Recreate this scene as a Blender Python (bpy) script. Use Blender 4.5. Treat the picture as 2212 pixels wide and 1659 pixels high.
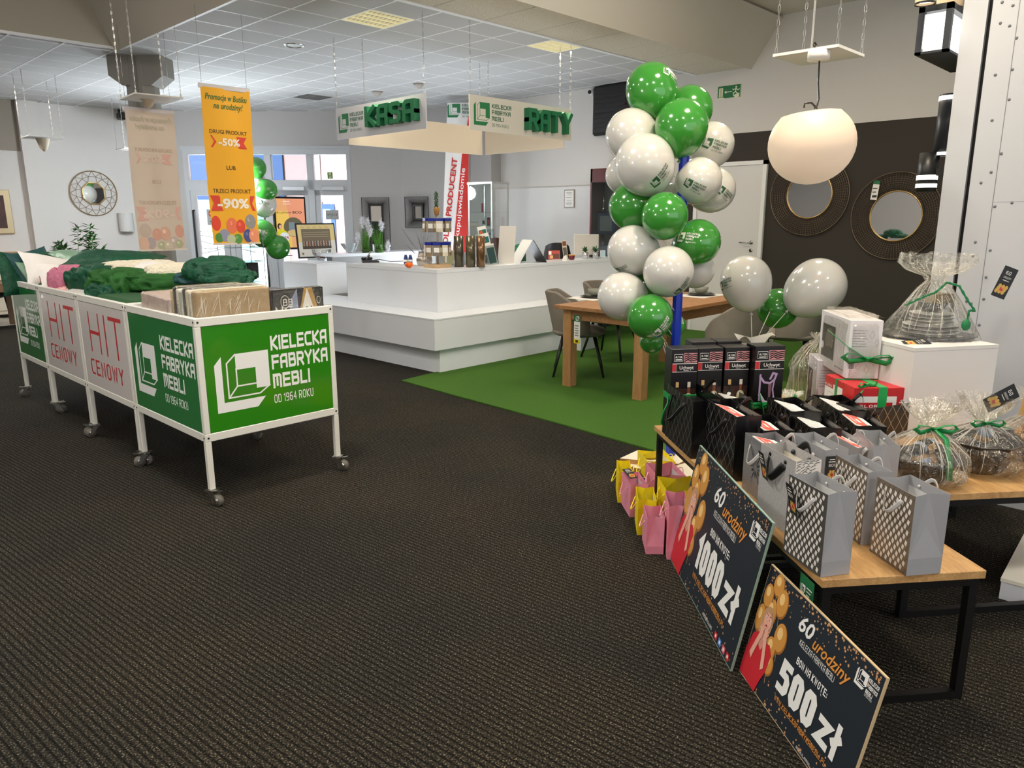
import bpy, math, random
from mathutils import Vector, Matrix, noise
random.seed(7)
for o in list(bpy.data.objects): bpy.data.objects.remove(o, do_unlink=True)
S = bpy.context.scene; COL = S.collection
# ------------------------------------------------------------------ camera (world axes: X,Y follow the walls of the room)
IW, IH, FPX = 2212.0, 1659.0, 1598.7
PITCH, ROLL, YAW, CAMH = math.radians(12.69), math.radians(-.166), math.radians(44.1), 1.55
RIGHT = Vector((math.sin(YAW), -math.cos(YAW), 0)); FWD = Vector((math.cos(YAW), math.sin(YAW), 0)); UP = Vector((0, 0, 1))
CF = FWD*math.cos(PITCH) - UP*math.sin(PITCH)
CU = FWD*math.sin(PITCH) + UP*math.cos(PITCH)
cr, sr = math.cos(ROLL), math.sin(ROLL)
XA = RIGHT*cr + CU*sr; YA = CU*cr - RIGHT*sr
cam = bpy.data.cameras.new('camera'); camo = bpy.data.objects.new('camera', cam); COL.objects.link(camo)
cam.sensor_fit = 'HORIZONTAL'; cam.sensor_width = 36; cam.lens = FPX/IW*36; cam.clip_end = 200; cam.clip_start = .05
m = Matrix.Identity(4)
for i in range(3): m[i][0], m[i][1], m[i][2] = XA[i], YA[i], -CF[i]
m[2][3] = CAMH; camo.matrix_world = m; S.camera = camo
EYE = Vector((0, 0, CAMH))
def ray(x, y): return (XA*(x-IW/2) - YA*(y-IH/2) + CF*FPX)/FPX
def pz(x, y, z=0.0):
    d = ray(x, y); return EYE + d*((z-CAMH)/d.z)
def pu(x, y, u):
    d = ray(x, y); return EYE + d*(u/d.x)
def pv(x, y, v):
    d = ray(x, y); return EYE + d*(v/d.y)
def pl(x, y, P, n):
    d = ray(x, y); return EYE + d*((Vector(P)-EYE).dot(n)/d.dot(n))
def pd(x, y, dist): return EYE + ray(x, y)*dist          # dist along the optical axis
def dep(p): return (Vector(p)-EYE).dot(CF)
def mpp(p): return dep(p)/FPX
def over(x, y, p):                                       # height of the pixel above the ground point p
    d = ray(x, y); return CAMH + d.z*math.hypot(p[0], p[1])/math.hypot(d.x, d.y)
# ------------------------------------------------------------------ colour management, world, lights
S.view_settings.view_transform = 'Standard'; S.view_settings.look = 'None'
S.view_settings.gamma = 1; S.view_settings.use_curve_mapping = False; S.view_settings.exposure = 0.3
W = bpy.data.worlds.new('world'); S.world = W; W.use_nodes = True
W.node_tree.nodes['Background'].inputs[0].default_value = (.93, .95, 1, 1); W.node_tree.nodes['Background'].inputs[1].default_value = 1.25
def area(name, loc, size, power, color, rot=(0, 0, 0), sy=None, spread=180):
    l = bpy.data.lights.new(name, 'AREA'); l.energy = power; l.color = color; l.size = size
    if sy: l.shape = 'RECTANGLE'; l.size_y = sy
    l.spread = math.radians(spread)
    o = bpy.data.objects.new(name, l); COL.objects.link(o); o.location = loc; o.rotation_euler = rot; return o
WARM = (1, .86, .66); NEUT = (1, .95, .89); COOL = (.86, .93, 1)
sun = bpy.data.lights.new('sun', 'SUN'); sun.energy = 45; sun.angle = .02; sun.color = (1, .96, .92)
suno = bpy.data.objects.new('sun', sun); COL.objects.link(suno); suno.rotation_euler = Vector((-.55, -.35, 1.0)).to_track_quat('Z', 'Y').to_euler()
# ceiling luminaires over the showroom (their fittings hang just above / outside the frame or are built further down)
for i, (x, y, z, p, c) in enumerate([(1.5, 3.4, 3.82, 60, NEUT), (-.8, 1.5, 3.82, 34, NEUT), (1.2, .2, 3.82, 30, NEUT), (3.4, 1.3, 3.82, 62, WARM), (3.2, -1.6, 3.82, 26, NEUT),
        (6.2, 2.6, 3.82, 44, WARM), (-1.6, 5.4, 3.82, 34, NEUT), (0.6, 7.4, 3.82, 40, NEUT), (4.645, 6.27, 3.33, 22, WARM), (6.7, 5.76, 3.33, 22, WARM),
        (1.6, 11.5, 3.3, 46, NEUT)]):
    area('ceiling_lamp_light', (x, y, z), .45, p, c)
# added point fills without fittings, kept out of sight, brighten ceiling and back
for i, (q, p, c) in enumerate([(pd(330, 400, 11.3), 75, COOL), (pd(500, 400, 10.6), 60, COOL), (Vector((-1.2, 3.6, 2.0)), 60, NEUT), (Vector((.4, -1.4, 2.2)), 50, NEUT), (pd(1405, 200, 5.6), 30, NEUT)]):
    l = bpy.data.lights.new('fill_light', 'POINT'); l.energy = p; l.color = c; l.shadow_soft_size = .12
    o = bpy.data.objects.new('fill_light', l); COL.objects.link(o); o.location = q
area('hidden_fill', (6.9, 7.7, .55), 1.3, 42, COOL, (math.pi, 0, 0))  # both upward fills are added, unseen behind the counter, to lighten the ceiling
area('hidden_fill', (7.2, 9.3, .5), 1.0, 30, COOL, (math.pi, 0, 0))
# ------------------------------------------------------------------ materials
def lin(c):
    def f(v):
        v /= 255.0
        return v/12.92 if v <= .04045 else ((v+.055)/1.055)**2.4
    return (f(c[0]), f(c[1]), f(c[2]), 1)
MC = {}
def mat(name, c, rough=.5, metal=0, spec=.5, emit=0, alpha=1, bump=0, bscale=60, vary=0, vscale=8, coat=0, sss=0, stretch=None, trans=0, dist=.002):
    if name in MC: return MC[name]
    M = bpy.data.materials.new(name); M.use_nodes = True; nt = M.node_tree; b = nt.nodes['Principled BSDF']; MC[name] = M
    I = b.inputs
    I['Base Color'].default_value = lin(c); I['Roughness'].default_value = rough; I['Metallic'].default_value = metal
    I['Specular IOR Level'].default_value = spec; I['Alpha'].default_value = alpha; I['Coat Weight'].default_value = coat; I['Coat Roughness'].default_value = .05
    I['Transmission Weight'].default_value = trans
    if sss: I['Subsurface Weight'].default_value = sss; I['Subsurface Scale'].default_value = .05
    if emit: I['Emission Color'].default_value = lin(c); I['Emission Strength'].default_value = emit
    M.diffuse_color = lin(c)
    if bump or vary:
        tc = nt.nodes.new('ShaderNodeTexCoord'); mp = nt.nodes.new('ShaderNodeMapping'); nt.links.new(tc.outputs['Object'], mp.inputs[0])
        if stretch: mp.inputs['Scale'].default_value = stretch
    if vary:
        n = nt.nodes.new('ShaderNodeTexNoise'); n.inputs['Scale'].default_value = vscale; n.inputs['Detail'].default_value = 4; nt.links.new(mp.outputs[0], n.inputs['Vector'])
        mx = nt.nodes.new('ShaderNodeMix'); mx.data_type = 'RGBA'; nt.links.new(n.outputs[0], mx.inputs[0])
        a = lin(c); k1, k2 = 1-vary, 1+vary
        mx.inputs[6].default_value = (a[0]*k1, a[1]*k1, a[2]*k1, 1); mx.inputs[7].default_value = (min(1, a[0]*k2), min(1, a[1]*k2), min(1, a[2]*k2), 1)
        nt.links.new(mx.outputs[2], I['Base Color'])
    if bump:
        n = nt.nodes.new('ShaderNodeTexNoise'); n.inputs['Scale'].default_value = bscale; n.inputs['Detail'].default_value = 3; nt.links.new(mp.outputs[0], n.inputs['Vector'])
        bp = nt.nodes.new('ShaderNodeBump'); bp.inputs['Strength'].default_value = bump; bp.inputs['Distance'].default_value = dist
        nt.links.new(n.outputs[0], bp.inputs['Height']); nt.links.new(bp.outputs[0], I['Normal'])
    return M
def wood(name, c1, c2, scale=3, axis=(1, 12, 12), rough=.45):
    if name in MC: return MC[name]
    M = mat(name, c1, rough); nt = M.node_tree; b = nt.nodes['Principled BSDF']
    tc = nt.nodes.new('ShaderNodeTexCoord'); mp = nt.nodes.new('ShaderNodeMapping'); mp.inputs['Scale'].default_value = axis; nt.links.new(tc.outputs['Object'], mp.inputs[0])
    n = nt.nodes.new('ShaderNodeTexNoise'); n.inputs['Scale'].default_value = scale; n.inputs['Detail'].default_value = 6; n.inputs['Distortion'].default_value = 1.2; nt.links.new(mp.outputs[0], n.inputs['Vector'])
    w = nt.nodes.new('ShaderNodeTexNoise'); w.inputs['Scale'].default_value = scale*9; w.inputs['Detail'].default_value = 3; nt.links.new(mp.outputs[0], w.inputs['Vector'])
    ad = nt.nodes.new('ShaderNodeMath'); ad.operation = 'MULTIPLY_ADD'; ad.inputs[1].default_value = .45; nt.links.new(w.outputs[0], ad.inputs[0]); 
    ml = nt.nodes.new('ShaderNodeMath'); ml.operation = 'MULTIPLY'; ml.inputs[1].default_value = .6; nt.links.new(n.outputs[0], ml.inputs[0]); nt.links.new(ml.outputs[0], ad.inputs[2])
    cr_ = nt.nodes.new('ShaderNodeValToRGB'); cr_.color_ramp.elements[0].position = .36; cr_.color_ramp.elements[1].position = .66
    cr_.color_ramp.elements[0].color = lin(c2); cr_.color_ramp.elements[1].color = lin(c1); nt.links.new(ad.outputs[0], cr_.inputs[0]); nt.links.new(cr_.outputs[0], b.inputs['Base Color'])
    return M
def film(name, tint=(245, 245, 240), amount=.22, bscale=18, strength=1.0):   # crinkled clear foil: mostly see-through, sharp glints
    if name in MC: return MC[name]
    M = bpy.data.materials.new(name); M.use_nodes = True; nt = M.node_tree; nt.nodes.clear(); MC[name] = M
    out = nt.nodes.new('ShaderNodeOutputMaterial'); tr = nt.nodes.new('ShaderNodeBsdfTransparent'); gl = nt.nodes.new('ShaderNodeBsdfAnisotropic' if False else 'ShaderNodeBsdfGlossy')
    gl.inputs['Roughness'].default_value = .12; gl.inputs['Color'].default_value = lin(tint); tr.inputs[0].default_value = (.97, .97, .96, 1)
    tc = nt.nodes.new('ShaderNodeTexCoord'); n = nt.nodes.new('ShaderNodeTexVoronoi'); n.inputs['Scale'].default_value = bscale; nt.links.new(tc.outputs['Object'], n.inputs['Vector'])
    n2 = nt.nodes.new('ShaderNodeTexNoise'); n2.inputs['Scale'].default_value = bscale*2.5; n2.inputs['Detail'].default_value = 3; n2.inputs['Distortion'].default_value = 1.5; nt.links.new(tc.outputs['Object'], n2.inputs['Vector'])
    ad = nt.nodes.new('ShaderNodeMath'); ad.operation = 'ADD'; nt.links.new(n.outputs['Distance'], ad.inputs[0]); nt.links.new(n2.outputs[0], ad.inputs[1])
    bp = nt.nodes.new('ShaderNodeBump'); bp.inputs['Strength'].default_value = strength; bp.inputs['Distance'].default_value = .012; nt.links.new(ad.outputs[0], bp.inputs['Height'])
    nt.links.new(bp.outputs[0], gl.inputs['Normal'])
    lw = nt.nodes.new('ShaderNodeLayerWeight'); lw.inputs[0].default_value = .35; nt.links.new(bp.outputs[0], lw.inputs['Normal'])
    mr = nt.nodes.new('ShaderNodeMath'); mr.operation = 'MULTIPLY_ADD'; mr.inputs[1].default_value = .45; mr.inputs[2].default_value = amount; nt.links.new(lw.outputs['Fresnel'], mr.inputs[0]); mr.use_clamp = True
    mx = nt.nodes.new('ShaderNodeMixShader'); nt.links.new(mr.outputs[0], mx.inputs[0]); nt.links.new(tr.outputs[0], mx.inputs[1]); nt.links.new(gl.outputs[0], mx.inputs[2]); nt.links.new(mx.outputs[0], out.inputs[0])
    return M
def glass(name, tint=(235, 245, 245), k=.06):
    if name in MC: return MC[name]
    M = bpy.data.materials.new(name); M.use_nodes = True; nt = M.node_tree; nt.nodes.clear(); MC[name] = M
    out = nt.nodes.new('ShaderNodeOutputMaterial'); tr = nt.nodes.new('ShaderNodeBsdfTransparent'); gl = nt.nodes.new('ShaderNodeBsdfGlossy'); gl.inputs['Roughness'].default_value = .03
    tr.inputs[0].default_value = lin(tint); lw = nt.nodes.new('ShaderNodeLayerWeight'); lw.inputs[0].default_value = .3
    mr = nt.nodes.new('ShaderNodeMath'); mr.operation = 'MULTIPLY_ADD'; mr.inputs[1].default_value = .8; mr.inputs[2].default_value = k; mr.use_clamp = True; nt.links.new(lw.outputs['Fresnel'], mr.inputs[0])
    mx = nt.nodes.new('ShaderNodeMixShader'); nt.links.new(mr.outputs[0], mx.inputs[0]); nt.links.new(tr.outputs[0], mx.inputs[1]); nt.links.new(gl.outputs[0], mx.inputs[2]); nt.links.new(mx.outputs[0], out.inputs[0])
    return M
# ------------------------------------------------------------------ mesh builder
I4 = Matrix.Identity(4)
def T(x, y=0, z=0): return Matrix.Translation(Vector((x, y, z)) if not isinstance(x, Vector) else x)
def RZ(a): return Matrix.Rotation(a, 4, 'Z')
def RX(a): return Matrix.Rotation(a, 4, 'X')
def RY(a): return Matrix.Rotation(a, 4, 'Y')
def SC(x, y, z): return Matrix.Diagonal((x, y, z, 1))
def basis(o, x, y, z):
    M = Matrix.Identity(4)
    for i in range(3): M[i][0], M[i][1], M[i][2], M[i][3] = x[i], y[i], z[i], o[i]
    return M
class MB:
    def __init__(s, M=None): s.v = []; s.f = []; s.mi = []; s.mats = []; s.M = M or I4; s.sm = []
    def k(s, m):
        if m not in s.mats: s.mats.append(m)
        return s.mats.index(m)
    def add(s, vs, fs, m, M=None, smooth=False):
        n = len(s.v); X = s.M @ M if M is not None else s.M
        s.v += [X @ Vector(p) for p in vs]; k = s.k(m)
        for f in fs: s.f.append(tuple(n+i for i in f)); s.mi.append(k); s.sm.append(smooth)
        return s
    def box(s, x0, x1, y0, y1, z0, z1, m, M=None, bev=0):
        if bev:
            b = min(bev, (x1-x0)*.45, (y1-y0)*.45, (z1-z0)*.45)
            vs = []
            for z, ins in ((z0, b), (z0+b, 0), (z1-b, 0), (z1, b)):
                for (x, y) in ((x0+b, y0), (x1-b, y0), (x1, y0+b), (x1, y1-b), (x1-b, y1), (x0+b, y1), (x0, y1-b), (x0, y0+b)):
                    cx, cy = (x0+x1)/2, (y0+y1)/2
                    vs.append((max(x0+ins, min(x1-ins, x)), max(y0+ins, min(y1-ins, y)), z))
            fs = [tuple(range(7, -1, -1)), tuple(range(24, 32))]
            for r in range(3):
                for i in range(8): j = (i+1) % 8; fs.append((r*8+i, r*8+j, r*8+8+j, r*8+8+i))
            return s.add(vs, fs, m, M)
        vs = [(x0, y0, z0), (x1, y0, z0), (x1, y1, z0), (x0, y1, z0), (x0, y0, z1), (x1, y0, z1), (x1, y1, z1), (x0, y1, z1)]
        return s.add(vs, [(3, 2, 1, 0), (4, 5, 6, 7), (0, 1, 5, 4), (1, 2, 6, 5), (2, 3, 7, 6), (3, 0, 4, 7)], m, M)
    def quad(s, a, b, c, d, m, M=None): return s.add([a, b, c, d], [(0, 1, 2, 3)], m, M)
    def prism(s, pts, z0, z1, m, M=None, smooth=False):
        n = len(pts); vs = [(p[0], p[1], z0) for p in pts]+[(p[0], p[1], z1) for p in pts]
        fs = [tuple(range(n-1, -1, -1)), tuple(range(n, 2*n))]+[(i, (i+1) % n, n+(i+1) % n, n+i) for i in range(n)]
        return s.add(vs, fs, m, M, smooth)
    def lathe(s, prof, m, M=None, n=24, smooth=True, cap=True):
        vs = []; fs = []
        for (r, z) in prof:
            for i in range(n): a = 2*math.pi*i/n; vs.append((r*math.cos(a), r*math.sin(a), z))
        for k in range(len(prof)-1):
            for i in range(n): j = (i+1) % n; fs.append((k*n+i, k*n+j, k*n+n+j, k*n+n+i))
        if cap:
            if prof[0][0] > 1e-5: fs.append(tuple(range(n-1, -1, -1)))
            if prof[-1][0] > 1e-5: q = (len(prof)-1)*n; fs.append(tuple(range(q, q+n)))
        return s.add(vs, fs, m, M, smooth)
    def cyl(s, r, z0, z1, m, M=None, n=16, r2=None): return s.lathe([(r, z0), (r if r2 is None else r2, z1)], m, M, n)
    def tube(s, pts, r, m, M=None, n=8, closed=False, smooth=True, flat=None):
        P = [Vector(p) for p in pts]; L = len(P); vs = []; fs = []
        up = None
        for i in range(L):
            a = P[i-1] if (i > 0 or closed) else P[i]; b = P[(i+1) % L] if (i < L-1 or closed) else P[i]
            t = (b-a); t = t.normalized() if t.length > 1e-9 else Vector((0, 0, 1))
            if up is None: up = Vector((0, 0, 1)) if abs(t.z) < .9 else Vector((1, 0, 0))
            x = up.cross(t)
            if x.length < 1e-4: x = Vector((1, 0, 0)).cross(t)
            x.normalize(); y = t.cross(x); up = y
            rr = r[i] if isinstance(r, (list, tuple)) else r
            for k in range(n):
                an = 2*math.pi*k/n+math.pi/n; ca, sa = math.cos(an), math.sin(an)
                if flat: vs.append(P[i]+x*ca*rr*flat[0]+y*sa*rr*flat[1])
                else: vs.append(P[i]+x*ca*rr+y*sa*rr)
        R_ = L if closed else L-1
        for i in range(R_):
            for k in range(n):
                j = (k+1) % n; q = ((i+1) % L)*n; fs.append((i*n+k, i*n+j, q+j, q+k))
        if not closed: fs.append(tuple(range(n-1, -1, -1))); fs.append(tuple(range((L-1)*n, L*n)))
        return s.add(vs, fs, m, M, smooth)
    def sphere(s, r, m, M=None, n=16, k=10):
        return s.lathe([(r*math.sin(math.pi*i/k) if 0 < i < k else 1e-6, -r*math.cos(math.pi*i/k)) for i in range(k+1)], m, M, n)
    def grid(s, fn, nu, nv, m, M=None, smooth=True, closeu=False):
        vs = [fn(i/nu, j/nv) for j in range(nv+1) for i in range(nu+(0 if closeu else 1))]; w = nu if closeu else nu+1
        fs = [(j*w+i, j*w+(i+1) % w, (j+1)*w+(i+1) % w, (j+1)*w+i) for j in range(nv) for i in range(nu)]
        return s.add(vs, fs, m, M, smooth)
    def mesh(s, name):
        me = bpy.data.meshes.new(name); me.from_pydata([tuple(p) for p in s.v], [], s.f)
        for m in s.mats: me.materials.append(m)
        me.polygons.foreach_set('material_index', s.mi); me.polygons.foreach_set('use_smooth', s.sm); me.update(); return me
    def build(s, name, parent=None, label=None, cat=None, group=None, kind=None):
        o = bpy.data.objects.new(name, s.mesh(name)); COL.objects.link(o)
        if parent is not None: o.parent = parent
        return tag(o, label, cat, group, kind)
def tag(o, label=None, cat=None, group=None, kind=None):
    if label: o['label'] = label
    if cat: o['category'] = cat
    if group: o['group'] = group
    if kind: o['kind'] = kind
    return o
def thing(name, label, cat, loc=(0, 0, 0), rz=0, group=None, rot=None):
    o = bpy.data.objects.new(name, None); COL.objects.link(o); o.location = loc; o.rotation_euler = rot if rot else (0, 0, rz); o.empty_display_size = .05
    return tag(o, label, cat, group)
def struct(mb, name, parent=None): return mb.build(name, parent, kind=None if parent else 'structure')
def copy_part(o, parent, loc=None, rot=None):
    c = o.copy(); COL.objects.link(c); c.parent = parent
    if loc is not None: c.location = loc
    if rot is not None: c.rotation_euler = rot
    return c
def copy_tree(root, loc, rz=None, label=None, group=None):
    r = root.copy(); COL.objects.link(r); r.location = loc
    if rz is not None: r.rotation_euler = (0, 0, rz)
    if label: r['label'] = label
    if group: r['group'] = group
    for ch in [o for o in COL.objects if o.parent == root]:
        c = ch.copy(); COL.objects.link(c); c.parent = r
        for g in [o for o in COL.objects if o.parent == ch]: d = g.copy(); COL.objects.link(d); d.parent = c
    return r
# ------------------------------------------------------------------ lettering
G = {
'A': [[(0, 0), (0, 5), (1, 6), (4, 6), (4, 0)], [(0, 2.6), (4, 2.6)]], 'B': [[(0, 0), (0, 6), (3.4, 6), (3.8, 5.6), (3.8, 3.6), (3.4, 3.2), (0, 3.2)], [(3.4, 3.2), (4, 2.7), (4, .5), (3.5, 0), (0, 0)]],
'C': [[(4, 6), (.9, 6), (0, 5.1), (0, .9), (.9, 0), (4, 0)]], 'D': [[(0, 0), (0, 6), (3.1, 6), (4, 5.1), (4, .9), (3.1, 0), (0, 0), (0, .1)]],
'E': [[(4, 6), (0, 6), (0, 0), (4, 0)], [(0, 3.1), (3.6, 3.1)]], 'F': [[(4, 6), (0, 6), (0, 0)], [(0, 3), (3.6, 3)]],
'G': [[(4, 6), (.9, 6), (0, 5.1), (0, .9), (.9, 0), (4, 0), (4, 3), (2.4, 3)]], 'H': [[(0, 0), (0, 6)], [(4, 0), (4, 6)], [(0, 3), (4, 3)]], 'I': [[(0, 0), (0, 6)]],
'J': [[(3, 6), (3, .9), (2.2, 0), (0, 0)]], 'K': [[(0, 0), (0, 6)], [(4, 6.1), (.5, 3), (4, -.1)]], 'L': [[(0, 6), (0, 0), (3.6, 0)]],
'M': [[(0, 0), (0, 6), (3.9, 6), (4.6, 5.3), (4.6, 0)], [(2.3, 6), (2.3, 1)]], 'N': [[(0, 0), (0, 6), (4, 0), (4, 6)]], 'O': [[(.9, 0), (0, .9), (0, 5.1), (.9, 6), (3.1, 6), (4, 5.1), (4, .9), (3.1, 0), (.9, 0), (.7, .2)]],
'P': [[(0, 0), (0, 6), (3.2, 6), (4, 5.2), (4, 3.4), (3.3, 2.7), (0, 2.7)]], 'R': [[(0, 0), (0, 6), (3.2, 6), (4, 5.2), (4, 3.5), (3.3, 2.8), (0, 2.8)], [(2.1, 2.8), (4, -.1)]],
'S': [[(4, 5.6), (3.4, 6), (.8, 6), (0, 5.3), (0, 3.9), (.8, 3.1), (3.2, 3), (4, 2.2), (4, .8), (3.2, 0), (0, 0)]], 'T': [[(0, 6), (4.2, 6)], [(2.1, 6), (2.1, 0)]],
'U': [[(0, 6), (0, .9), (.9, 0), (3.1, 0), (4, .9), (4, 6)]], 'W': [[(0, 6), (1.3, 0), (2.7, 5.6), (4.1, 0), (5.4, 6)]], 'Y': [[(0, 6.1), (2.1, 2.8), (4.2, 6.1)], [(2.1, 2.9), (2.1, 0)]],
'Z': [[(0, 6), (4, 6), (0, 0), (4, 0)]], 'V': [[(0, 6), (2, 0), (4, 6)]],
'1': [[(-.2, 4.9), (1.3, 6), (1.3, 0)]], '0': [[(.9, 0), (0, .9), (0, 5.1), (.9, 6), (2.6, 6), (3.5, 5.1), (3.5, .9), (2.6, 0), (.9, 0), (.7, .2)]],
'9': [[(0, 0), (2.8, 0), (3.6, .8), (3.6, 5.2), (2.8, 6), (.8, 6), (0, 5.2), (0, 3.6), (.8, 2.8), (3.6, 2.8)]], '6': [[(3.4, 6), (.9, 6), (0, 5.1), (0, .8), (.8, 0), (2.8, 0), (3.6, .8), (3.6, 2.6), (2.8, 3.3), (0, 3.3)]],
'4': [[(2.9, 0), (2.9, 6), (0, 1.9), (3.9, 1.9)]], '5': [[(3.5, 6), (.3, 6), (.1, 3.5), (2.6, 3.5), (3.5, 2.7), (3.5, .8), (2.6, 0), (0, 0)]], '3': [[(0, 6), (2.7, 6), (3.4, 5.3), (3.4, 3.8), (2.6, 3.1), (.8, 3.1)], [(2.6, 3.1), (3.5, 2.4), (3.5, .8), (2.7, 0), (0, 0)]],
'2': [[(0, 5.4), (.6, 6), (2.8, 6), (3.5, 5.3), (3.5, 3.8), (0, 0), (3.6, 0)]], '7': [[(0, 6), (3.5, 6), (1, 0)]], '8': [[(.8, 3.1), (0, 3.9), (0, 5.3), (.8, 6), (2.7, 6), (3.5, 5.3), (3.5, 3.9), (2.7, 3.1), (.8, 3.1), (0, 2.3), (0, .7), (.8, 0), (2.7, 0), (3.5, .7), (3.5, 2.3), (2.7, 3.1)]],
'z': [[(0, 4.1), (3.1, 4.1), (0, 0), (3.2, 0)]], 'l': [[(.6, 6), (.6, 0)], [(-.5, 2.5), (1.7, 3.9)]], '.': [[(0, 0), (0, .1)]], '-': [[(0, 2.8), (2.4, 2.8)]], '%': [[(.2, 4), (.2, 5.8), (1.5, 5.8), (1.5, 4), (.2, 4)], [(4.2, 6), (.8, 0)], [(3.4, 0), (3.4, 1.9), (4.8, 1.9), (4.8, 0), (3.4, 0)]], ':': [[(0, .2), (0, .6)], [(0, 3), (0, 3.4)]], '#': [[(1, 0), (1.6, 6)], [(3, 0), (3.6, 6)], [(0, 2), (4, 2)], [(.3, 4), (4.3, 4)]]}
def thick(pl_, t, sx=1.0):                                   # mitred strip polygons along a polyline
    P = [Vector((p[0]*sx, p[1])) for p in pl_]; n = len(P); L = []; Rr = []; h = t/2
    for i in range(n):
        d0 = (P[i]-P[i-1]).normalized() if i > 0 else None; d1 = (P[i+1]-P[i]).normalized() if i < n-1 else None
        p = P[i].copy()
        if d0 is None: d0 = d1; p -= d1*h
        elif d1 is None: d1 = d0; p += d0*h
        n0 = Vector((-d0.y, d0.x)); n1 = Vector((-d1.y, d1.x)); mm = n0+n1
        if mm.length < .3: mm = n0
        mm.normalize(); k = h/max(.42, mm.dot(n0)); L.append(p+mm*k); Rr.append(p-mm*k)
    return [[Rr[i], Rr[i+1], L[i+1], L[i]] for i in range(n-1)]
def stroke_text(s, h, t=1.2, sx=1.0, gap=1.5):               # polygons, height h, baseline 0; t and gap in grid units (cap height 6)
    out = []; x = 0; k = h/(6.0+t)
    for ch in s:
        if ch == ' ': x += 2.6*sx; continue
        gl = G[ch]; w = max(p[0] for q in gl for p in q)*sx
        for q in gl:
            for poly in thick(q, t, sx): out.append([((p.x+x+t/2)*k, (p.y+t/2)*k) for p in poly])
        x += w+gap+t
    return out, (x-gap)*k
TC = {}
def font_text(s, h, bold=0.0, shear=0.0, sx=1.0):
    key = (s, bold, shear)
    if key not in TC:
        c = bpy.data.curves.new('tmp', 'FONT'); c.body = s; c.size = 1; c.offset = bold; c.shear = shear; c.resolution_u = 2; c.fill_mode = 'FRONT'
        o = bpy.data.objects.new('tmp', c); COL.objects.link(o); dg = bpy.context.evaluated_depsgraph_get(); me = bpy.data.meshes.new_from_object(o.evaluated_get(dg))
        vs = [tuple(v.co[:2]) for v in me.vertices]; fs = [tuple(p.vertices) for p in me.polygons]
        bpy.data.objects.remove(o); bpy.data.curves.remove(c); bpy.data.meshes.remove(me); TC[key] = (vs, fs)
    vs, fs = TC[key]; k = h/.73
    if not vs: return [], [], 0
    x0 = min(v[0] for v in vs)
    vv = [((v[0]-x0)*k*sx, v[1]*k) for v in vs]
    return vv, fs, max(v[0] for v in vv)
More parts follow.
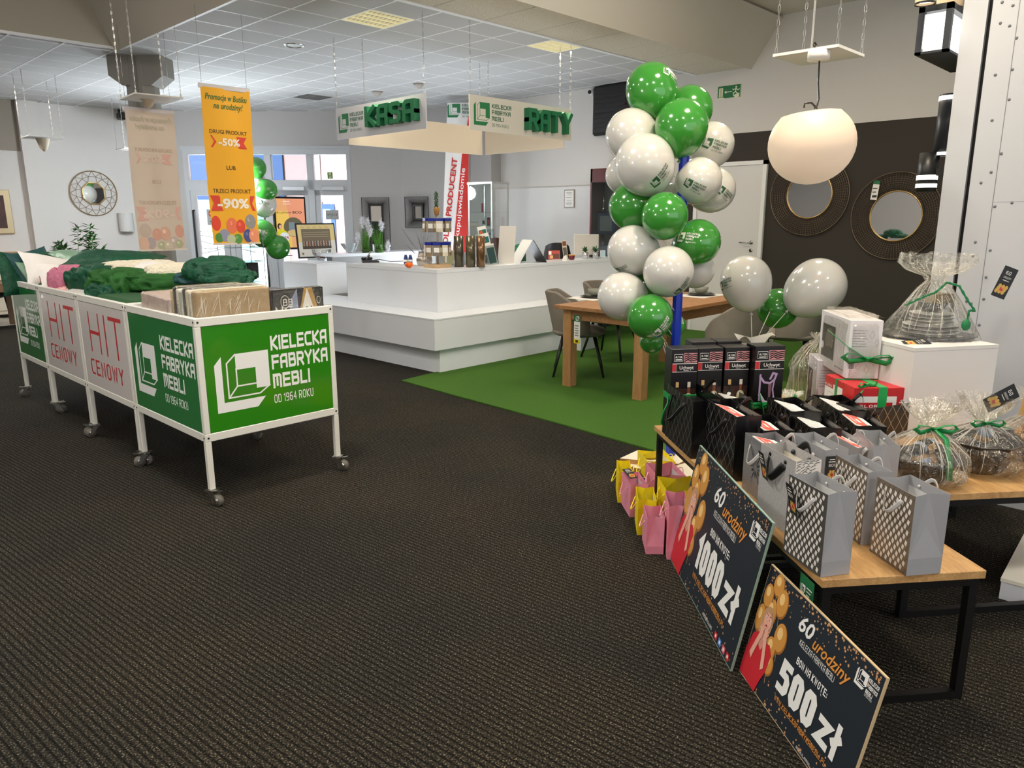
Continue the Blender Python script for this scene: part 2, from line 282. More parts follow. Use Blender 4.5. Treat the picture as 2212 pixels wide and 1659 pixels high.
class P2:                                                    # flat print laid on a plane: o origin, x/y axes (unit), n normal
    def __init__(s, o, x, y, mb=None, step=.0005, n=None, wrap=None):
        s.o, s.x, s.y = Vector(o), Vector(x), Vector(y); s.n = Vector(n) if n else s.x.cross(s.y); s.mb = mb or MB(); s.st = step; s.wrap = wrap; s.c = 0
    def P(s, p, l):
        e = (s.c % 60)*5e-6
        if s.wrap: return s.wrap(p[0], p[1], l*s.st+e)
        return s.o+s.x*p[0]+s.y*p[1]+s.n*(l*s.st+e)
    def poly(s, pts, m, l=1): s.c += 1; s.mb.add([s.P(p, l) for p in pts], [tuple(range(len(pts)))], m); return s
    def rect(s, x0, y0, x1, y1, m, l=1): return s.poly([(x0, y0), (x1, y0), (x1, y1), (x0, y1)], m, l)
    def ell(s, cx, cy, rx, ry, m, l=1, n=20, a=0):
        ca, sa = math.cos(a), math.sin(a); q = []
        for i in range(n):
            t = 2*math.pi*i/n; X, Y = rx*math.cos(t), ry*math.sin(t); q.append((cx+X*ca-Y*sa, cy+X*sa+Y*ca))
        return s.poly(q, m, l)
    def line(s, pts, w, m, l=1):
        for q in thick(pts, w): s.poly([(p.x, p.y) for p in q], m, l)
        return s
    def st_(s, txt, x, y, h, m, l=2, t=1.2, sx=1.0, gap=1.5, align=0, mir=False, rot=0, width=None):
        ps, w = stroke_text(txt, h, t, sx, gap); f = (width/w) if width else 1; w *= f
        ca, sa = math.cos(rot), math.sin(rot)
        for q in ps:
            pp = [((p[0]*f-(w*align)), p[1]) for p in q]
            if mir: pp = [(-a-0, b) for a, b in pp][::-1]
            s.poly([(x+a*ca-b*sa, y+a*sa+b*ca) for a, b in pp], m, l)
        return w
    def ft(s, txt, x, y, h, m, l=2, bold=0, shear=0, sx=1.0, align=0, mir=False, rot=0, width=None):
        vs, fs, w = font_text(txt, h, bold, shear, sx); f = (width/w) if width and w else 1; w *= f; ca, sa = math.cos(rot), math.sin(rot)
        P_ = []
        for (a, b) in vs:
            a = a*f-w*align
            if mir: a = -a
            P_.append(s.P((x+a*ca-b*sa, y+a*sa+b*ca), l))
        if mir: fs = [tuple(reversed(q)) for q in fs]
        s.mb.add(P_, fs, m); return w
    def logo(s, x, y, h, m, hole=None, l=2, text=True, mt=None, mir=False, line=.022, small=True):
        mt = mt or m; q = (lambda p: (x-p[0]*h, y+p[1]*h)) if mir else (lambda p: (x+p[0]*h, y+p[1]*h))
        fx = (lambda L_: L_[::-1]) if mir else (lambda L_: L_)
        s.poly(fx([q((.13, .17)), q((.13, .98)), q((0, .84)), q((0, 0))]), m, l); s.poly(fx([q((0, 0)), q((.74, 0)), q((.9, .17)), q((.13, .17))]), m, l)
        s.poly(fx([q((.38, .72)), q((.78, .72)), q((.78, 1)), q((.38, 1))]), m, l); s.poly(fx([q((.74, .34)), q((1, .34)), q((1, 1)), q((.74, 1))]), m, l)
        for a in ([(.38, .99), (.22, .85), (.22, .24), (.8, .24), (.99, .36)], [(.385, .74), (.385, .43), (.23, .25)], [(.385, .43), (.77, .43)]):
            s.line([q(p) for p in a], line*h, m, l)
        if text:
            for i, wd in enumerate(('KIELECKA', 'FABRYKA', 'MEBLI')):
                yy = y+h*(.80-.27*i)
                if mir: s.st_(wd, x-1.14*h, yy, .19*h, mt, l, t=1.5, sx=1.15, gap=.9, mir=True)
                else: s.st_(wd, x+1.14*h, yy, .19*h, mt, l, t=1.5, sx=1.15, gap=.9)
            if small: s.st_('OD 1964 ROKU', x+(-1.14 if mir else 1.14)*h, y+h*.0, .14*h, mt, l, t=.75, sx=.8, gap=1.3, mir=mir)
        return s
def ball_wrap(rx, rz, yaw, el, rollv=0):                      # maps a flat logo onto an ellipsoid around direction (yaw, el)
    def f(a, b, off):
        ca, sa = math.cos(rollv), math.sin(rollv); a, b = a*ca-b*sa, a*sa+b*ca
        az = yaw+a/rx/max(.3, math.cos(el)); e = el+b/rx; r = 1+(off+.0012)/rx
        return Vector((rx*r*math.cos(e)*math.cos(az), rx*r*math.cos(e)*math.sin(az), rz*r*math.sin(e)))
    return f
# ------------------------------------------------------------------ surface materials
WALLW = mat('wall_white', (214, 210, 205), .85, bump=.15, bscale=120)
WALLG = mat('wall_grey', (180, 177, 174), .85, bump=.12, bscale=120)
WALLD = mat('wall_dark', (50, 44, 37), .75, bump=.12, bscale=100)
WALLT = mat('wall_taupe', (150, 141, 130), .85)
TILE = mat('ceiling_tile', (192, 192, 191), .9, bump=.5, bscale=220, vary=.05, vscale=70)
BARM = mat('ceiling_bar', (238, 238, 238), .5)
COFF = mat('coffer_plaster', (205, 198, 184), .9)
def perfo(name, c):
    M = mat(name, c, .9); nt = M.node_tree; b = nt.nodes['Principled BSDF']; tc = nt.nodes.new('ShaderNodeTexCoord')
    v = nt.nodes.new('ShaderNodeTexNoise'); v.inputs['Scale'].default_value = 90; v.inputs['Detail'].default_value = 2; nt.links.new(tc.outputs['Object'], v.inputs['Vector'])
    r = nt.nodes.new('ShaderNodeValToRGB'); r.color_ramp.elements[0].position = .34; r.color_ramp.elements[1].position = .42
    a = lin(c); r.color_ramp.elements[0].color = (a[0]*.55, a[1]*.52, a[2]*.48, 1); r.color_ramp.elements[1].color = a
    nt.links.new(v.outputs[0], r.inputs[0]); nt.links.new(r.outputs[0], b.inputs['Base Color']); return M
PERF = perfo('perforated_board', (212, 203, 184))
def carpet():
    M = mat('ribbed_carpet', (60, 57, 50), .95, spec=.15); nt = M.node_tree; b = nt.nodes['Principled BSDF']; L = nt.links.new; N = nt.nodes.new
    tc = N('ShaderNodeTexCoord'); mp = N('ShaderNodeMapping'); mp.inputs['Rotation'].default_value = (0, 0, math.radians(-5.6)); L(tc.outputs['Object'], mp.inputs[0])
    w = N('ShaderNodeTexWave'); w.wave_type = 'BANDS'; w.bands_direction = 'X'; w.inputs['Scale'].default_value = 1/.0118/3.1831/2*1.0; w.inputs['Distortion'].default_value = .5; w.inputs['Detail'].default_value = 1; w.inputs['Detail Scale'].default_value = 6
    L(mp.outputs[0], w.inputs['Vector'])
    n = N('ShaderNodeTexNoise'); n.inputs['Scale'].default_value = 170; n.inputs['Detail'].default_value = 2; L(mp.outputs[0], n.inputs['Vector'])
    r = N('ShaderNodeValToRGB'); e = r.color_ramp.elements; e[0].position = .38; e[0].color = lin((24, 22, 18)); e[1].position = .74; e[1].color = lin((140, 134, 120)); x = e.new(.56); x.color = lin((54, 50, 42)); L(n.outputs[0], r.inputs[0])
    n2 = N('ShaderNodeTexNoise'); n2.inputs['Scale'].default_value = 1.3; n2.inputs['Detail'].default_value = 3; L(mp.outputs[0], n2.inputs['Vector'])
    r2 = N('ShaderNodeValToRGB'); r2.color_ramp.elements[0].position = .35; r2.color_ramp.elements[0].color = (.70, .73, .74, 1); r2.color_ramp.elements[1].position = .65; r2.color_ramp.elements[1].color = (.98, .92, .82, 1); L(n2.outputs[0], r2.inputs[0])
    mu = N('ShaderNodeMix'); mu.data_type = 'RGBA'; mu.blend_type = 'MULTIPLY'; mu.inputs[0].default_value = 1; L(r.outputs[0], mu.inputs[6]); L(r2.outputs[0], mu.inputs[7])
    r3 = N('ShaderNodeValToRGB'); r3.color_ramp.elements[0].position = .1; r3.color_ramp.elements[0].color = (.22, .22, .22, 1); r3.color_ramp.elements[1].position = .5; r3.color_ramp.elements[1].color = (1, 1, 1, 1); L(w.outputs[0], r3.inputs[0])
    m2 = N('ShaderNodeMix'); m2.data_type = 'RGBA'; m2.blend_type = 'MULTIPLY'; m2.inputs[0].default_value = 1; L(mu.outputs[2], m2.inputs[6]); L(r3.outputs[0], m2.inputs[7]); L(m2.outputs[2], b.inputs['Base Color'])
    ad = N('ShaderNodeMath'); ad.operation = 'MULTIPLY_ADD'; ad.inputs[1].default_value = .5; L(n.outputs[0], ad.inputs[0]); L(w.outputs[0], ad.inputs[2])
    bp = N('ShaderNodeBump'); bp.inputs['Strength'].default_value = .8; bp.inputs['Distance'].default_value = .004; L(ad.outputs[0], bp.inputs['Height']); L(bp.outputs[0], b.inputs['Normal']); return M
CARPET = carpet()
GRASS = mat('artificial_grass', (74, 116, 40), .9, spec=.2, bump=1.0, bscale=330, vary=.30, vscale=140, dist=.006)
GRAN = mat('terrazzo', (150, 143, 132), .6, vary=.35, vscale=160)
FRAME = mat('window_frame_grey', (188, 190, 192), .4)
WGLASS = glass('window_glass', (238, 245, 246), .03)
# ------------------------------------------------------------------ floor
struct(MB().box(-4, 9.156, -7, 13.0, -.06, 0, CARPET), 'floor')
ft_ = MB().box(-4, 9.156, 13.0, 14.6, -.06, -.004, mat('tile_joint', (120, 112, 100), .8)).build('floor', kind='structure')
tl = MB().box(0, .396, 0, .396, -.004, .002, mat('floor_tile', (196, 188, 174), .35, vary=.06, vscale=3)).build('floor_tile', ft_); first = True
for i in range(12):
    for j in range(3):
        q = (.4+i*.4, 13.0+j*.4, 0)
        if first: tl.location = q; first = False
        else: copy_part(tl, ft_, q)
for a, b in (((-.4, 3.1), (5.2, 4.05)),):                       # faint joins of the carpet webs
    pass
# ------------------------------------------------------------------ ceilings
U0, PU, V0, PV = 3.335, .515, 5.5, .505; UR = 9.156; VB = 14.45; SD = 19.7
c = MB(); ZC = 3.4
c.prism([(U0, V0), (UR, V0), (UR, 11.0), (9.0, 10.75), (8.6, 11.1), (5.25, VB), (-3.9, VB), (-3.9, 9.33), (U0, 9.33)], ZC+.012, ZC+.06, TILE)
ceil = c.build('ceiling', kind='structure')
tile = MB().box(.012, PU-.012, .012, PV-.012, -.012, .0, TILE).build('ceiling_tile', ceil); first = True; nt_ = 0
holes = {(2, 1), (6, 0), (6, 10)}                                # tile cells taken by luminaires / grille
for i in range(-8, 12):
    for j in range(0, 18):
        u, v = U0+i*PU, V0+j*PV
        if i < 0 and v < 9.3: continue
        if u+v+PU*.6 > SD-.2 or u+PU > UR+.2 or v+PV > VB+.3: continue
        if (i, j) in holes: continue
        if u > 8.4 and v > 10.2: continue
        if u < 0 and v < 10: continue
        q = (u, v, ZC+.012)
        if first: tile.location = q; first = False
        else: copy_part(tile, ceil, q)
        nt_ += 1
g = MB()
for i in range(-8, 12):
    u = U0+i*PU; v0 = 9.33 if i < 0 else V0; v1 = min(VB, SD-u)
    g.box(u-.011, u+.011, v0, v1, ZC-.002, ZC+.012, BARM)
for j in range(0, 18):
    v = V0+j*PV; u0 = -1.0 if v > 9.33 else U0; g.box(u0, min(UR, SD-v), v-.009, v+.009, ZC-.001, ZC+.011, BARM)
g.box(U0-.02, U0+.025, V0, 9.33, ZC-.014, ZC+.012, BARM)
g.box(-3.9, U0, 9.315, 9.35, ZC-.014, ZC+.012, BARM)
g.build('ceiling_grid', ceil)
ZU = 3.9
struct(MB().prism([(-4, -7), (UR+.1, -7), (UR+.1, 4.4), (2.93, 4.4), (2.93, 8.98), (-4, 8.98)], ZU, ZU+.05, COFF), 'ceiling')
# soffit strip and the sloping sides of the coffer, each board a piece
t1 = MB().box(U0, UR, 4.75, V0, 3.385, 3.43, COFF).build('trim_1', kind='structure'); L_ = .66; x = U0
n_ = int((UR-U0)/L_)+1; L_ = (UR-U0)/n_
sp = MB().box(.004, L_-.004, 4.752, V0-.05, 3.368, 3.384, PERF).build('soffit_panel', t1); sp.location = (U0, 0, 0)
for i in range(1, n_): copy_part(sp, t1, (U0+i*L_, 0, 0))
MB().box(U0, UR, V0-.045, V0+.006, 3.36, 3.40, BARM).build('edge_strip', t1)
def slope_u(name, a, b, v0, z0, v1, z1, m, mpan):                # slope running along u
    d = Vector((0, v1-v0, z1-z0)); ln = d.length; d.normalize(); nrm = Vector((1, 0, 0)).cross(d)
    B = basis((a, v0, z0), Vector((1, 0, 0)), d, nrm)
    o = MB(B).box(0, b-a, 0, ln, .012, .05, m).build(name, kind='structure'); n = max(1, round((b-a)/L_)); w = (b-a)/n
    p = MB().box(.006, w-.006, 0, ln, 0, .011, mpan).build('slope_panel', o); p.matrix_world = B
    for i in range(1, n):
        c_ = copy_part(p, o); c_.matrix_world = B @ T(i*w, 0, 0)
    return o
slope_u('trim_2', 2.95, UR, 4.75, 3.368, 4.38, ZU, COFF, PERF)
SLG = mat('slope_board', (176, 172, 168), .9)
d = Vector((U0-2.93, 0, 3.4-ZU)); ln = d.length; d.normalize(); B = basis((2.93, 4.4, ZU), Vector((0, 1, 0)), d, Vector((0, 1, 0)).cross(d))
o = MB(B).prism([(0, 0), (4.6, 0), (4.93, ln), (.35, ln)], .012, .05, COFF).build('trim_3', kind='structure')
for i in range(9):
    w = .51; x0, x1 = i*w+.005, (i+1)*w-.005
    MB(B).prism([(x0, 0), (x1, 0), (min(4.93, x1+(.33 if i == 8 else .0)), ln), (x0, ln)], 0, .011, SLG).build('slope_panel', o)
d = Vector((0, 9.33-8.95, 3.4-ZU)); ln = d.length; d.normalize(); B = basis((-4, 8.95, ZU), Vector((1, 0, 0)), d, Vector((1, 0, 0)).cross(d))
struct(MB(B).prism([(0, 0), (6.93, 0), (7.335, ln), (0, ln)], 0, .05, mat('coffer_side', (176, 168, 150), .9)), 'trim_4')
# ------------------------------------------------------------------ walls
w = MB(); w.box(UR, UR+.12, -7, 9.6, 0, 4.0, WALLW); w.box(UR-.006, UR, -7, 5.52, 0, 2.59, WALLD); wr = w.build('wall_right', kind='structure')
w = MB(); w.box(UR-.03, UR, 7.15, 9.12, 0, 2.01, mat('wainscot_white', (224, 222, 220), .6)); w.build('wainscot', wr)
struct(MB().box(UR-.02, UR, -3, 5.5, 0, .14, GRAN), 'baseboard_right')
struct(MB().box(8.93, UR+.1, 9.12, 9.95, 0, 3.41, WALLG), 'wall_pier')
struct(MB().prism([(8.6, 11.1), (8.93, 9.9), (9.1, 9.9), (9.2, 11.4), (8.8, 11.4)], 0, 3.45, WALLG), 'wall_corner')
wb = MB(); wb.box(-4, 5.4, VB, VB+.12, 0, 3.45, WALLW); struct(wb, 'wall_back')
a = pv(28, 212, VB).x; b_ = pv(80, 224, VB-.12).x
struct(MB().box(a, b_, VB-.12, VB, 0, 3.40, WALLW), 'wall_pier')
struct(MB().box(-4, a, VB-.02, VB, 2.62, 3.40, WALLT), 'trim_5')
struct(MB().box(-4.1, -4, -7, 14.6, 0, 4, WALLG), 'wall_left')
# ------------------------------------------------------------------ diagonal window wall
BX = Vector((8.6, 11.1, 0)); DA = Vector((-1, 1, 0)).normalized(); DN = Vector((-1, -1, 0)).normalized()   # DN points into the room
def pw(x, y, off=0.0):
    p = pl(x, y, BX+DN*off, Vector((1, 1, 0))); r = p-BX; return r.dot(DA), r.z
BW = basis(BX, DA, Vector((0, 0, 1)), DN)                        # x along wall (to the left), y up, z into the room
aR, zt = pw(755, 322); aL, _ = pw(393, 322); 
mul = [pw(x, 350)[0] for x in (486, 577.5, 669)]
zT1, zT0 = pw(600, 389)[1], pw(600, 411)[1]
LA = (VB-11.1)*math.sqrt(2)
w = MB(BW); w.box(0, aR, 0, 3.45, -.15, 0, WALLG); w.box(aL, LA, 0, 3.45, -.15, 0, WALLG); w.box(aR, aL, zt, 3.45, -.15, 0, WALLG); struct(w, 'wall_window')
win = MB(BW).box(aR, aR+.07, 0, zt, -.12, .01, FRAME).box(aL-.07, aL, 0, zt, -.12, .01, FRAME).box(aR+.07, aL-.07, zt-.09, zt, -.12, .01, FRAME).box(aR+.07, aL-.07, zT0, zT1, -.12, .012, FRAME).build('window_1', kind='structure')
ed = [aR+.07]+mul+[aL-.07]
for i, mm_ in enumerate(mul): MB(BW).box(mm_-.06, mm_+.06, 0, zt-.09, -.12, .012, FRAME, bev=.006).build('mullion', win)
for i in range(4):
    x0 = ed[i]+(.06 if i else 0); x1 = ed[i+1]-(.06 if i < 3 else 0)
    MB(BW).box(x0, x1, zT1, zt-.09, -.055, -.045, WGLASS).build('pane', win)
    fr = MB(BW); e = .09
    fr.box(x0, x0+e, .0, zT0, -.09, -.01, FRAME).box(x1-e, x1, 0, zT0, -.09, -.01, FRAME).box(x0+e, x1-e, zT0-e, zT0, -.09, -.01, FRAME).box(x0+e, x1-e, 0, .16, -.09, -.01, FRAME)
    lf = fr.build('door_leaf', win); MB(BW).box(x0+e, x1-e, .16, zT0-e, -.055, -.045, WGLASS).build('pane', lf)
    if i in (0, 3): MB(BW).box((x0+.05), (x0+.45), zT0-.01, zT0+.07, .012, .07, mat('closer_grey', (200, 202, 204), .35, .3), bev=.01).build('door_closer', win)
    if i == 3: MB(BW).tube([(x1-.05, .5, .01), (x1-.05, .5, .07), (x1-.05, zT0-.35, .07), (x1-.05, zT0-.35, .01)], .016, mat('black_metal', (22, 22, 22), .4)).build('door_handle', lf)
struct(MB(BW).box(aR-.02, aL+.03, zt, zt+.05, -.1, .03, FRAME), 'trim_6')
# roof slab over the showroom keeps the daylight out, as the building does
struct(MB().box(-4.2, 9.4, -7.2, 14.8, 4.05, 4.25, COFF), 'ceiling')
# ------------------------------------------------------------------ street seen through the glass
OD = 9.0
gr = MB(BW).box(-9, 22, -.4, -.02, -12, -.2, mat('pavement', (205, 205, 208), .9, vary=.05)).build('street_ground', kind='structure')
FO = MB(BW @ T(0, 0, -OD)); bl = mat('facade_blue', (26, 46, 86), .7, bump=.3, bscale=2); 
def pf(x, y): p = pl(x, y, BX-DN*OD, Vector((1, 1, 0))); r = p-BX; return r.dot(DA), r.z
fb = thing('facade_building', 'building across the street with a blue wall and pink timber-look cladding', 'building', BX-DN*OD); fb.matrix_world = BW @ T(0, 0, -OD)
fx0, _ = pf(612, 350); fx1, _ = pf(414, 350); _, zb = pf(430, 432)
MB().box(fx0, fx1, zb, 9, 0, .12, bl, bev=.0).build('blue_wall', fb)
MB().box(fx0, fx1+.02, 0, zb, -.3, 0, mat('shop_white', (150, 160, 166), .6)).box(fx0, fx1, zb-.35, zb, 0, .3, mat('shop_fascia', (92, 122, 134), .5)).build('shop_front', fb)
pk = mat('facade_pink', (112, 88, 90), .7, vary=.06, vscale=4, stretch=(6, .3, 1))
for i in range(9): MB().box(fx0-.04-(i+1)*1.05, fx0-.04-i*1.05-.025, -.1, 9, 0, .06, pk).build('cladding_board', fb)
for i in range(6): MB().box(fx1+.03+i*1.05, fx1+.03+(i+1)*1.05-.02, -.1, 9, 0, .06, pk).build('cladding_board', fb)
MB().box(fx0-10, fx0, -.1, 9, -.1, -.0, mat('joint_dark', (120, 84, 76), .9)).build('backing_wall', fb)
x0, z1 = pf(690, 441); x1, z0 = pf(728, 520)
MB().box(x1, x0, .1, z1, .06, .12, mat('blue_frame', (24, 50, 90), .5)).build('shop_window', fb)
MB().box(x1+.12, x0-.12, .2, z1-.15, .12, .13, mat('shop_glass', (150, 175, 190), .15)).build('shop_pane', fb)
# ------------------------------------------------------------------ white partition on the right
PAN = mat('partition_board', (184, 187, 192), .6)
up_ = 4.62
vA = pu(2016, 560, up_).y; vS = pu(2088, 420, up_).y
w = MB(); w.box(up_, up_+.4, vS+.012, vA, 0, 3.9, PAN); w.box(up_+.03, up_+.4, vS-.014, vS+.02, 0, 3.9, mat('gap_black', (12, 12, 12), .9)); w.box(up_-.012, up_+.4, -2.5, vS-.012, 0, 3.9, PAN)
par = w.build('wall_partition', kind='structure')
vj = pu(2140, 480, up_).y
MB().box(up_-.0125, up_-.0118, vj-.0018, vj+.0018, 0, 3.9, mat('board_joint', (120, 122, 126), .8)).box(up_-.0125, up_-.0118, -2.5, vj, 1.62, 1.6215, mat('board_joint', (120, 122, 126), .8)).build('board_joint', par)
hm = mat('screw_grey', (108, 110, 114), .5); sc = None
for (x, y) in [(2161, 50), (2181, 56), (2196, 82), (2187, 150), (2150, 162), (2180, 215), (2143, 260), (2163, 332), (2141, 372), (2119, 395), (2186, 438), (2149, 446), (2107, 523), (2139, 541), (2102, 553), (2130, 599), (2125, 646), (2088, 651), (2098, 656), (2115, 702), (2188, 12), (2165, 5)]:
    p = pu(x, y, up_-.012)
    if sc is None: sc = MB().lathe([(1e-6, -.0035), (.0055, -.0035), (.0075, 0)], hm, RY(math.pi/2), 10).build('screw_hole', par); sc.location = p
    else: copy_part(sc, par, p)
# ------------------------------------------------------------------ common colours
WHITE = mat('white_lacquer', (232, 232, 230), .35)
WMET = mat('white_metal', (228, 226, 216), .38)
STEEL = mat('steel', (176, 174, 168), .28, 1)
CHROME = mat('chrome', (210, 210, 210), .12, 1)
BLACKM = mat('black_metal', (22, 22, 22), .4)
BLACK = mat('black_gloss', (16, 16, 17), .25)
RUB = mat('wheel_rubber', (104, 100, 92), .6)
GRN = mat('logo_green', (30, 118, 68), .5)
PGR = mat('panel_green', (44, 132, 20), .16, coat=.6)
PGR2 = mat('panel_green_side', (44, 122, 62), .14, coat=.6)
PWH = mat('panel_white', (222, 216, 212), .16, coat=.5)
PRW = mat('print_white', (240, 240, 236), .3)
REDP = mat('print_red', (196, 48, 50), .35)
PAPER = mat('paper_white', (240, 238, 232), .7)
DARKP = mat('print_dark', (32, 32, 34), .5)
# ------------------------------------------------------------------ wheeled promotion bins
def caster(parent, loc, rz):
    b = MB(T(*loc) @ RZ(rz))
    b.box(-.028, .028, -.028, .028, .088, .094, STEEL).cyl(.02, .074, .09, STEEL, n=14)
    for s in (-1, 1): b.prism([(-.018, .078), (.022, .078), (.048, .02), (.028, .02)], -.0015, .0015, STEEL, T(0, s*.019, 0) @ RX(math.pi/2))
    b.cyl(.034, -.012, .012, RUB, T(.034, 0, .034) @ RX(math.pi/2), n=22).cyl(.014, -.0175, .0175, STEEL, T(.034, 0, .034) @ RX(math.pi/2), n=12)
    b.box(-.02, .075, -.012, .012, .08, .084, STEEL, T(0, 0, 0) @ RY(-.12))
    return b.build('caster', parent)
def bin_(v0, v1, u0, u1, label, front, side, wheels):
    z0, z1, t = .365, 1.038, .032
    root = thing('promotion_bin', label, 'bin', ((u0+u1)/2, (v0+v1)/2, 0), group='wheeled promotion bins in a row'); o = root.location
    M = T(-o.x, -o.y, 0)
    f = MB(M)
    for z in (z0, z1-.0): 
        a, b = (z, z+.045) if z == z0 else (z1-.045, z1)
        f.box(u0, u1, v0, v0+t, a, b, WMET, bev=.003).box(u0, u1, v1-t, v1, a, b, WMET, bev=.003).box(u0, u0+t, v0+t, v1-t, a, b, WMET, bev=.003).box(u1-t, u1, v0+t, v1-t, a, b, WMET, bev=.003)
    for (x, y) in ((u0, v0), (u1-t, v0), (u0, v1-t), (u1-t, v1-t)): f.box(x, x+t, y, y+t, z0+.045, z1-.045, WMET, bev=.003)
    f.box(u0+t, u1-t, v0+t, v1-t, z0+.02, z0+.03, WMET)
    for x in (u0+.017, u1-.017):
        for z in (z0+.022, z1-.02): f.cyl(.006, 0, .002, BLACK, T(x, v0+.0005, z) @ RX(math.pi/2), n=10)
    for y in (v0+.017, v1-.017):
        for z in (z0+.022, z1-.02): f.cyl(.006, 0, .002, BLACK, T(u0-.0016, y, z) @ RY(math.pi/2), n=10)
    f.build('frame', root)
    for k, (x, y) in enumerate(((u0, v0), (u1-t, v0), (u0, v1-t), (u1-t, v1-t))):
        lg = MB(M).box(x, x+t, y, y+t, .094, z0, WMET, bev=.003).build('leg', root)
        caster(lg, (x+t/2-o.x, y+t/2-o.y, 0), wheels[k])
    def panel(P, xa, w, h, kind, n):
        p2 = P2(P, xa, (0, 0, 1), MB(M))
        if kind == 'green': bm = PGR
        elif kind == 'green2': bm = PGR2
        else: bm = PWH
        th = MB(M); nn = Vector(n); th.add([P+nn*-.006, P+xa*w+nn*-.006, P+xa*w+nn*-.006+Vector((0, 0, h)), P+nn*-.006+Vector((0, 0, h)), P, P+xa*w, P+xa*w+Vector((0, 0, h)), P+Vector((0, 0, h))], [(0, 3, 2, 1), (4, 5, 6, 7), (0, 1, 5, 4), (1, 2, 6, 5), (2, 3, 7, 6), (3, 0, 4, 7)], bm)
        po = th.build('panel', root)
        if kind in ('green', 'green2'):
            lh = h*.545; f_ = .93 if kind == 'green2' else 1
            sx = w/.80
            p2.logo(w*.065, h*.17, lh, PRW, l=1, text=False, line=.026)
            for i, wd in enumerate(('KIELECKA', 'FABRYKA', 'MEBLI')):
                p2.st_(wd, w*.50, h*(.70-.19*i), h*.145, PRW, 1, t=1.55, sx=1.15, gap=.9, width=w*(.475 if i == 0 else .475 if i == 1 else .31))
            p2.st_('OD 1964 ROKU', w*.50, h*.17, h*.085, PRW, 1, t=.8, sx=.8, gap=1.2, width=w*.33)
        elif kind == 'hit':
            for (x_, w_) in ((.20, .016), (.42, .016)): p2.rect(w*x_, h*.42, w*(x_+w_)+.006, h*.90, REDP)
            p2.rect(w*.20, h*.64, w*.43, h*.68, REDP); p2.rect(w*.555, h*.42, w*.575+.006, h*.90, REDP)
            p2.rect(w*.66, h*.855, w*.93, h*.90, REDP); p2.rect(w*.785, h*.42, w*.81+.003, h*.86, REDP)
            p2.st_('CENOWY', w*.14, h*.14, h*.19, REDP, 1, t=.85, sx=.72, gap=1.3, width=w*.72)
        p2.mb.build('panel_print', po)
    o_ = Vector((0, 0, 0)); e = .012
    if front: panel(Vector((u0+t+.002, v0+.003, z0+.047)), Vector((1, 0, 0)), u1-u0-2*t-.004, z1-z0-.094, front, (0, -1, 0))
    panel(Vector((u0+.003, v1-t-.002, z0+.047)), Vector((0, -1, 0)), v1-v0-2*t-.004, z1-z0-.094, side, (-1, 0, 0))
    MB(M).box(u1-.012, u1-.006, v0+t, v1-t, z0+.045, z1-.045, PWH).build('back_panel', root)
    return root
UA, UB = 1.60, 2.435
bin_(3.855, 4.862, UA, UB, 'white-framed wheeled bin with green logo panels, nearest in the row', 'green', 'green2', (-1.2, -.9, 2.9, 2.6))
bin_(4.872, 5.805, UA, UB, 'white-framed wheeled bin with red HIT CENOWY lettering directly behind the nearest green one', None, 'hit', (-1.0, 1, 3.0, -.4))
bin_(5.812, 6.752, UA, UB, 'white-framed wheeled bin with red HIT CENOWY lettering, third in the row under white pillows', None, 'hit', (2.9, 1, -.3, 1))
bin_(6.76, 7.60, UA, UB, 'farthest wheeled bin with green logo side panel and dark green cushions', None, 'green2', (-.4, 1, 2.6, 1))
# ------------------------------------------------------------------ soft goods
def cloth(name, c, vary=.18): return mat(name, c, .95, spec=.12, bump=.8, bscale=26, vary=vary, vscale=14, dist=.02)
DG = mat('velvet_dark_green', (18, 74, 50), .55, spec=.3, bump=1, bscale=11, vary=.6, vscale=9, dist=.03)
MG = mat('velvet_green', (40, 92, 38), .7, spec=.25, bump=1, bscale=9, vary=.55, vscale=8, dist=.03)
PG = mat('satin_pale_green', (128, 160, 134), .35, bump=.6, bscale=12, dist=.02)
PT = mat('velvet_petrol', (20, 72, 72), .6, bump=.8, bscale=11, vary=.4, vscale=9, dist=.02)
PI = cloth('plush_pink', (196, 120, 142), .12); LP = cloth('plush_pale_pink', (238, 190, 180), .08); CR = mat('knit_cream', (238, 228, 204), .95, bump=1, bscale=60, dist=.02)
WP = mat('cotton_white', (232, 226, 220), .9, bump=.5, bscale=14, dist=.02); OC = cloth('fleece_ochre', (176, 128, 62), .3); DB = mat('dark_pattern', (60, 46, 56), .8, vary=.7, vscale=60)
CREAMP = mat('pillow_flower', (226, 220, 218), .9)
def pillow(name, label, cat, loc, w, d, h, m, rot, group=None, puff=1.0, parts=None):
    b = MB(); N = 14
    def f(sgn):
        def g(a, c):
            x, y = a*2-1, c*2-1; e = (1-abs(x)**3.2)*(1-abs(y)**3.2); pin = 1-.10*(1-abs(x)**2)*abs(y)**4; pin2 = 1-.10*(1-abs(y)**2)*abs(x)**4
            z = sgn*h/2*max(0, e)**.55*puff+ .012*noise.noise(Vector((x*2+loc[0]*3, y*2+loc[1]*3, sgn)))
            return (x*w/2*pin2, y*d/2*pin, z)
        return g
    b.grid(f(1), N, N, m); b.grid(lambda a, c: f(-1)(1-a, c), N, N, m)
    o = b.build(name, label=label, cat=cat, group=group); o.location = loc; o.rotation_euler = rot; return o
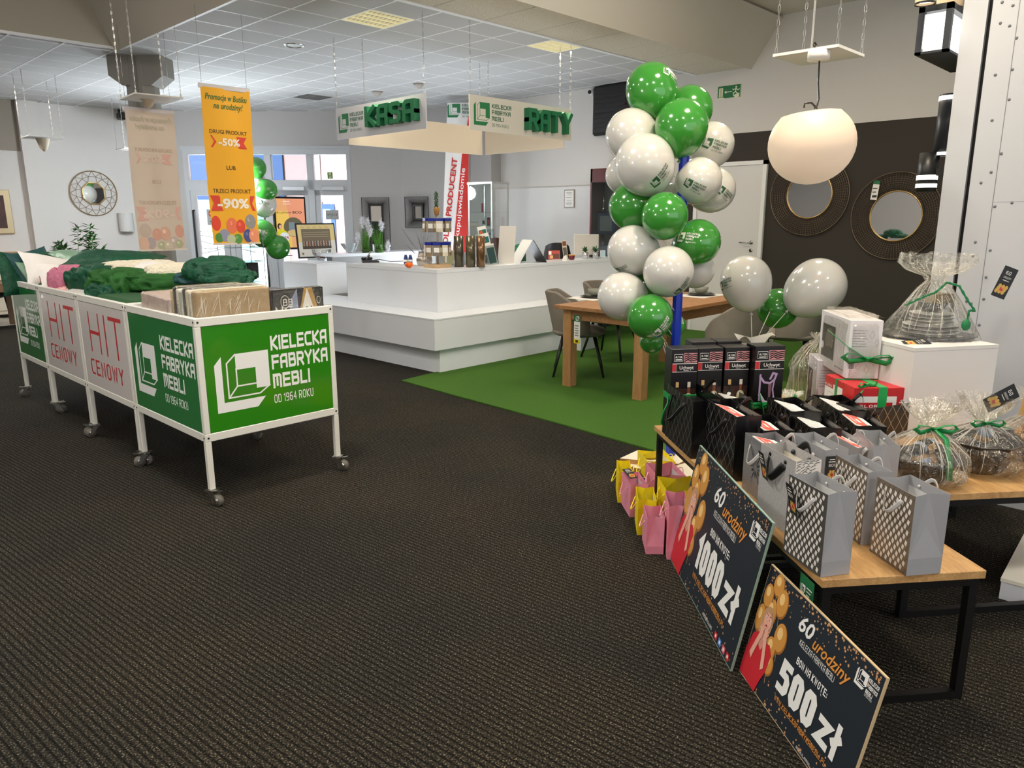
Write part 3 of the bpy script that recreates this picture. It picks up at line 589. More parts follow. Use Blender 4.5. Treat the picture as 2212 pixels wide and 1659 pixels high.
def heap(name, label, cat, loc, w, d, h, m, rz=0, group=None, fold=3, seed=0, amp=.3, rx=0, ribs=0):   # loosely folded plush throw
    def g(a, c):
        th = a*2*math.pi; ph = c*math.pi; x, y, z = math.cos(th)*math.sin(ph), math.sin(th)*math.sin(ph), -math.cos(ph)
        def q(v, e): return math.copysign(abs(v)**e, v)
        p = Vector((q(x, .62), q(y, .62), q(z, .75)))
        n1 = noise.noise(Vector((x*1.1+seed, y*1.4, z*1.2)))*.5; n1 += .22*noise.noise(Vector((x*3+seed, y*4, z*3))); n2 = abs(math.sin((y*fold+n1*4.5+x*1.3)*1.7)); n3 = abs(math.sin((x*fold*.8-y*.7+n1*5+seed)*1.5))
        r = 1+amp*(n1*.9-.42*(1-n2)**3-.3*(1-n3)**4)
        if ribs: r += .03*math.sin(th*ribs)*math.sin(ph)
        return (p.x*w/2*r, p.y*d/2*r, max(-.5, p.z*(1+amp*n1*.7-.55*(1-n2)**3*(p.z > 0)-.4*(1-n3)**4*(p.z > 0)))*h/2)
    b = MB(); b.grid(g, 84, 40, m, closeu=True); o = b.build(name, label=label, cat=cat, group=group); o.location = loc; o.rotation_euler = (rx, 0, rz); return o
def at(x, y, z): return pz(x, y, z)
PH = math.pi
gc = 'cushions and pillows heaped in the promotion bins'; gt = 'plush throws in the promotion bins'
# bodies of hidden goods below the rim keep the piles supported
for k, (v0, v1, c_) in enumerate(((3.90, 4.82, (120, 110, 96)), (4.92, 5.76, (36, 80, 42)), (5.86, 6.70, (200, 196, 188)), (6.81, 7.55, (40, 88, 66)))):
    b = MB().box(1.65, 2.385, v0, v1, .396, .93 if k == 0 else 1.04, mat('goods_%d' % k, c_, .95), bev=.05)
    b.build('packed_goods', label=['lower layers of packed bedding inside the nearest bin', 'lower layers of green throws inside the second bin', 'lower layers of pale pillows inside the third bin', 'lower layers of green cushions inside the farthest bin'][k], cat='goods', kind='stuff')
def put(fn, name, label, cat, x, y, z, *a, **k):
    p = pz(x, y, z); um = 1.63+a[0]*.46
    if p.x < um: p = pu(x, y, um)
    ux = 2.40-a[0]*.36
    if p.x > ux: p = pu(x, y, ux)
    if p.y > 7.45: p = pv(x, y, 7.45)
    return fn(name, label, cat, p, *a, **k)
put(pillow, 'cushion', 'dark green velvet cushion at far left corner of the farthest bin', 'cushion', 48, 592, 1.08, .42, .40, .12, DG, (1.25, .1, .4), group=gc)
put(pillow, 'cushion', 'petrol green bagged cushion with two paper labels at left', 'cushion', 80, 588, 1.09, .42, .42, .13, PT, (1.2, -.1, .55), group=gc)
put(pillow, 'cushion', 'pale green cushion standing beside the petrol bagged cushions', 'cushion', 92, 600, 1.06, .36, .32, .10, PG, (1.1, 0, .5), group=gc)
put(pillow, 'cushion', 'teal green cushion behind the first white pillow', 'cushion', 140, 572, 1.15, .50, .36, .14, DG, (.5, .1, .2), group=gc)
put(pillow, 'cushion', 'sage satin cushion below the bamboo plant', 'cushion', 175, 565, 1.16, .46, .36, .16, PG, (.35, .1, .7), group=gc)
put(pillow, 'cushion', 'long dark green satin cushion on top of the far pile', 'cushion', 248, 563, 1.20, .72, .34, .13, DG, (.25, .05, -.72), group=gc)
put(pillow, 'cushion', 'pale satin cushion under the long dark green one', 'cushion', 268, 572, 1.12, .55, .4, .14, PG, (.1, 0, -.6), group=gc)
put(pillow, 'pillow', 'large white pillow with pointed corner standing in the third bin', 'pillow', 140, 598, 1.08, .66, .44, .16, WP, (.75, .25, .1), group=gc)
put(pillow, 'pillow', 'white pillow with dark red tag beside the pink throw', 'pillow', 165, 615, 1.05, .56, .40, .15, WP, (.7, .2, .0), group=gc)
put(pillow, 'pillow', 'flat white pillow lying behind the cream knit throw', 'pillow', 290, 583, 1.09, .62, .46, .12, WP, (.1, 0, -.5), group=gc)
put(pillow, 'pillow', 'small white pillow corner right of the dark patterned cushion', 'pillow', 345, 578, 1.06, .36, .3, .09, WP, (.1, .1, -.5), group=gc)
put(pillow, 'cushion', 'dark patterned cushion between white pillow and cream knit', 'cushion', 240, 585, 1.10, .5, .28, .08, DB, (.1, 0, -.55), group=gc)
put(heap, 'throw', 'pink plush throw folded into a block', 'throw', 160, 608, 1.07, .34, .32, .26, PI, .1, gt, 2, 1, .12)
put(heap, 'throw', 'pale pink rolled throw in front of the pink block', 'throw', 165, 634, 1.03, .30, .20, .13, LP, .2, gt, 4, 2, .25)
put(heap, 'throw', 'dark green velvet throw heaped beside the pink block', 'throw', 208, 612, 1.07, .34, .44, .30, DG, .1, gt, 2, 3, .35)
put(heap, 'throw', 'mid green plush throw hanging folded over the bin rim', 'throw', 262, 618, 1.07, .42, .42, .26, MG, .3, gt, 3, 4, .38)
put(heap, 'throw', 'dark green fold of throw tucked under the velvet heap', 'throw', 228, 638, 1.02, .22, .26, .18, DG, .3, gt, 2, 9, .3)
put(heap, 'throw', 'cream chunky knit throw in the middle of the pile', 'throw', 300, 586, 1.12, .62, .44, .18, CR, -.5, gt, 5, 5, .22, ribs=22)
put(heap, 'throw', 'cream chunky knit throw behind the ochre fleece', 'throw', 380, 588, 1.08, .44, .34, .14, CR, -.4, gt, 5, 15, .22, ribs=20)
put(heap, 'throw', 'ochre fleece throw folded on the cream knit', 'throw', 345, 594, 1.10, .46, .26, .11, OC, -.7, gt, 7, 6, .3)
put(heap, 'throw', 'long green plush throw lying across the second bin', 'throw', 355, 608, 1.08, .70, .36, .16, MG, -.55, gt, 4, 7, .35)
put(heap, 'throw', 'thick green plush roll at the front of the second bin', 'throw', 385, 612, 1.07, .62, .24, .15, MG, -.6, gt, 2, 8, .25)
put(heap, 'throw', 'petrol green fleece under the dark green stack', 'throw', 440, 600, 1.05, .36, .3, .12, PT, -.5, gt, 3, 10, .3)
put(heap, 'throw', 'dark green folded throw stacked highest at the right', 'throw', 468, 585, 1.12, .40, .34, .20, DG, -.5, gt, 3, 11, .3)
put(heap, 'throw', 'dark green throw spreading below the right stack', 'throw', 487, 600, 1.06, .40, .30, .12, DG, -.5, gt, 4, 12, .35)
# labels hanging from the cushions
for (x, y, nm, lab, m_, rz) in ((59, 612, 'label_tag', 'white paper label on the bagged petrol cushion, left one', PAPER, .5), (73, 610, 'label_tag', 'white paper label on the bagged petrol cushion, right one', PAPER, .5), (90, 610, 'label_tag', 'red and white hang tag beside the white pillow', REDP, 1.0), (110, 616, 'label_tag', 'dark red hang tag on the white pillow', mat('maroon', (110, 20, 36), .5), .9)):
    p = pu(x, y, 1.70); o = MB(basis(p, Vector((0, -1, 0)), Vector((0, .25, 1)).normalized(), Vector((-1, 0, 0)))).box(-.035, .035, -.05, .05, -.001, .001, m_).build(nm, label=lab, cat='label')
# ------------------------------------------------------------------ shrink-wrapped packs in the nearest bin
WR = film('pack_film', (250, 246, 236), .10, 26, .8)
BEIGE = mat('pack_beige', (184, 156, 112), .5, vary=.1, vscale=3); SPW = mat('pack_white', (230, 224, 208), .45, vary=.12, vscale=30, stretch=(.2, 1, 1)); SPB = mat('pack_black', (30, 30, 34), .3)
gp = 'shrink-wrapped bedding packs in the nearest bin'
def pack(label, u0, u1, v0, v1, z0, z1, m, mf=None, tilt=0, deco=None, group=gp):
    o = thing('bedding_pack', label, 'pack', ((u0+u1)/2, (v0+v1)/2, z0), group=group, rot=(tilt, 0, 0)); w, d_, h = u1-u0, v1-v0, z1-z0
    MB().box(-w/2, w/2, -d_/2, d_/2, 0, h, m, bev=.006).build('pack_body', o)
    if deco: p = P2((-w/2, -d_/2-.001, 0), (1, 0, 0), (0, 0, 1)); deco(p, w, h); p.mb.build('pack_print', o)
    MB().box(-w/2-.004, w/2+.004, -d_/2-.004, d_/2+.004, -.002, h+.004, WR, bev=.012).build('shrink_film', o); return o
def dbeige(p, w, h): p.rect(w*.14, .03*h, w*.27, h*.30, PAPER, 1); p.st_('KONTAKT', w*.15, h*.2, h*.05, DARKP, 2, width=w*.1); p.rect(w*.155, h*.06, w*.255, h*.17, REDP, 2); p.rect(w*.16, h*.09, w*.25, h*.11, PAPER, 3)
def dgeo(p, w, h):
    gd = mat('print_gold', (196, 156, 82), .35); p.rect(0, 0, w, h, SPB, 1); p.poly([(w*.28, 0), (w*.36, h*.7), (w*.48, h), (w*.5, 0)], mat('print_bluegrey', (150, 160, 190), .4), 2)
    p.poly([(w*.48, 0), (w*.62, h), (w*.78, h), (w*.93, 0)], gd, 2); p.poly([(w*.5, 0), (w*.68, h), (w*.86, 0)], PAPER, 3)
    for i in range(7): p.ell(w*(.60+.03*i), h*(.28+.05*(i % 3)), w*.012, h*.05, DARKP, 4, n=8)
    p.ell(w*.24, h*.62, w*.085, h*.2, PAPER, 2); p.ell(w*.24, h*.62, w*.078, h*.185, SPB, 3); p.st_('BB', w*.2, h*.5, h*.2, PAPER, 4, t=.9); p.st_('NG', w*.05, h*.12, h*.36, PAPER, 2, t=.8, rot=math.pi/2*0)
    p.ell(w*.90, h*.6, w*.04, h*.12, PAPER, 4); p.ell(w*.90, h*.6, w*.034, h*.10, SPB, 5)
zt_ = .965
pack('beige shrink-wrapped pack with a price label at the front of the bin', 1.64, 2.06, 3.90, 3.955, zt_, 1.172, BEIGE, deco=dbeige)
pack('black and gold patterned pack at the right front of the bin', 2.07, 2.40, 3.90, 3.96, zt_, 1.15, SPB, deco=dgeo)
vv = 3.965; random.seed(4)
for i in range(7):
    d_ = random.choice((.03, .036, .042)); c_ = [(226, 220, 204), (222, 214, 190), (60, 60, 62), (200, 206, 190), (232, 226, 214), (44, 44, 50), (214, 196, 150)][i]
    def dsp(p, w, h): pass
    k = pack('upright wrapped pack with %s spine, number %s behind the beige one' % (['cream', 'ivory', 'charcoal', 'pale olive', 'white', 'black', 'mustard'][i], ['one', 'two', 'three', 'four', 'five', 'six', 'seven'][i]), 1.64, 2.05-.01*i, vv, vv+d_, zt_, 1.165+.008*(i % 3), mat('spine_%d' % i, c_, .45, vary=.15, vscale=40))
    p = P2((-.2051, d_*.32, .04), (0, 0, 1), (0, -1, 0), MB(), n=(-1, 0, 0)); p.st_(['POSCIEL', 'KOLDRA', 'SATYNA', 'KOMPLET', 'POSCIEL', 'NARZUTA', 'KOMPLET'][i], 0, 0, d_*.42, DARKP if c_[0] > 120 else PAPER, 1, t=1); p.mb.build('spine_print', k)
    vv += d_+.004
gp2 = 'flat wrapped packs lying in the nearest bin'
fl = [(1.79, 4.42, .34, .40, 1.12, (206, 186, 176), 'pale pink patterned pack lying at left of the bin'), (2.05, 4.55, .40, .30, 1.135, (222, 212, 190), 'cream wrapped pack lying behind the upright packs'), (2.22, 4.25, .30, .34, 1.11, (70, 84, 120), 'blue patterned pack lying at right of the bin'), (2.20, 4.62, .32, .24, 1.13, (232, 224, 214), 'white wrapped pack lying at far right of the bin'), (1.86, 4.72, .32, .16, 1.10, (196, 90, 84), 'red edged pack peeking out behind the cream one'), (2.26, 4.02, .24, .1, 1.11, (92, 92, 100), 'grey wrapped pack lying right behind the gold patterned one')]
for (u, v, w, d_, z, c_, lab) in fl: pack(lab, u-w/2, u+w/2, v-d_/2, v+d_/2, z-.10, z, mat('flat_%d_%d' % (c_[0], c_[1]), c_, .5, vary=.35, vscale=26), tilt=.04, group=gp2)
# ------------------------------------------------------------------ hanging banners
OR = mat('banner_orange', (246, 178, 32), .6, bump=.25, bscale=5, dist=.02); BK = mat('banner_back', (216, 200, 184), .7, bump=.2, bscale=5, dist=.02)
def banner(label, v, x0, y0, x1, x0b, x1b, yb, faded):
    A = pv(x0, y0, v); Bq = pv(x1, y0+12, v); zb_ = pv(x0b, yb, v).z; w = Bq.x-A.x; h = A.z-zb_; cx = (A.x+Bq.x)/2
    r = thing('hanging_banner', label, 'banner', (cx, v, zb_), group=None)
    base = BK if faded else OR
    def wav(a, b): return Vector(((a-.5)*w, .012*math.sin(b*5)+.008*math.sin(a*7+b*3), b*h))
    MB().grid(wav, 10, 30, base, smooth=True).build('banner_cloth', r)
    MB().box(-w/2-.012, w/2+.012, -.012, .012, h-.012, h+.03, mat('banner_rail', (214, 208, 210), .3), bev=.004).build('top_rail', r); MB().box(-w/2-.005, w/2+.005, -.006, .006, -.012, .006, mat('banner_rail_low', (226, 214, 200), .3)).build('bottom_rail', r)
    for e in (-.46, .46): MB().tube([(w*e, 0, h+.03), (w*e, 0, 3.4-zb_)], .0015, STEEL, n=5).build('hanging_wire', r)
    mir = faded
    def wrap(a, b, off):
        aa = a/w+.5; p = wav(aa if not mir else aa, b/h); p.y -= .002+off; return p
    P = P2((0, 0, 0), (1, 0, 0), (0, 0, 1), wrap=wrap, step=.0006)
    if not faded: cg, ck, crd, cw = mat('banner_green', (34, 108, 50), .6), mat('banner_black', (58, 44, 20), .6), mat('banner_red', (222, 66, 44), .55), mat('banner_white', (250, 240, 226), .6)
    else: cg, ck, crd, cw = mat('f_green', (190, 182, 160), .7), mat('f_black', (196, 172, 150), .7), mat('f_red', (222, 178, 166), .7), mat('f_white', (228, 206, 190), .7)
    s = -1 if mir else 1
    P.ft('Promocje w Butiku', 0, h*.925, h*.040, cg, 1, bold=.012, shear=.3, align=.5, mir=mir, width=w*.86); P.ft('na urodziny!', s*w*.03, h*.872, h*.040, cg, 1, bold=.012, shear=.3, align=.5, mir=mir, width=w*.62)
    P.ft('DRUGI PRODUKT', 0, h*.715, h*.026, ck, 1, bold=.008, align=.5, mir=mir, width=w*.78)
    def rib(yc, hh, ww): P.poly([(-ww/2, yc-hh/2), (ww/2, yc-hh/2), (ww/2-w*.07, yc), (ww/2, yc+hh/2), (-ww/2, yc+hh/2), (-ww/2+w*.07, yc)], crd, 1)
    rib(h*.665, h*.075, w*.76); P.ft('-50%', 0, h*.642, h*.046, cw, 2, bold=.03, align=.5, mir=mir, width=w*.46)
    P.ft('LUB', 0, h*.487, h*.028, ck, 1, bold=.008, align=.5, mir=mir)
    P.ft('TRZECI PRODUKT', 0, h*.335, h*.028, ck, 1, bold=.008, align=.5, mir=mir, width=w*.80)
    rib(h*.268, h*.10, w*.95); P.ft('-90%', 0, h*.236, h*.064, cw, 2, bold=.035, align=.5, mir=mir, width=w*.66)
    bal = [(-.40, .135, .10, .050, (226, 70, 44)), (-.25, .055, .11, .042, (150, 150, 176)), (-.36, .04, .09, .032, (80, 140, 60)), (-.08, .12, .11, .052, (240, 120, 84)), (.10, .115, .095, .045, (226, 74, 52)), (.33, .145, .12, .05, (150, 146, 144)), (.02, .03, .09, .034, (90, 150, 70)), (.24, .05, .10, .045, (70, 80, 140)), (.38, .05, .12, .046, (236, 150, 110)), (-.12, .03, .09, .03, (190, 200, 160))]
    for i, (bx, by, rx_, ry_, cc) in enumerate(bal):
        if faded: cc = tuple(int(q*.25+(216, 196, 178)[k]*.75) for k, q in enumerate(cc))
        bx_ = s*bx; P.ell(bx_*w, by*h, rx_*w, ry_*h, mat('bl_%d%d' % (i, faded), cc, .6), 2+i*.2, 24); P.ell(bx_*w-rx_*w*.25, by*h+ry_*h*.3, rx_*w*.33, ry_*h*.3, mat('blh_%d%d' % (i, faded), tuple(min(255, q+34) for q in cc), .6), 2.1+i*.2, 14)
    P.mb.build('banner_print', r)
    return r
banner('orange promotion banner hanging from the ceiling, printed front towards us', 7.0, 431, 186, 537, 459, 567, 527, False)
banner('pale back side of a hanging banner with mirrored print showing through', 8.2, 268, 236, 374, 291, 390, 541, True)

bg0 = bpy.data.objects['bedding_pack']; cz_ = MB(); random.seed(9); FGLINT = mat('film_glint', (250, 244, 226), .12, alpha=.7, coat=.6)  # whitish strips on the pack front stand in for highlights on the film
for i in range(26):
    x = random.uniform(-.19, .19); z1_ = random.uniform(.14, .20); L_2 = random.uniform(.03, .15); dx = random.uniform(-.01, .05); cz_.tube([(x, -.034, z1_), (x-dx*.5, -.0345, z1_-L_2*.5), (x-dx, -.034, z1_-L_2)], [.0004, .0016, .0004], FGLINT, n=3)
cz_.build('film_glint', bg0, kind='stuff')
# ------------------------------------------------------------------ reception counter
CW = mat('counter_white', (232, 236, 241), .3, coat=.2)
CI = mat('counter_inner', (170, 168, 164), .6)
ZB, ZS, ZT = .25, .57, 1.017
VE = pu(748, 569, 5.05).y
cr_ = thing('reception_counter', 'large white L-shaped reception counter with a bench running around it', 'counter', (4.79, 5.66, 0)); M = T(-4.79, -5.66, 0)
MB(M).prism([(4.79, 5.66), (6.73, 5.66), (6.73, 6.1), (5.25, 6.1), (5.25, 9.6), (4.79, 9.6)], 0, ZB+.004, CW).build('plinth', cr_)
MB(M).box(6.74, 7.05, 5.40, 5.95, 0, ZB+.06, CW).build('bench_support', cr_)
MB(M).prism([(4.68, 5.60), (8.4, 5.60), (8.4, 6.15), (5.35, 6.15), (5.35, 9.75), (4.68, 9.75)], ZB+.004, ZS-.016, CW).build('bench_box', cr_)
MB(M).prism([(4.677, 5.597), (8.4, 5.597), (8.4, 6.15), (5.35, 6.15), (5.35, 9.75), (4.677, 9.75)], ZS-.0135, ZS, CW).build('bench_top', cr_)
MB(M).prism([(5.05, 5.98), (8.4, 5.98), (8.4, 6.3), (5.40, 6.3), (5.40, VE), (5.05, VE)], ZS, ZT-.038, CW).build('counter_wall', cr_)
MB(M).prism([(5.047, 5.977), (5.62, 5.977), (5.62, 6.36), (5.46, 6.36), (5.46, VE), (5.047, VE)], ZT-.0365, ZT, CW).build('counter_top', cr_)
MB(M).prism([(5.622, 5.977), (8.4, 5.977), (8.4, 6.36), (5.622, 6.36)], ZT-.0365, ZT, CW).build('counter_top', cr_)
ZD = 1.06; vb = pz(800, 546, ZD).y
bc = thing('back_desk', 'white work desk behind the counter carrying plumed grass and crystal bowl', 'desk', (5.6, vb, 0)); M = T(-5.6, -vb, 0)
MB(M).box(pv(722, 546, vb).x, pv(968, 541, vb).x, vb, vb+.45, ZD-.04, ZD, CW).build('desk_top', bc); MB(M).box(pv(725, 546, vb).x+.1, pv(968, 541, vb).x-.05, vb+.25, vb+.4, 0, ZD-.04, CI).build('desk_body', bc)
# white pedestal box on the far end of the bench
bx = pv(747, 560, 8.50).x
pb = MB().box(5.165, bx, 8.50, 9.35, ZS, .974-.018, CW).box(5.163, bx+.002, 8.498, 9.352, .974-.0165, .974, CW); pb.build('display_plinth', label='white box plinth at the far end of the counter carrying screen and team photo', cat='plinth')
# ------------------------------------------------------------------ helpers to stand things by pixel
def face_cam(p): return math.atan2(FWD.y, FWD.x)-math.pi/2
FC = math.atan2(RIGHT.y, RIGHT.x)                                 # rotation that turns local x to the image's right
def lathe_thing(name, label, cat, x, y, z, prof, m, group=None, n=20):
    p = pz(x, y, z); o = MB().lathe(prof, m, n=n).build(name, label=label, cat=cat, group=group); o.location = p; return o
# desk phone
ph = thing('desk_phone', 'black desk telephone with grey screen on the counter', 'telephone', pz(800, 567, ZT), -.5)
MB().prism([(-.10, 0), (.10, 0), (.10, .02), (-.02, .035), (-.10, .03)], -.07, .07, BLACK, RX(math.pi/2)).build('phone_base', ph)
MB().box(-.06, .02, -.06, .06, -.008, .008, BLACK, T(-.02, 0, .075) @ RY(-1.05), bev=.004).build('keypad', ph); MB().box(-.025, .02, -.05, .05, -.002, .002, mat('lcd', (140, 150, 150), .2), T(-.005, -.0, .11) @ RY(-1.05)).build('phone_screen', ph)
MB().box(-.10, .04, -.022, .022, 0, .028, BLACK, T(0, .095, .03), bev=.01).build('handset', ph)
MB().tube([(0.02, .06, .02), (.12, .1, .03), (.25, .06, .004), (.4, .08, .004), (.5, .14, .004)], .004, BLACK, n=6).build('cord', ph)
# two small blue bottles, pumpkin
for i, (x, y) in enumerate(((877, 571), (887, 571))):
    b = lathe_thing('blue_bottle', ['small blue bottle behind the orange pumpkin, left one', 'small blue bottle behind the orange pumpkin, right one'][i], 'bottle', x, y, ZT, [(.024, 0), (.026, .06), (.02, .09), (.016, .095), (.016, .11)], mat('bottle_blue', (20, 50, 110), .3))
    MB().cyl(.0265, .03, .055, PAPER, n=16).build('bottle_label', b)
b = MB(); b.grid(lambda a, c: (lambda th, phi: (.042*math.sin(phi)*(1+.09*abs(math.cos(th*4)))*math.cos(th), .042*math.sin(phi)*(1+.09*abs(math.cos(th*4)))*math.sin(th), .034-.034*math.cos(phi)*(1-.25*math.exp(-(phi-math.pi)**2*3))))(a*2*math.pi, .02+c*3.1), 48, 12, mat('pumpkin_orange', (240, 104, 18), .35), closeu=True)
pk_ = b.build('pumpkin', label='small orange decorative pumpkin on the counter corner', cat='pumpkin'); pk_.location = pz(883.5, 578.5, ZT)
MB().tube([(0, 0, .055), (.003, 0, .068), (.008, 0, .078)], [.006, .004, .003], mat('stalk', (110, 120, 60), .7), n=6).build('stalk', pk_)
# ribbed silver vase with dry twigs
SILV = mat('silver_glass', (196, 186, 176), .18, .85)
b = MB(); b.grid(lambda a, c: (lambda th, r, z: ((r+.003*math.cos(th*26))*math.cos(th), (r+.003*math.cos(th*26))*math.sin(th), z))(a*2*math.pi, [.068, .082, .088, .086, .078, .06, .062][min(6, int(c*6+.01))], c*.16), 104, 6, SILV, closeu=True)
vs_ = b.build('ribbed_vase', label='squat ribbed silver vase with dry twigs left of the rack', cat='vase'); vs_.location = pz(917, 574, ZT)
MB().lathe([(.001, .004), (.066, .004), (.066, .01)], SILV, n=24).build('vase_bottom', vs_)
TW = mat('dry_twig', (108, 92, 96), .9); LV = mat('dry_leaf', (128, 128, 132), .9); random.seed(3)
for i in range(22):
    a, r = random.uniform(0, 6.28), random.uniform(.03, .13); h = random.uniform(.24, .42)
    MB().tube([(.01*math.cos(a), .01*math.sin(a), .1), (r*.5*math.cos(a), r*.5*math.sin(a), h*.6), (r*math.cos(a), r*math.sin(a), h)], [.0016, .0014, .0006], TW, n=4).build('twig', vs_)
for (a, r, h) in ((FC+math.pi, .20, .34), (FC+math.pi+.2, .17, .20)):
    t = MB(); t.tube([(.01*math.cos(a), .01*math.sin(a), .1), (r*math.cos(a)*.8, r*math.sin(a)*.8, h*.85)], .002, TW, n=4); t.tube([(r*math.cos(a)*.6, r*math.sin(a)*.6, h*.66), (r*.8*math.cos(a), r*.8*math.sin(a), h*.85), (r*1.25*math.cos(a), r*1.25*math.sin(a), h*1.25)], [.004, .016, .003], LV, n=6, flat=(1, .4)); t.build('leaf_spike', vs_)
# rotating rack with scented sachets on a wooden base
rp = pz(946, 577, ZT); rk = thing('sachet_rack', 'two-tier wire rack hung with clear blue-topped sachets on a wooden base', 'rack', rp, 0)
LW = wood('light_wood', (208, 178, 138), (184, 150, 108), 3)
MB().box(-.12, .10, -.12, .10, 0, .035, LW, bev=.003).build('rack_base', rk)
MB().lathe([(.0001, .033), (.012, .033), (.012, .56), (.0001, .56)], mat('rack_pole', (176, 168, 150), .3, .6), n=12).build('rack_pole', rk)
SAT = film('sachet_film', (250, 250, 248), .12, 40, .6); BLU = mat('sachet_blue', (24, 44, 150), .4); INS = [mat('seed_brown', (150, 130, 104), .8, vary=.5, vscale=160), mat('seed_pale', (222, 212, 190), .8, vary=.4, vscale=160), mat('seed_grey', (128, 118, 108), .8, vary=.5, vscale=180)]
for k, (zr, R_, n_) in enumerate(((.53, .165, 20), (.275, .15, 18))):
    ring = MB()
    for j in range(8):
        a = j*math.pi/4; ring.tube([(0, 0, zr), (R_*math.cos(a), R_*math.sin(a), zr), (R_*1.04*math.cos(a), R_*1.04*math.sin(a), zr+.018)], .002, STEEL, n=5)
    ring.tube([(R_*.75*math.cos(t*.2618), R_*.75*math.sin(t*.2618), zr) for t in range(24)], .002, STEEL, n=5, closed=True)
    ring.build('rack_ring', rk)
    for j in range(n_):
        a = j*2*math.pi/n_+.1; rr = R_*(.72+.2*(j % 2)); Mx = T(rr*math.cos(a), rr*math.sin(a), zr) @ RZ(a+math.pi/2+random.uniform(-.25, .25)) @ RX(random.uniform(-.08, .08))
        s = MB(Mx).box(-.038, .038, -.004, .004, -.15, -.032, INS[j % 3], bev=.003).build('sachet', rk)
        MB(Mx).box(-.039, .039, -.0045, .0045, -.032, -.004, BLU).build('sachet_header', s); MB(Mx).box(-.030, .030, -.0052, .0052, -.11, -.06, PAPER if j % 2 else INS[1]).build('sachet_label', s)
pp = thing('potted_cactus', 'tiny green succulent in a terracotta pot on top of the rack', 'plant', rp+Vector((0, 0, .56)))
MB().lathe([(.022, 0), (.034, .07), (.036, .08), (.03, .08)], mat('terracotta', (196, 140, 76), .7), n=16).build('pot', pp); b = MB(); random.seed(5)
for i in range(26):
    a = i*2.4; z = .085+i*.0062; b.sphere(.013, mat('succulent', (48, 82, 44), .7), T(.014*math.cos(a), .014*math.sin(a), z) @ RZ(a) @ RY(.8) @ SC(1.3, .6, .45), 8, 5)
b.build('succulent_leaves', pp, kind='stuff')
# frosted glass block, tall metallic vases
b = thing('glass_block', 'olive glass plaque behind the rack base', 'plaque', pz(971, 571, ZT), FC); MB().box(-.08, .08, 0, .02, 0, .16, mat('olive_glass', (176, 172, 134), .2, coat=.5), bev=.003).build('plaque_body', b); MB().box(-.05, -.03, -.004, 0, .02, .12, PAPER).build('plaque_mark', b)
for i, (x, yb, yt, wpx, c_, lab) in enumerate(((997, 577, 511, 21, (128, 122, 104), 'tall smoked metallic cylinder vase, left of the trio'), (1022, 577.5, 511, 20, (140, 130, 102), 'tall smoked metallic cylinder vase, middle of the trio'), (1044, 577, 511, 19, (176, 132, 92), 'tall copper toned cylinder vase, right of the trio'))):
    p = pz(x, yb, ZT); r = wpx*mpp(p)/2; h = (yb-yt)*mpp(p)
    o = MB().lathe([(.0001, 0), (r, 0), (r, h), (r-.004, h), (r-.004, .03), (.0001, .03)], mat('vase_metal_%d' % i, tuple(int(q*.72) for q in c_), .22, .55, bump=.2, bscale=30, stretch=(1, 1, .05)), n=32).build('cylinder_vase', label=lab, cat='vase'); o.location = p+Vector((0, .04, 0))
# brochure holder
TEAL = mat('brochure_teal', (18, 110, 104), .4)
b = thing('brochure_holder', 'clear stepped holder with teal and white leaflets on the counter', 'holder', pz(1068, 572, ZT)+Vector((0, .05, 0)), FC)
for i, (dx, dz, c1) in enumerate(((-.06, .20, PAPER), (-.03, .12, PAPER), (.03, 0, PAPER))):
    l = MB(T(dx, -.02*i, dz) @ RY(-.22)).box(-.05, .05, 0, .006, 0, .24, c1).build('leaflet', b)
    MB(T(dx, -.02*i, dz) @ RY(-.22)).box(-.042, .042, -.0015, 0, .02 if i == 2 else .13, .20, TEAL).build('leaflet_print', l)
    if i < 2: MB(T(dx, -.02*i, dz) @ RY(-.22)).box(-.035, .0, -.003, -.0015, .15, .19, mat('leaflet_orange', (206, 96, 40), .5)).build('leaflet_picture', l)
MB(RY(-.15)).box(-.07, .09, -.07, -.066, 0, .22, glass('acrylic', (235, 240, 240), .08)).box(-.07, .09, .02, .024, 0, .4, glass('acrylic', (235, 240, 240), .08)).build('acrylic_stand', b, kind='stuff')
# white sign board, tent calendar
b = thing('sign_board', 'blank white counter sign seen from behind on a white foot', 'sign', pz(1098, 571, ZT)+Vector((0, .05, 0)), FC); MB().box(-.12, .12, -.06, .04, 0, .008, WHITE).build('sign_foot', b); MB(T(0, 0, .008) @ RX(-.12) @ Matrix.Shear('XZ', 4, (.0, .0))).prism([(-.09, 0), (.10, 0), (.13, .43), (-.06, .43)], -.003, .003, mat('sign_grey', (206, 202, 196), .5), RX(math.pi/2)).build('sign_panel', b)
cal = thing('tent_calendar', 'white tent calendar with dark forest picture standing on the counter', 'calendar', pz(1150, 567, ZT)+Vector((0, .05, 0)), FC+.5)
MB().prism([(-.21, 0), (-.20, 0), (-.02, .27), (-.03, .27)], -.12, .12, PAPER, RX(math.pi/2)).build('calendar_back', cal); MB().prism([(.17, 0), (.18, 0), (-.01, .27), (-.02, .27)], -.12, .12, mat('calendar_dark', (50, 44, 40), .5), RX(math.pi/2)).build('calendar_front', cal)
d = Vector((.19, 0, -.27)).normalized(); p = P2((-.012, -.115, .27)+Vector((0, 0, 0)) if False else (-.008, -.118, .268), (0, 1, 0), d, MB(), n=Vector((.27, 0, .19)).normalized()); p.rect(0, 0, .236, .15, PAPER, 1); p.rect(0, .155, .236, .30, mat('forest_print', (84, 70, 52), .5, vary=.9, vscale=45), 1)
for i in range(6):
    for j in range(7): p.rect(.02+j*.03, .03+i*.018, .032+j*.03, .038+i*.018, mat('print_grey', (150, 150, 150), .6), 2)
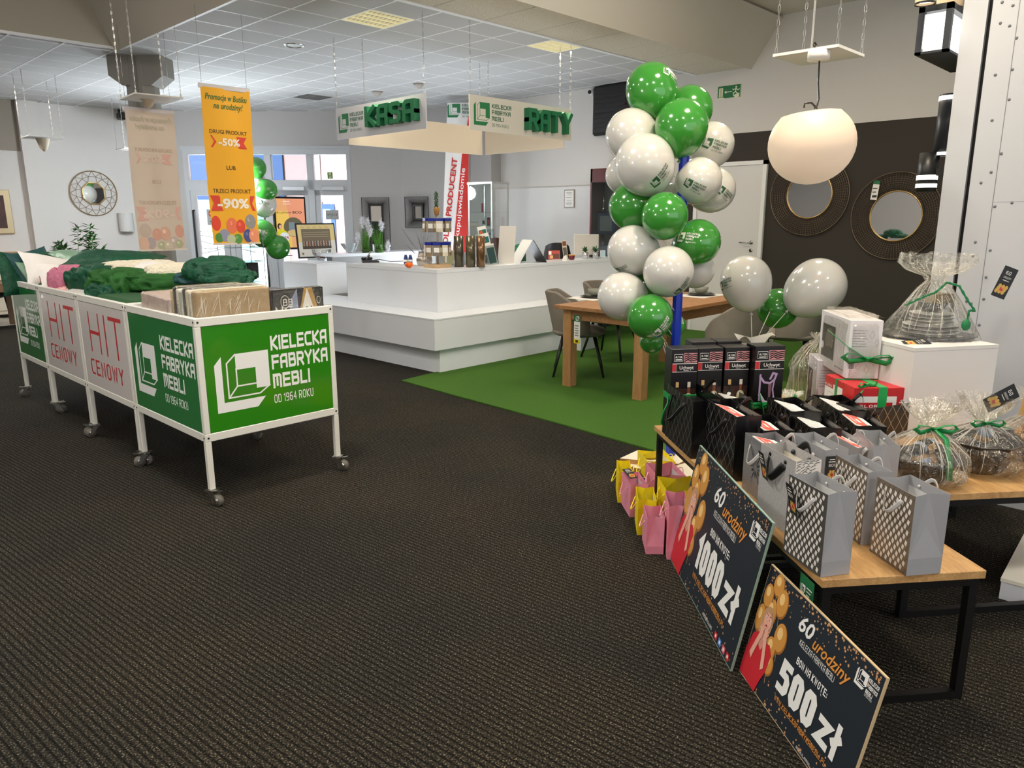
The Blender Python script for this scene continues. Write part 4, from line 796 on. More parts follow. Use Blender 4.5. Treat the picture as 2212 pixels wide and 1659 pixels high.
p.mb.build('calendar_print', cal)
# chairs behind the counter (backs only reach above the top)
def office_chair(label, x, y, wpx, m, dp_=10.1, zt=1.13):
    q = pd(x, y, dp_); zt = q.z; k = mpp(q); w = wpx*k; o = thing('office_chair', label, 'chair', (q.x, q.y, 0), FC)
    b = MB(); b.grid(lambda a, c: ((a-.5)*w*(1-.18*abs(2*c-1)**3), -.06+.16*(2*a-1)**2, .55+c*(zt-.55)-.05*abs(2*a-1)**3*(c > .6)), 14, 8, m); b.grid(lambda a, c: ((.5-a)*w*(1-.18*abs(2*c-1)**3), -.02+.16*(2*a-1)**2, .55+c*(zt-.55)-.05*abs(2*a-1)**3*(c > .6)), 14, 8, m); b.build('backrest', o)
    MB().box(-w*.45, w*.45, -.42, .02, .44, .54, m, bev=.04).build('seat', o); MB().cyl(.03, .02, .46, BLACKM, T(0, -.2, 0)).build('column', o)
    for i in range(5): MB(T(0, -.2, .02) @ RZ(i*1.2566)).box(0, .28, -.02, .02, -.02, .02, BLACKM, bev=.005).build('foot_spoke', o)
office_chair('dark brown leather office chair behind the brochure holder', 1070, 513, 34, mat('leather_brown', (64, 36, 26), .35))
office_chair('black leather office chair behind the tent calendar', 1205, 524, 62, mat('leather_black', (26, 25, 26), .35))
office_chair('dark green fabric chair beside the white sign board', 1122, 527, 30, mat('fabric_green', (16, 96, 60), .7), 11.0)
b = MB().box(-.075, .075, 0, .01, 0, .115, mat('magazine_red', (176, 54, 36), .4), RX(-.25)).build('magazine', label='leaning red and brown interior magazine on the counter', cat='magazine'); b.location = pz(1197, 560, ZT); b.rotation_euler = (0, 0, FC)
p = P2((-.075, -.0005, 0), (1, 0, 0), (0, math.sin(.25)*1, math.cos(.25)), MB()); p.rect(.004, .06, .04, .105, PAPER, 2); p.rect(.05, .01, .14, .07, mat('magazine_brown', (92, 48, 36), .5), 2); p.rect(.02, .01, .06, .05, mat('magazine_cream', (226, 170, 120), .5), 3); p.mb.build('magazine_print', b)
b = MB().prism([(.055*math.cos(t*math.pi/10), .075*math.sin(t*math.pi/10)) for t in range(11)][:6]+[(0, 0)], -.002, .002, PAPER, RX(math.pi/2)).build('white_card', label='white rounded paper card beside the dark red candle', cat='card'); b.location = pz(1224, 564, ZT); b.rotation_euler = (0, 0, FC+math.pi)
b = thing('candle_jar', 'dark red candle jar with golden rim in front of a leaflet', 'candle', pz(1235, 561, ZT)); MB().lathe([(.0001, 0), (.034, 0), (.042, .055), (.0001, .055)], mat('candle_red', (96, 16, 30), .3), n=20).build('jar', b); MB().lathe([(.042, .055), (.043, .066), (.0001, .066)], mat('candle_gold', (226, 168, 60), .3), n=20).build('rim', b)
b = MB(RY(-.12)).box(-.03, .03, 0, .004, 0, .24, mat('leaflet_beige', (206, 196, 180), .5)).build('leaflet_strip', label='narrow leaning leaflet with brown picture above the candle jar', cat='leaflet'); b.location = pz(1230, 560, ZT)+Vector((.0, .06, 0)); b.rotation_euler = (0, 0, FC)
MB(RY(-.12)).box(-.024, .024, -.0015, 0, .17, .23, mat('leaflet_brown', (120, 66, 36), .5)).box(-.024, .024, -.0015, 0, .03, .15, mat('leaflet_dark', (90, 84, 74), .5)).build('leaflet_picture', b, kind='stuff')
# computer monitor seen from behind
mo = thing('computer_monitor', 'white computer monitor seen from behind at the right end of the counter', 'monitor', pd(1266, 562, 9.9), FC+.06)
MB().box(-.14, .14, -.04, .14, -.03, 0, CI).build('desk_shelf', label='small stand under the monitor behind the counter', cat='stand').matrix_world = T(mo.location) @ RZ(FC)
mw = 54*mpp(mo.location)/2; MB(T(0, 0, .07)).box(-mw, mw, 0, .03, 0, .27, mat('monitor_back', (200, 196, 188), .4), bev=.008).build('screen_body', mo); MB().box(-.03, .03, .03, .05, 0, .2, BLACK).box(-.1, .1, -.05, .1, 0, .012, BLACK).build('monitor_stand', mo)
def small_plant(label, x, y, z, m_pot, hp=.085, rp_=.042, leaf=(44, 92, 44), n=26, L=.09, group=None):
    o = thing('potted_plant', label, 'plant', pz(x, y, z), random.random()*3, group); MB().lathe([(.0001, 0), (rp_*.8, 0), (rp_, hp), (rp_*.93, hp), (rp_*.75, .01)], m_pot, n=20).build('pot', o); b = MB()
    for i in range(n):
        a = i*2.4; e = .4+.9*random.random(); l = L*(.7+.5*random.random()); d = Vector((math.cos(a)*math.cos(e), math.sin(a)*math.cos(e), math.sin(e)))
        P0 = Vector((0, 0, hp)); P1 = P0+d*l*.6; P2_ = P0+d*l+Vector((0, 0, -.012)); w = Vector((-math.sin(a), math.cos(a), 0))*.009
        b.add([P0-w*.5, P0+w*.5, P1+w, P1-w, P2_], [(0, 1, 2, 3), (3, 2, 4)], mat('plant_leaf_%d' % leaf[1], leaf, .6))
    b.build('leaves', o, kind='stuff'); return o
small_plant('small green plant in a silver tin pot on the counter, left one', 1264, 559, ZT, mat('tin', (200, 202, 204), .25, .8)); small_plant('small green plant in a silver tin pot on the counter, right one', 1286, 558, ZT, mat('tin', (200, 202, 204), .25, .8))
b = MB(RX(-.15)).box(-.035, .035, 0, .01, 0, .09, WHITE).box(-.03, .03, -.002, 0, .006, .084, mat('pale_blue', (176, 206, 216), .4)).build('card_stand', label='small pale blue card stand right of the tin pots', cat='card'); b.location = pz(1302, 555, ZT); b.rotation_euler = (0, 0, FC)
# ------------------------------------------------------------------ on the back desk
def bowl_mat(): return glass('crystal', (232, 238, 240), .22)
b = MB(); b.grid(lambda a, c: (lambda th, r, z: (r*math.cos(th), r*math.sin(th), z))(a*2*math.pi, (.04+.10*c**.8)*(1+.05*math.cos(a*2*math.pi*8)), .13*c), 32, 6, bowl_mat(), closeu=True, smooth=False); b.lathe([(.0001, .002), (.04, .002)], bowl_mat(), n=16)
b = b.build('crystal_bowl', label='faceted crystal bowl on the back desk', cat='bowl'); b.location = pz(758, 546, ZD)
WPL = mat('plume_white', (232, 232, 236), .95); GB = mat('grass_blade', (70, 124, 30), .7)
def plume_plant(label, x, tops):
    p0 = pz(x, 545.5, ZD); o = thing('plumed_grass', label, 'plant', p0, FC, 'plumed ornamental grasses on the back desk'); k = mpp(p0); b = MB(); random.seed(int(x))
    for i in range(70):
        ox = random.gauss(0, .03); a = random.uniform(-.35, .35); h = random.uniform(.16, .42)
        b.tube([(ox, random.gauss(0, .02), 0), (ox+a*h*.3, 0, h*.6), (ox+a*h*.8, 0, h)], [.003, .0025, .0008], GB, n=3)
    b.build('grass_blades', o, kind='stuff')
    for (tx, ty) in tops:
        dx = (tx-x)*k; h = (545-ty)*k; MB().tube([(0, 0, 0), (dx*.6, 0, h*.6), (dx, 0, h)], .0025, GB, n=4).build('stalk', o); pb_ = MB(T(dx, 0, h))
        for i in range(150):
            a = random.uniform(0, 6.28); zz = random.uniform(-.10, .05); r = .045*(1-abs(zz+.02)/.1)+.01
            pb_.tube([(0, 0, zz), (r*math.cos(a), r*math.sin(a)*.7, zz+random.uniform(-.03, .05))], [.004, .001], WPL, n=3)
        pb_.build('plume', o, kind='stuff')
    MB().lathe([(.0001, 0), (.05, 0), (.055, .05), (.0001, .05)], mat('moss', (58, 84, 34), .9), n=14).build('moss_base', o)
plume_plant('white plumed grass clump nearer the crystal bowl', 790, [(786, 478), (796, 482), (774, 512)]); plume_plant('white plumed grass clump in front of the tall wire mirror', 818, [(801, 497), (826, 485), (838, 530)])
# ------------------------------------------------------------------ plinth display: screen, team photo, sweets bowl
zp = .974
sc_ = thing('advert_screen', 'portrait advertising screen reading Kuchnie ECO on the white plinth', 'screen', pz(612, 553, zp), 0)
TLp, BLp = pv(588, 424, sc_.location.y), pv(595.5, 540, sc_.location.y); TRp = pv(658, 424, sc_.location.y)
Wd = TRp.x-TLp.x; Hd = TLp.z-BLp.z; O = Vector((TLp.x-sc_.location.x, 0, BLp.z-zp))
MB(T(*O)).box(0, Wd, -.015, .03, 0, Hd, BLACK, bev=.006).build('screen_body', sc_)
p = P2(O+Vector((.03, -.0155, .03)), (1, 0, 0), (0, 0, 1)); w, h = Wd-.06, Hd-.06
def scr(n_, c_): return mat('screen_'+n_, c_, .4, emit=.35)
p.rect(0, 0, w, h, scr('peach', (232, 168, 116)), 1); p.rect(0, 0, w*.5, h*.75, scr('yellow', (240, 196, 96)), 1.5); p.poly([(w*.5, h*.4), (w, h*.4), (w, h), (w*.35, h)], scr('salmon', (228, 150, 116)), 1.8)
p.st_('JESIENNIE', w*.26, h*.93, h*.022, scr('white', (250, 248, 244)), 3, t=1.4); p.st_('NA ZAKUPACH', w*.27, h*.88, h*.018, scr('white', (250, 248, 244)), 3, t=1.2)
p.ft('Kuchnie', w*.03, h*.70, h*.042, DARKP, 3, width=w*.5); p.ft('ECO', w*.58, h*.70, h*.045, DARKP, 3, bold=.03, width=w*.32)
p.ell(w*.58, h*.42, w*.34, h*.20, scr('oliv', (98, 92, 70)), 2, 28); p.rect(w*.42, h*.30, w*.62, h*.52, scr('blueg', (118, 134, 144)), 2.5); p.ell(w*.62, h*.30, w*.28, h*.07, scr('sand', (206, 176, 120)), 2.7)
p.ell(w*.10, h*.44, w*.075, h*.06, scr('hair', (52, 34, 28)), 3, 18); p.ell(w*.12, h*.43, w*.045, h*.042, scr('skin', (226, 178, 150)), 4, 16); p.poly([(0, h*.10), (w*.42, h*.10), (w*.32, h*.34), (w*.12, h*.38), (0, h*.3)], scr('lime', (214, 206, 40)), 3)
p.ell(w*.24, h*.21, w*.17, h*.105, scr('pale', (222, 232, 240)), 5, 28); p.st_('-30%', w*.10, h*.185, h*.05, scr('crimson', (176, 24, 56)), 6, t=1.5, width=w*.29)
p.mb.build('screen_picture', sc_); MB().box(-.01, .05, 0, .03, 0, O.z+.05, BLACK).box(-.15, .1, -.1, .1, 0, .01, BLACK).build('screen_stand', sc_, kind='stuff')
fr = thing('team_photo', 'black framed and signed group photograph on the white plinth', 'picture', pz(680, 557, zp), 0); fr.location.y = max(8.53, fr.location.y)
v_ = fr.location.y; A, Bq, Cq = pv(641, 482, v_), pv(726, 482, v_), pv(636, 556, v_); w, h = Bq.x-A.x, A.z-zp
MF = T(A.x-fr.location.x, 0, 0) @ RX(-.10)
MB(MF).box(0, w, 0, .02, 0, h, mat('frame_black', (34, 34, 36), .35), bev=.004).build('frame', fr)
p = P2(MF @ Vector((.02, -.0008, .02)), (1, 0, 0), (MF.to_3x3() @ Vector((0, 0, 1))), n=MF.to_3x3() @ Vector((0, -1, 0))); w2, h2 = w-.04, h-.04
p.rect(0, 0, w2, h2, PAPER, 1); p.poly([(0, h2*.45), (w2, h2*.5), (w2, h2), (0, h2)], mat('mat_yellow', (236, 214, 150), .6), 1.5); p.rect(w2*.1, h2*.24, w2*.88, h2*.86, mat('photo_hall', (128, 116, 96), .5), 2)
for i in range(3): p.line([(w2*.14, h2*(.62+.07*i)), (w2*.84, h2*(.62+.07*i))], .004, mat('photo_light', (226, 214, 176), .5), 3)
random.seed(2)
for r_ in range(3):
    for i in range(19): p.ell(w2*(.14+.038*i+.01*random.random()), h2*(.34+.06*r_), w2*.013, h2*.028, mat('crowd_%d' % (i % 4), [(210, 160, 130), (60, 60, 100), (226, 220, 214), (150, 60, 50)][i % 4], .6), 3+.2*r_, 8)
p.rect(w2*.1, h2*.24, w2*.88, h2*.33, mat('photo_floor', (86, 76, 66), .5), 3.8); p.ell(w2*.09, h2*.1, w2*.03, h2*.04, mat('seal_gold', (150, 140, 100), .5), 3, 16); p.st_('2024', w2*.34, h2*.05, h2*.045, mat('ink_blue', (60, 70, 130), .5), 3)
for i in range(5): p.line([(w2*(.1+.16*i), h2*.9), (w2*(.13+.16*i), h2*.95), (w2*(.15+.16*i), h2*.89), (w2*(.2+.16*i), h2*.93)], .0025, DARKP, 3)
p.mb.build('photo_print', fr)
b = thing('sweets_bowl', 'clear glass bowl full of orange wrapped sweets in front of the team photo', 'bowl', pz(695.5, 560, zp), 0); MB().lathe([(.04, 0), (.09, .03), (.13, .09), (.135, .14)], glass('bowl_glass', (240, 244, 244), .12), n=28, cap=False).build('glass_shell', b); sw = MB(); random.seed(6)
for i in range(90):
    a, r = random.uniform(0, 6.28), random.uniform(0, .095)**1; z = random.uniform(.02, .085); r *= (z+.03)/.11
    sw.sphere(.014, mat(['sweet_a', 'sweet_b', 'sweet_c'][i % 3], [(206, 96, 44), (238, 196, 160), (170, 60, 30)][i % 3], .35), T(r*math.cos(a), r*math.sin(a), z) @ RZ(a) @ RX(a*2) @ SC(1.5, .6, .6), 6, 4)
sw.build('wrapped_sweets', b, kind='stuff')
# ------------------------------------------------------------------ clear brochure tower behind the bins
ac = thing('acrylic_tower', 'clear acrylic shelf tower holding black packs behind the green throws', 'rack', pd(525, 600, 8.6)*1.0, 0)
ac.location = (ac.location.x, ac.location.y, 0); AC = glass('acrylic_tower_glass', (235, 242, 240), .035)
for z in (.5, .82, 1.06, 1.22): MB().box(-.2, .2, -.16, .16, z, z+.006, AC).build('clear_shelf', ac)
for (x, y) in ((-.2, -.16), (.195, -.16), (-.2, .155), (.195, .155)): MB().box(x, x+.006, y, y+.006, 0, 1.38, mat('rod_grey', (150, 156, 154), .2, .5)).build('rod', ac)
for i in range(2): MB().box(-.13+.14*i, .0+.14*i, -.12, .0, .87, 1.05, BLACK, bev=.003).build('black_pack', ac)
# ------------------------------------------------------------------ hanging signs KASA / RATY
SG1 = mat('sign_cool_white', (206, 208, 214), .6); SG2 = mat('sign_warm_white', (206, 202, 190), .6); GLET = mat('letter_green', (22, 112, 70), .55)
def chain(parent, a, b, r=.006):
    a, b = Vector(a), Vector(b); L = (b-a).length; n = max(4, int(L/.034)); m_ = MB(); d = (b-a).normalized(); x = d.orthogonal().normalized(); y = d.cross(x)
    for i in range(n):
        c = a+(b-a)*((i+.5)/n); h = L/n*.62; s = x if i % 2 else y
        m_.tube([c-d*h+s*0, c-d*h*.6+s*r, c+d*h*.6+s*r, c+d*h, c+d*h*.6-s*r, c-d*h*.6-s*r], .0016, STEEL, n=3, closed=True, smooth=False)
    return m_.build('chain', parent)
def block_letters(parent, word, O, ax, n, h, w, depth, m):
    # each letter one extruded part
    tq = 1.45; tot = stroke_text(word, h, tq, .92, .75)[1]; k = h/(6+tq); x = 0; sxx = w/tot
    for ch in word:
        gl = G[ch]; lw = max(p[0] for q in gl for p in q)*.92; b = MB(); zz = 0
        for q in gl:
            for poly in thick(q, tq, .92):
                P = [O+ax*(((p_.x+x+tq/2)*k)*sxx)+Vector((0, 0, (p_.y+tq/2)*k)) for p_ in poly]; zz += 1; dd = depth-.00015*zz
                vs = P+[q_+n*dd for q_ in P]; b.add(vs, [(0, 1, 2, 3), (7, 6, 5, 4), (0, 4, 5, 1), (1, 5, 6, 2), (2, 6, 7, 3), (3, 7, 4, 0)], m)
        b.build('letter', parent); x += lw+.75+tq
ks = pz(898, 107.6, 3.4); uK = pz(721, 72, 3.4).x*.5+5.0*.5
# KASA board: plane u = const, RATY board: plane v = const; their chains come from the ceiling grid
UK = 4.72
a0, a1 = pu(724.7, 235, UK), pu(918.6, 201, UK); zt0, zb0 = a0.z, pu(724.7, 302, UK).z; zb1 = pu(918.6, 278.4, UK).z; ztop, zbot = (a0.z+a1.z)/2, (zb0+zb1)/2
kv0, kv1 = a1.y, a0.y
kr = thing('hanging_sign', 'hanging white sign with green block letters KASA', 'sign', (UK, (kv0+kv1)/2, zbot)); M = T(-UK, -(kv0+kv1)/2, -zbot)
MB(M).box(UK, UK+.012, kv0, kv1, zbot, ztop, SG1).build('sign_board', kr); w, h = kv1-kv0, ztop-zbot
p = P2((UK, kv1, zbot), (0, -1, 0), (0, 0, 1), MB(M), n=(-1, 0, 0)); p.logo(w*.03, h*.20, h*.60, GRN, text=True, mt=mat('logo_text_green', (26, 96, 66), .5)); p.mb.build('logo_print', kr)
block_letters(kr, 'KASA', Vector((0, w/2-w*.41, h*.24)), Vector((0, -1, 0)), Vector((-1, 0, 0)), h*.62, w*.53, .07, GLET)
for vv_ in (kv0+.02, kv1-.02): chain(kr, (.006, vv_-(kv0+kv1)/2, ztop-zbot), (.006, vv_-(kv0+kv1)/2, 3.4-zbot))
VR = 5.6
b0, b1 = pv(1014, 204, VR), pv(1235, 236, VR); rb = (pv(1017, 281, VR).z+pv(1237, 304, VR).z)/2; rt = (b0.z+b1.z)/2
rr_ = thing('hanging_sign', 'hanging white sign with green block letters RATY', 'sign', ((b0.x+b1.x)/2, VR, rb)); cx = (b0.x+b1.x)/2; M = T(-cx, -VR, -rb); w, h = b1.x-b0.x, rt-rb
MB(M).box(b0.x, b1.x, VR, VR+.012, rb, rt, SG2).build('sign_board', rr_); p = P2((b0.x, VR, rb), (1, 0, 0), (0, 0, 1), MB(M)); p.logo(w*.035, h*.16, h*.66, GRN, text=True, mt=mat('logo_text_green', (26, 96, 66), .5)); p.mb.build('logo_print', rr_)
block_letters(rr_, 'RATY', Vector((-w/2+w*.50, 0, h*.17)), Vector((1, 0, 0)), Vector((0, -1, 0)), h*.66, w*.46, .07, GLET)
for x in (b0.x+.02, b1.x-.02): chain(rr_, (x-cx, .006, h), (x-cx, .006, 3.4-rb))
VBk = 7.01
c1 = pv(1042, 300, VBk); zb_ = pv(1042, 335, VBk).z; c0 = pv(733, 308, VBk).x; 
bo = thing('hanging_sign', 'blank beige back board hanging behind the KASA sign', 'sign', ((c0+c1.x)/2, VBk, zb_)); cx = (c0+c1.x)/2
MB(T(-cx, -VBk, -zb_)).box(UK+.02, c1.x, VBk, VBk+.012, zb_, zb_+(rt-rb), mat('sign_beige', (200, 190, 174), .6)).build('sign_board', bo)
for x in (UK+.25, c1.x-.03): chain(bo, (x-cx, .006, rt-rb), (x-cx, .006, 3.4-zb_))
bo2 = thing('hanging_sign', 'blank board hanging behind the RATY sign', 'sign', (c1.x, 6.3, zb_)); MB().box(0, .012, -.62, .66, 0, rt-rb, mat('sign_beige', (200, 190, 174), .6)).build('sign_board', bo2)
for y in (-.55, .6): chain(bo2, (.006, y, rt-rb), (.006, y, 3.4-zb_))
# ------------------------------------------------------------------ green rug of artificial grass
rug = MB().prism([(4.29, 5.65), (4.235, 4.8), (4.18, 3.6), (4.10, 2.6), (4.03, 1.3), (9.12, 1.3), (9.12, 6.4), (5.2, 6.4), (4.85, 5.72)], 0.001, .012, GRASS).build('grass_rug', label='green artificial grass rug under the dining table', cat='rug')
BLF = mat('carpet_corner', (20, 20, 22), .8)
b = MB().box(-.07, .06, -.012, .012, .001, .006, BLF).build('tape_strip', label='short black tape strip at the pointed tip of the grass rug', cat='tape'); b.location = pz(876, 823); b.rotation_euler = (0, 0, FC)
# ------------------------------------------------------------------ column, plates with lamps
colm = mat('column_grey', (142, 139, 132), .7)
cp = pd(308, 180, 8.8); cx, cy = cp.x, cp.y; R_ = 31*mpp(cp)
def octo(r): return [(r*math.cos(math.pi/8+i*math.pi/4), r*math.sin(math.pi/8+i*math.pi/4)) for i in range(8)]
b = MB(T(cx, cy, 0) @ RZ(FC)); b.prism([(x*1.05, y) for x, y in octo(R_)], 0, 3.4, colm)
w1 = 58*mpp(cp); zt2 = over(312, 189, cp); zt1 = over(310, 168, cp)
b.add([(-w1, -R_*.9, 3.4), (w1, -R_*.9, 3.4), (w1, -R_*.9, zt1), (R_, -R_*.9, zt2), (-R_, -R_*.9, zt2), (-w1, -R_*.9, zt1)]+[(-w1, R_*.9, 3.4), (w1, R_*.9, 3.4), (w1, R_*.9, zt1), (R_, R_*.9, zt2), (-R_, R_*.9, zt2), (-w1, R_*.9, zt1)], [(5, 4, 3, 2, 1, 0), (6, 7, 8, 9, 10, 11), (2, 3, 9, 8), (3, 4, 10, 9), (4, 5, 11, 10), (1, 2, 8, 7), (5, 0, 6, 11)], colm)
b.box(-R_*.12, R_*.12, -R_*1.0, -R_*.9, 0, 3.39, mat('column_trim', (124, 121, 114), .7))
b.build('column', kind='structure')
PLM = mat('plate_white', (222, 220, 214), .5); PLD = mat('plate_edge', (120, 120, 118), .5)
LAMPOFF = mat('lamp_beige', (206, 190, 166), .6)
def lamp_plate(label, zc, corners, ctop, chains, lx, ly, lr, lh, zt_=3.4, group='square ceiling plates hung on chains', tilt=0):
    P = [pz(x, y, zc) for x, y in corners]
    if len(P) == 3: P.append(P[0]+P[2]-P[1])
    c = (P[0]+P[2])/2; o = thing('hanging_plate', label, 'ceiling lamp', c, 0, group)
    q = [p-c for p in P]; MB().prism([(p.x, p.y) for p in q], 0, .012, PLM).build('plate', o)
    for i, p in enumerate(q):
        p2 = p*.93; chain(o, (p2.x, p2.y, .012), (p2.x, p2.y, (zt_(i) if callable(zt_) else zt_)-zc), r=.005); MB(T(p2.x, p2.y, .012)).lathe([(.012, 0), (.004, .03)], PLM, n=8).build('hook', o)
    l = pz(lx, ly, zc)-c
    if lr: MB(T(l.x, l.y, 0)).lathe([(.0001, -lh-.01), (.008, -lh-.008), (lr*.55, -lh*.8), (lr, -.004), (lr, 0)], LAMPOFF, n=20).build('lamp_shade', o)
    MB(T(l.x, l.y, 0)).tube([(0, 0, .012), (.03, .0, .05), (.07, .01, .06), (.12, .02, .014)], .004, PLM, n=5).build('cable', o)
    return o
lamp_plate('large square plate on chains before the grey column with small beige lamp', 2.7, [(257, 216), (291, 202), (396, 213)], 0, 0, 320, 216, .065, .07, 3.9)
zp2 = over(139, 300, pz(126.6, 162, 3.4)); lamp_plate('small square plate with grey cone lamp hung at far left before the pilaster', zp2, [(43, 299), (62, 293), (139, 300)], 0, 0, 92, 299, .085, .16)
zp3 = over(251, 324, pz(233, 212, 3.4)); lamp_plate('square plate half hidden behind the pale banner', zp3, [(250, 324), (268, 320), (330, 325)], 0, 0, 300, 325, .06, .1)
# ------------------------------------------------------------------ lights in the ceiling grid
GLOW = mat('lamp_glow', (255, 240, 178), .5, emit=1.3); LOUV = mat('louvre_metal', (250, 240, 196), .3, .3, emit=.22); LOUVD = mat('louvre_grey', (150, 150, 146), .3, .5)
def louvre(label, i, j, lit):
    u, v = U0+i*PU, V0+j*PV; o = thing('ceiling_light' if lit else 'ceiling_grille', label, 'ceiling light', (u, v, ZC), group=None)
    MB().box(.01, PU-.01, .01, PV-.01, .05, .056, GLOW if lit else mat('grille_dark', (70, 70, 68), .6)).build('diffuser', o)
    L = LOUV if lit else LOUVD
    fr = MB(); fr.box(.008, .03, .008, PV-.008, -.003, .05, L).box(PU-.03, PU-.008, .008, PV-.008, -.003, .05, L).box(.03, PU-.03, .008, .03, -.003, .05, L).box(.03, PU-.03, PV-.03, PV-.008, -.003, .05, L); fr.build('frame', o)
    for k in range(1, 4): MB().box(.03, PU-.03, .03+(PV-.06)*k/4-.006, .03+(PV-.06)*k/4+.006, -.002, .035, L).build('louvre_blade', o)
    for k in range(1, 9): MB().box(.03+(PU-.06)*k/9-.002, .03+(PU-.06)*k/9+.002, .03, PV-.03, 0, .034, L).build('louvre_blade', o)
louvre('glowing square louvre light in the ceiling above the KASA sign', 2, 1, True); louvre('glowing square louvre light in the ceiling beside the sloping beam', 6, 0, True); louvre('unlit square grille in the far ceiling behind the orange banner', 6, 10, False)
b = thing('downlight', 'round silver recessed downlight in the ceiling left of the louvre light', 'ceiling light', pz(636, 98, 3.4)); MB().lathe([(.085, .004), (.10, -.008), (.112, -.004), (.115, .002)], CHROME, n=32, cap=False).build('rim', b); MB().lathe([(.0001, .001), (.06, -.004), (.085, .004)], mat('downlight_glass', (214, 214, 212), .3), n=28).build('lens', b)
for i, (x, y) in enumerate(((905, 186), (815, 203))): MB().lathe([(.0001, -.07), (.03, -.065), (.05, -.035), (.09, 0)], mat('sensor_grey', (176, 168, 158), .6), n=18).build('smoke_detector', label=['small conical ceiling detector near the right chain of the KASA sign', 'small conical ceiling detector above the middle of the KASA sign'][i], cat='detector').location = pz(x, y-5, 3.4)
cm = thing('security_camera', 'small white security camera beside the black shutter', 'camera', pu(1284, 201, UR)); MB(RY(-math.pi/2)).lathe([(.0001, 0), (.05, 0), (.05, .06), (.03, .11), (.0001, .11)], WHITE, n=18).build('camera_body', cm); MB(T(-.112, 0, 0)).sphere(.028, BLACK).build('camera_lens', cm)
# ------------------------------------------------------------------ on the right wall
q0, q1 = pu(1292, 190, UR), pu(1292, 295, UR); v1_, zt_s, zb_s = q0.y, q0.z, q1.z; v0_ = pu(1372, 190, UR).y
sh = thing('black_shutter', 'large black ribbed metal blind unit high on the wall behind the balloons', 'shutter', (UR-.02, v1_, zb_s)); MB().box(-.12, 0, -(v1_-v0_), 0, 0, zt_s-zb_s, BLACKM, bev=.03).build('housing', sh)
for i in range(9): MB(T(-.125, 0, .04+i*(zt_s-zb_s-.08)/9)).box(-.012, .01, -(v1_-v0_)+.05, -.05, 0, .03, mat('shutter_slat', (30, 27, 25), .4), RX(0)).build('slat', sh)
# door
vd0, vd1, zd = pu(1654, 450, UR).y, 5.40, 2.24
dr = MB().box(UR-.05, UR+.0, vd0, vd0+.05, 0, zd, WHITE).box(UR-.05, UR, vd1-.05, vd1, 0, zd, WHITE).box(UR-.05, UR, vd0, vd1, zd-.05, zd, WHITE).build('door_1', kind='structure')
dl = MB().box(UR-.035, UR-.008, vd0+.052, vd1-.052, .01, zd-.052, mat('door_white', (216, 214, 212), .45)).build('door_leaf', dr)
hp = pu(1622, 524, UR-.05)
hd = MB(T(hp.x, hp.y, hp.z)).cyl(.024, 0, .01, CHROME, T(.015, 0, 0) @ RY(-math.pi/2)).tube([(.01, 0, 0), (-.04, 0, 0), (-.045, .02, 0), (-.045, .14, 0)], .009, CHROME, n=8).build('door_handle', dl)
MB(T(hp.x, hp.y, hp.z-.1)).cyl(.024, 0, .01, CHROME, T(.015, 0, 0) @ RY(-math.pi/2)).box(-.003, .006, -.004, .004, -.012, .012, BLACK).build('lock_plate', dl)
# exit sign
EXG = mat('exit_green', (24, 108, 64), .5); EXW = mat('exit_cream', (220, 226, 196), .6)
ea, eb = pu(1551, 187, UR-.004), pu(1601, 187, UR-.004); ez0 = pu(1553, 215, UR).z; we, he = ea.y-eb.y, ea.z-ez0
ex = thing('exit_sign', 'green emergency exit sign with running figure high on the wall', 'sign', (UR-.004, ea.y, ez0)); MB().box(-.004, .003, -we, 0, 0, he, EXW).build('sign_plate', ex)
def exit_print(p, w, h, running_left=True):
    p.rect(.012*w, .03*h, w*.988, h*.97, EXG, 1); p.rect(w*.07, h*.14, w*.24, h*.82, EXW, 2); p.rect(w*.10, h*.14, w*.21, h*.78, mat('exit_door', (190, 190, 150), .6), 2.5)
    p.line([(w*.62, h*.48), (w*.38, h*.48)], h*.05, EXW, 2); p.poly([(w*.30, h*.48), (w*.39, h*.60), (w*.39, h*.36)], EXW, 2)
    p.ell(w*.80, h*.80, w*.035, h*.07, EXW, 2, 14)
    for L in ([(w*.80, h*.70), (w*.78, h*.44)], [(w*.80, h*.68), (w*.70, h*.60), (w*.66, h*.66)], [(w*.80, h*.66), (w*.88, h*.56), (w*.93, h*.62)], [(w*.78, h*.44), (w*.69, h*.36), (w*.70, h*.18)], [(w*.79, h*.44), (w*.86, h*.30), (w*.94, h*.28)]): p.line(L, w*.035, EXW, 2)
p = P2((-.0045, 0, 0), (0, -1, 0), (0, 0, 1), n=(-1, 0, 0)); exit_print(p, we, he); p.ell(we*.84, he*.14, we*.12, he*.13, EXW, 3); p.ell(we*.16, he*.05, we*.16, he*.06, EXW, 3); p.mb.build('sign_print', ex)
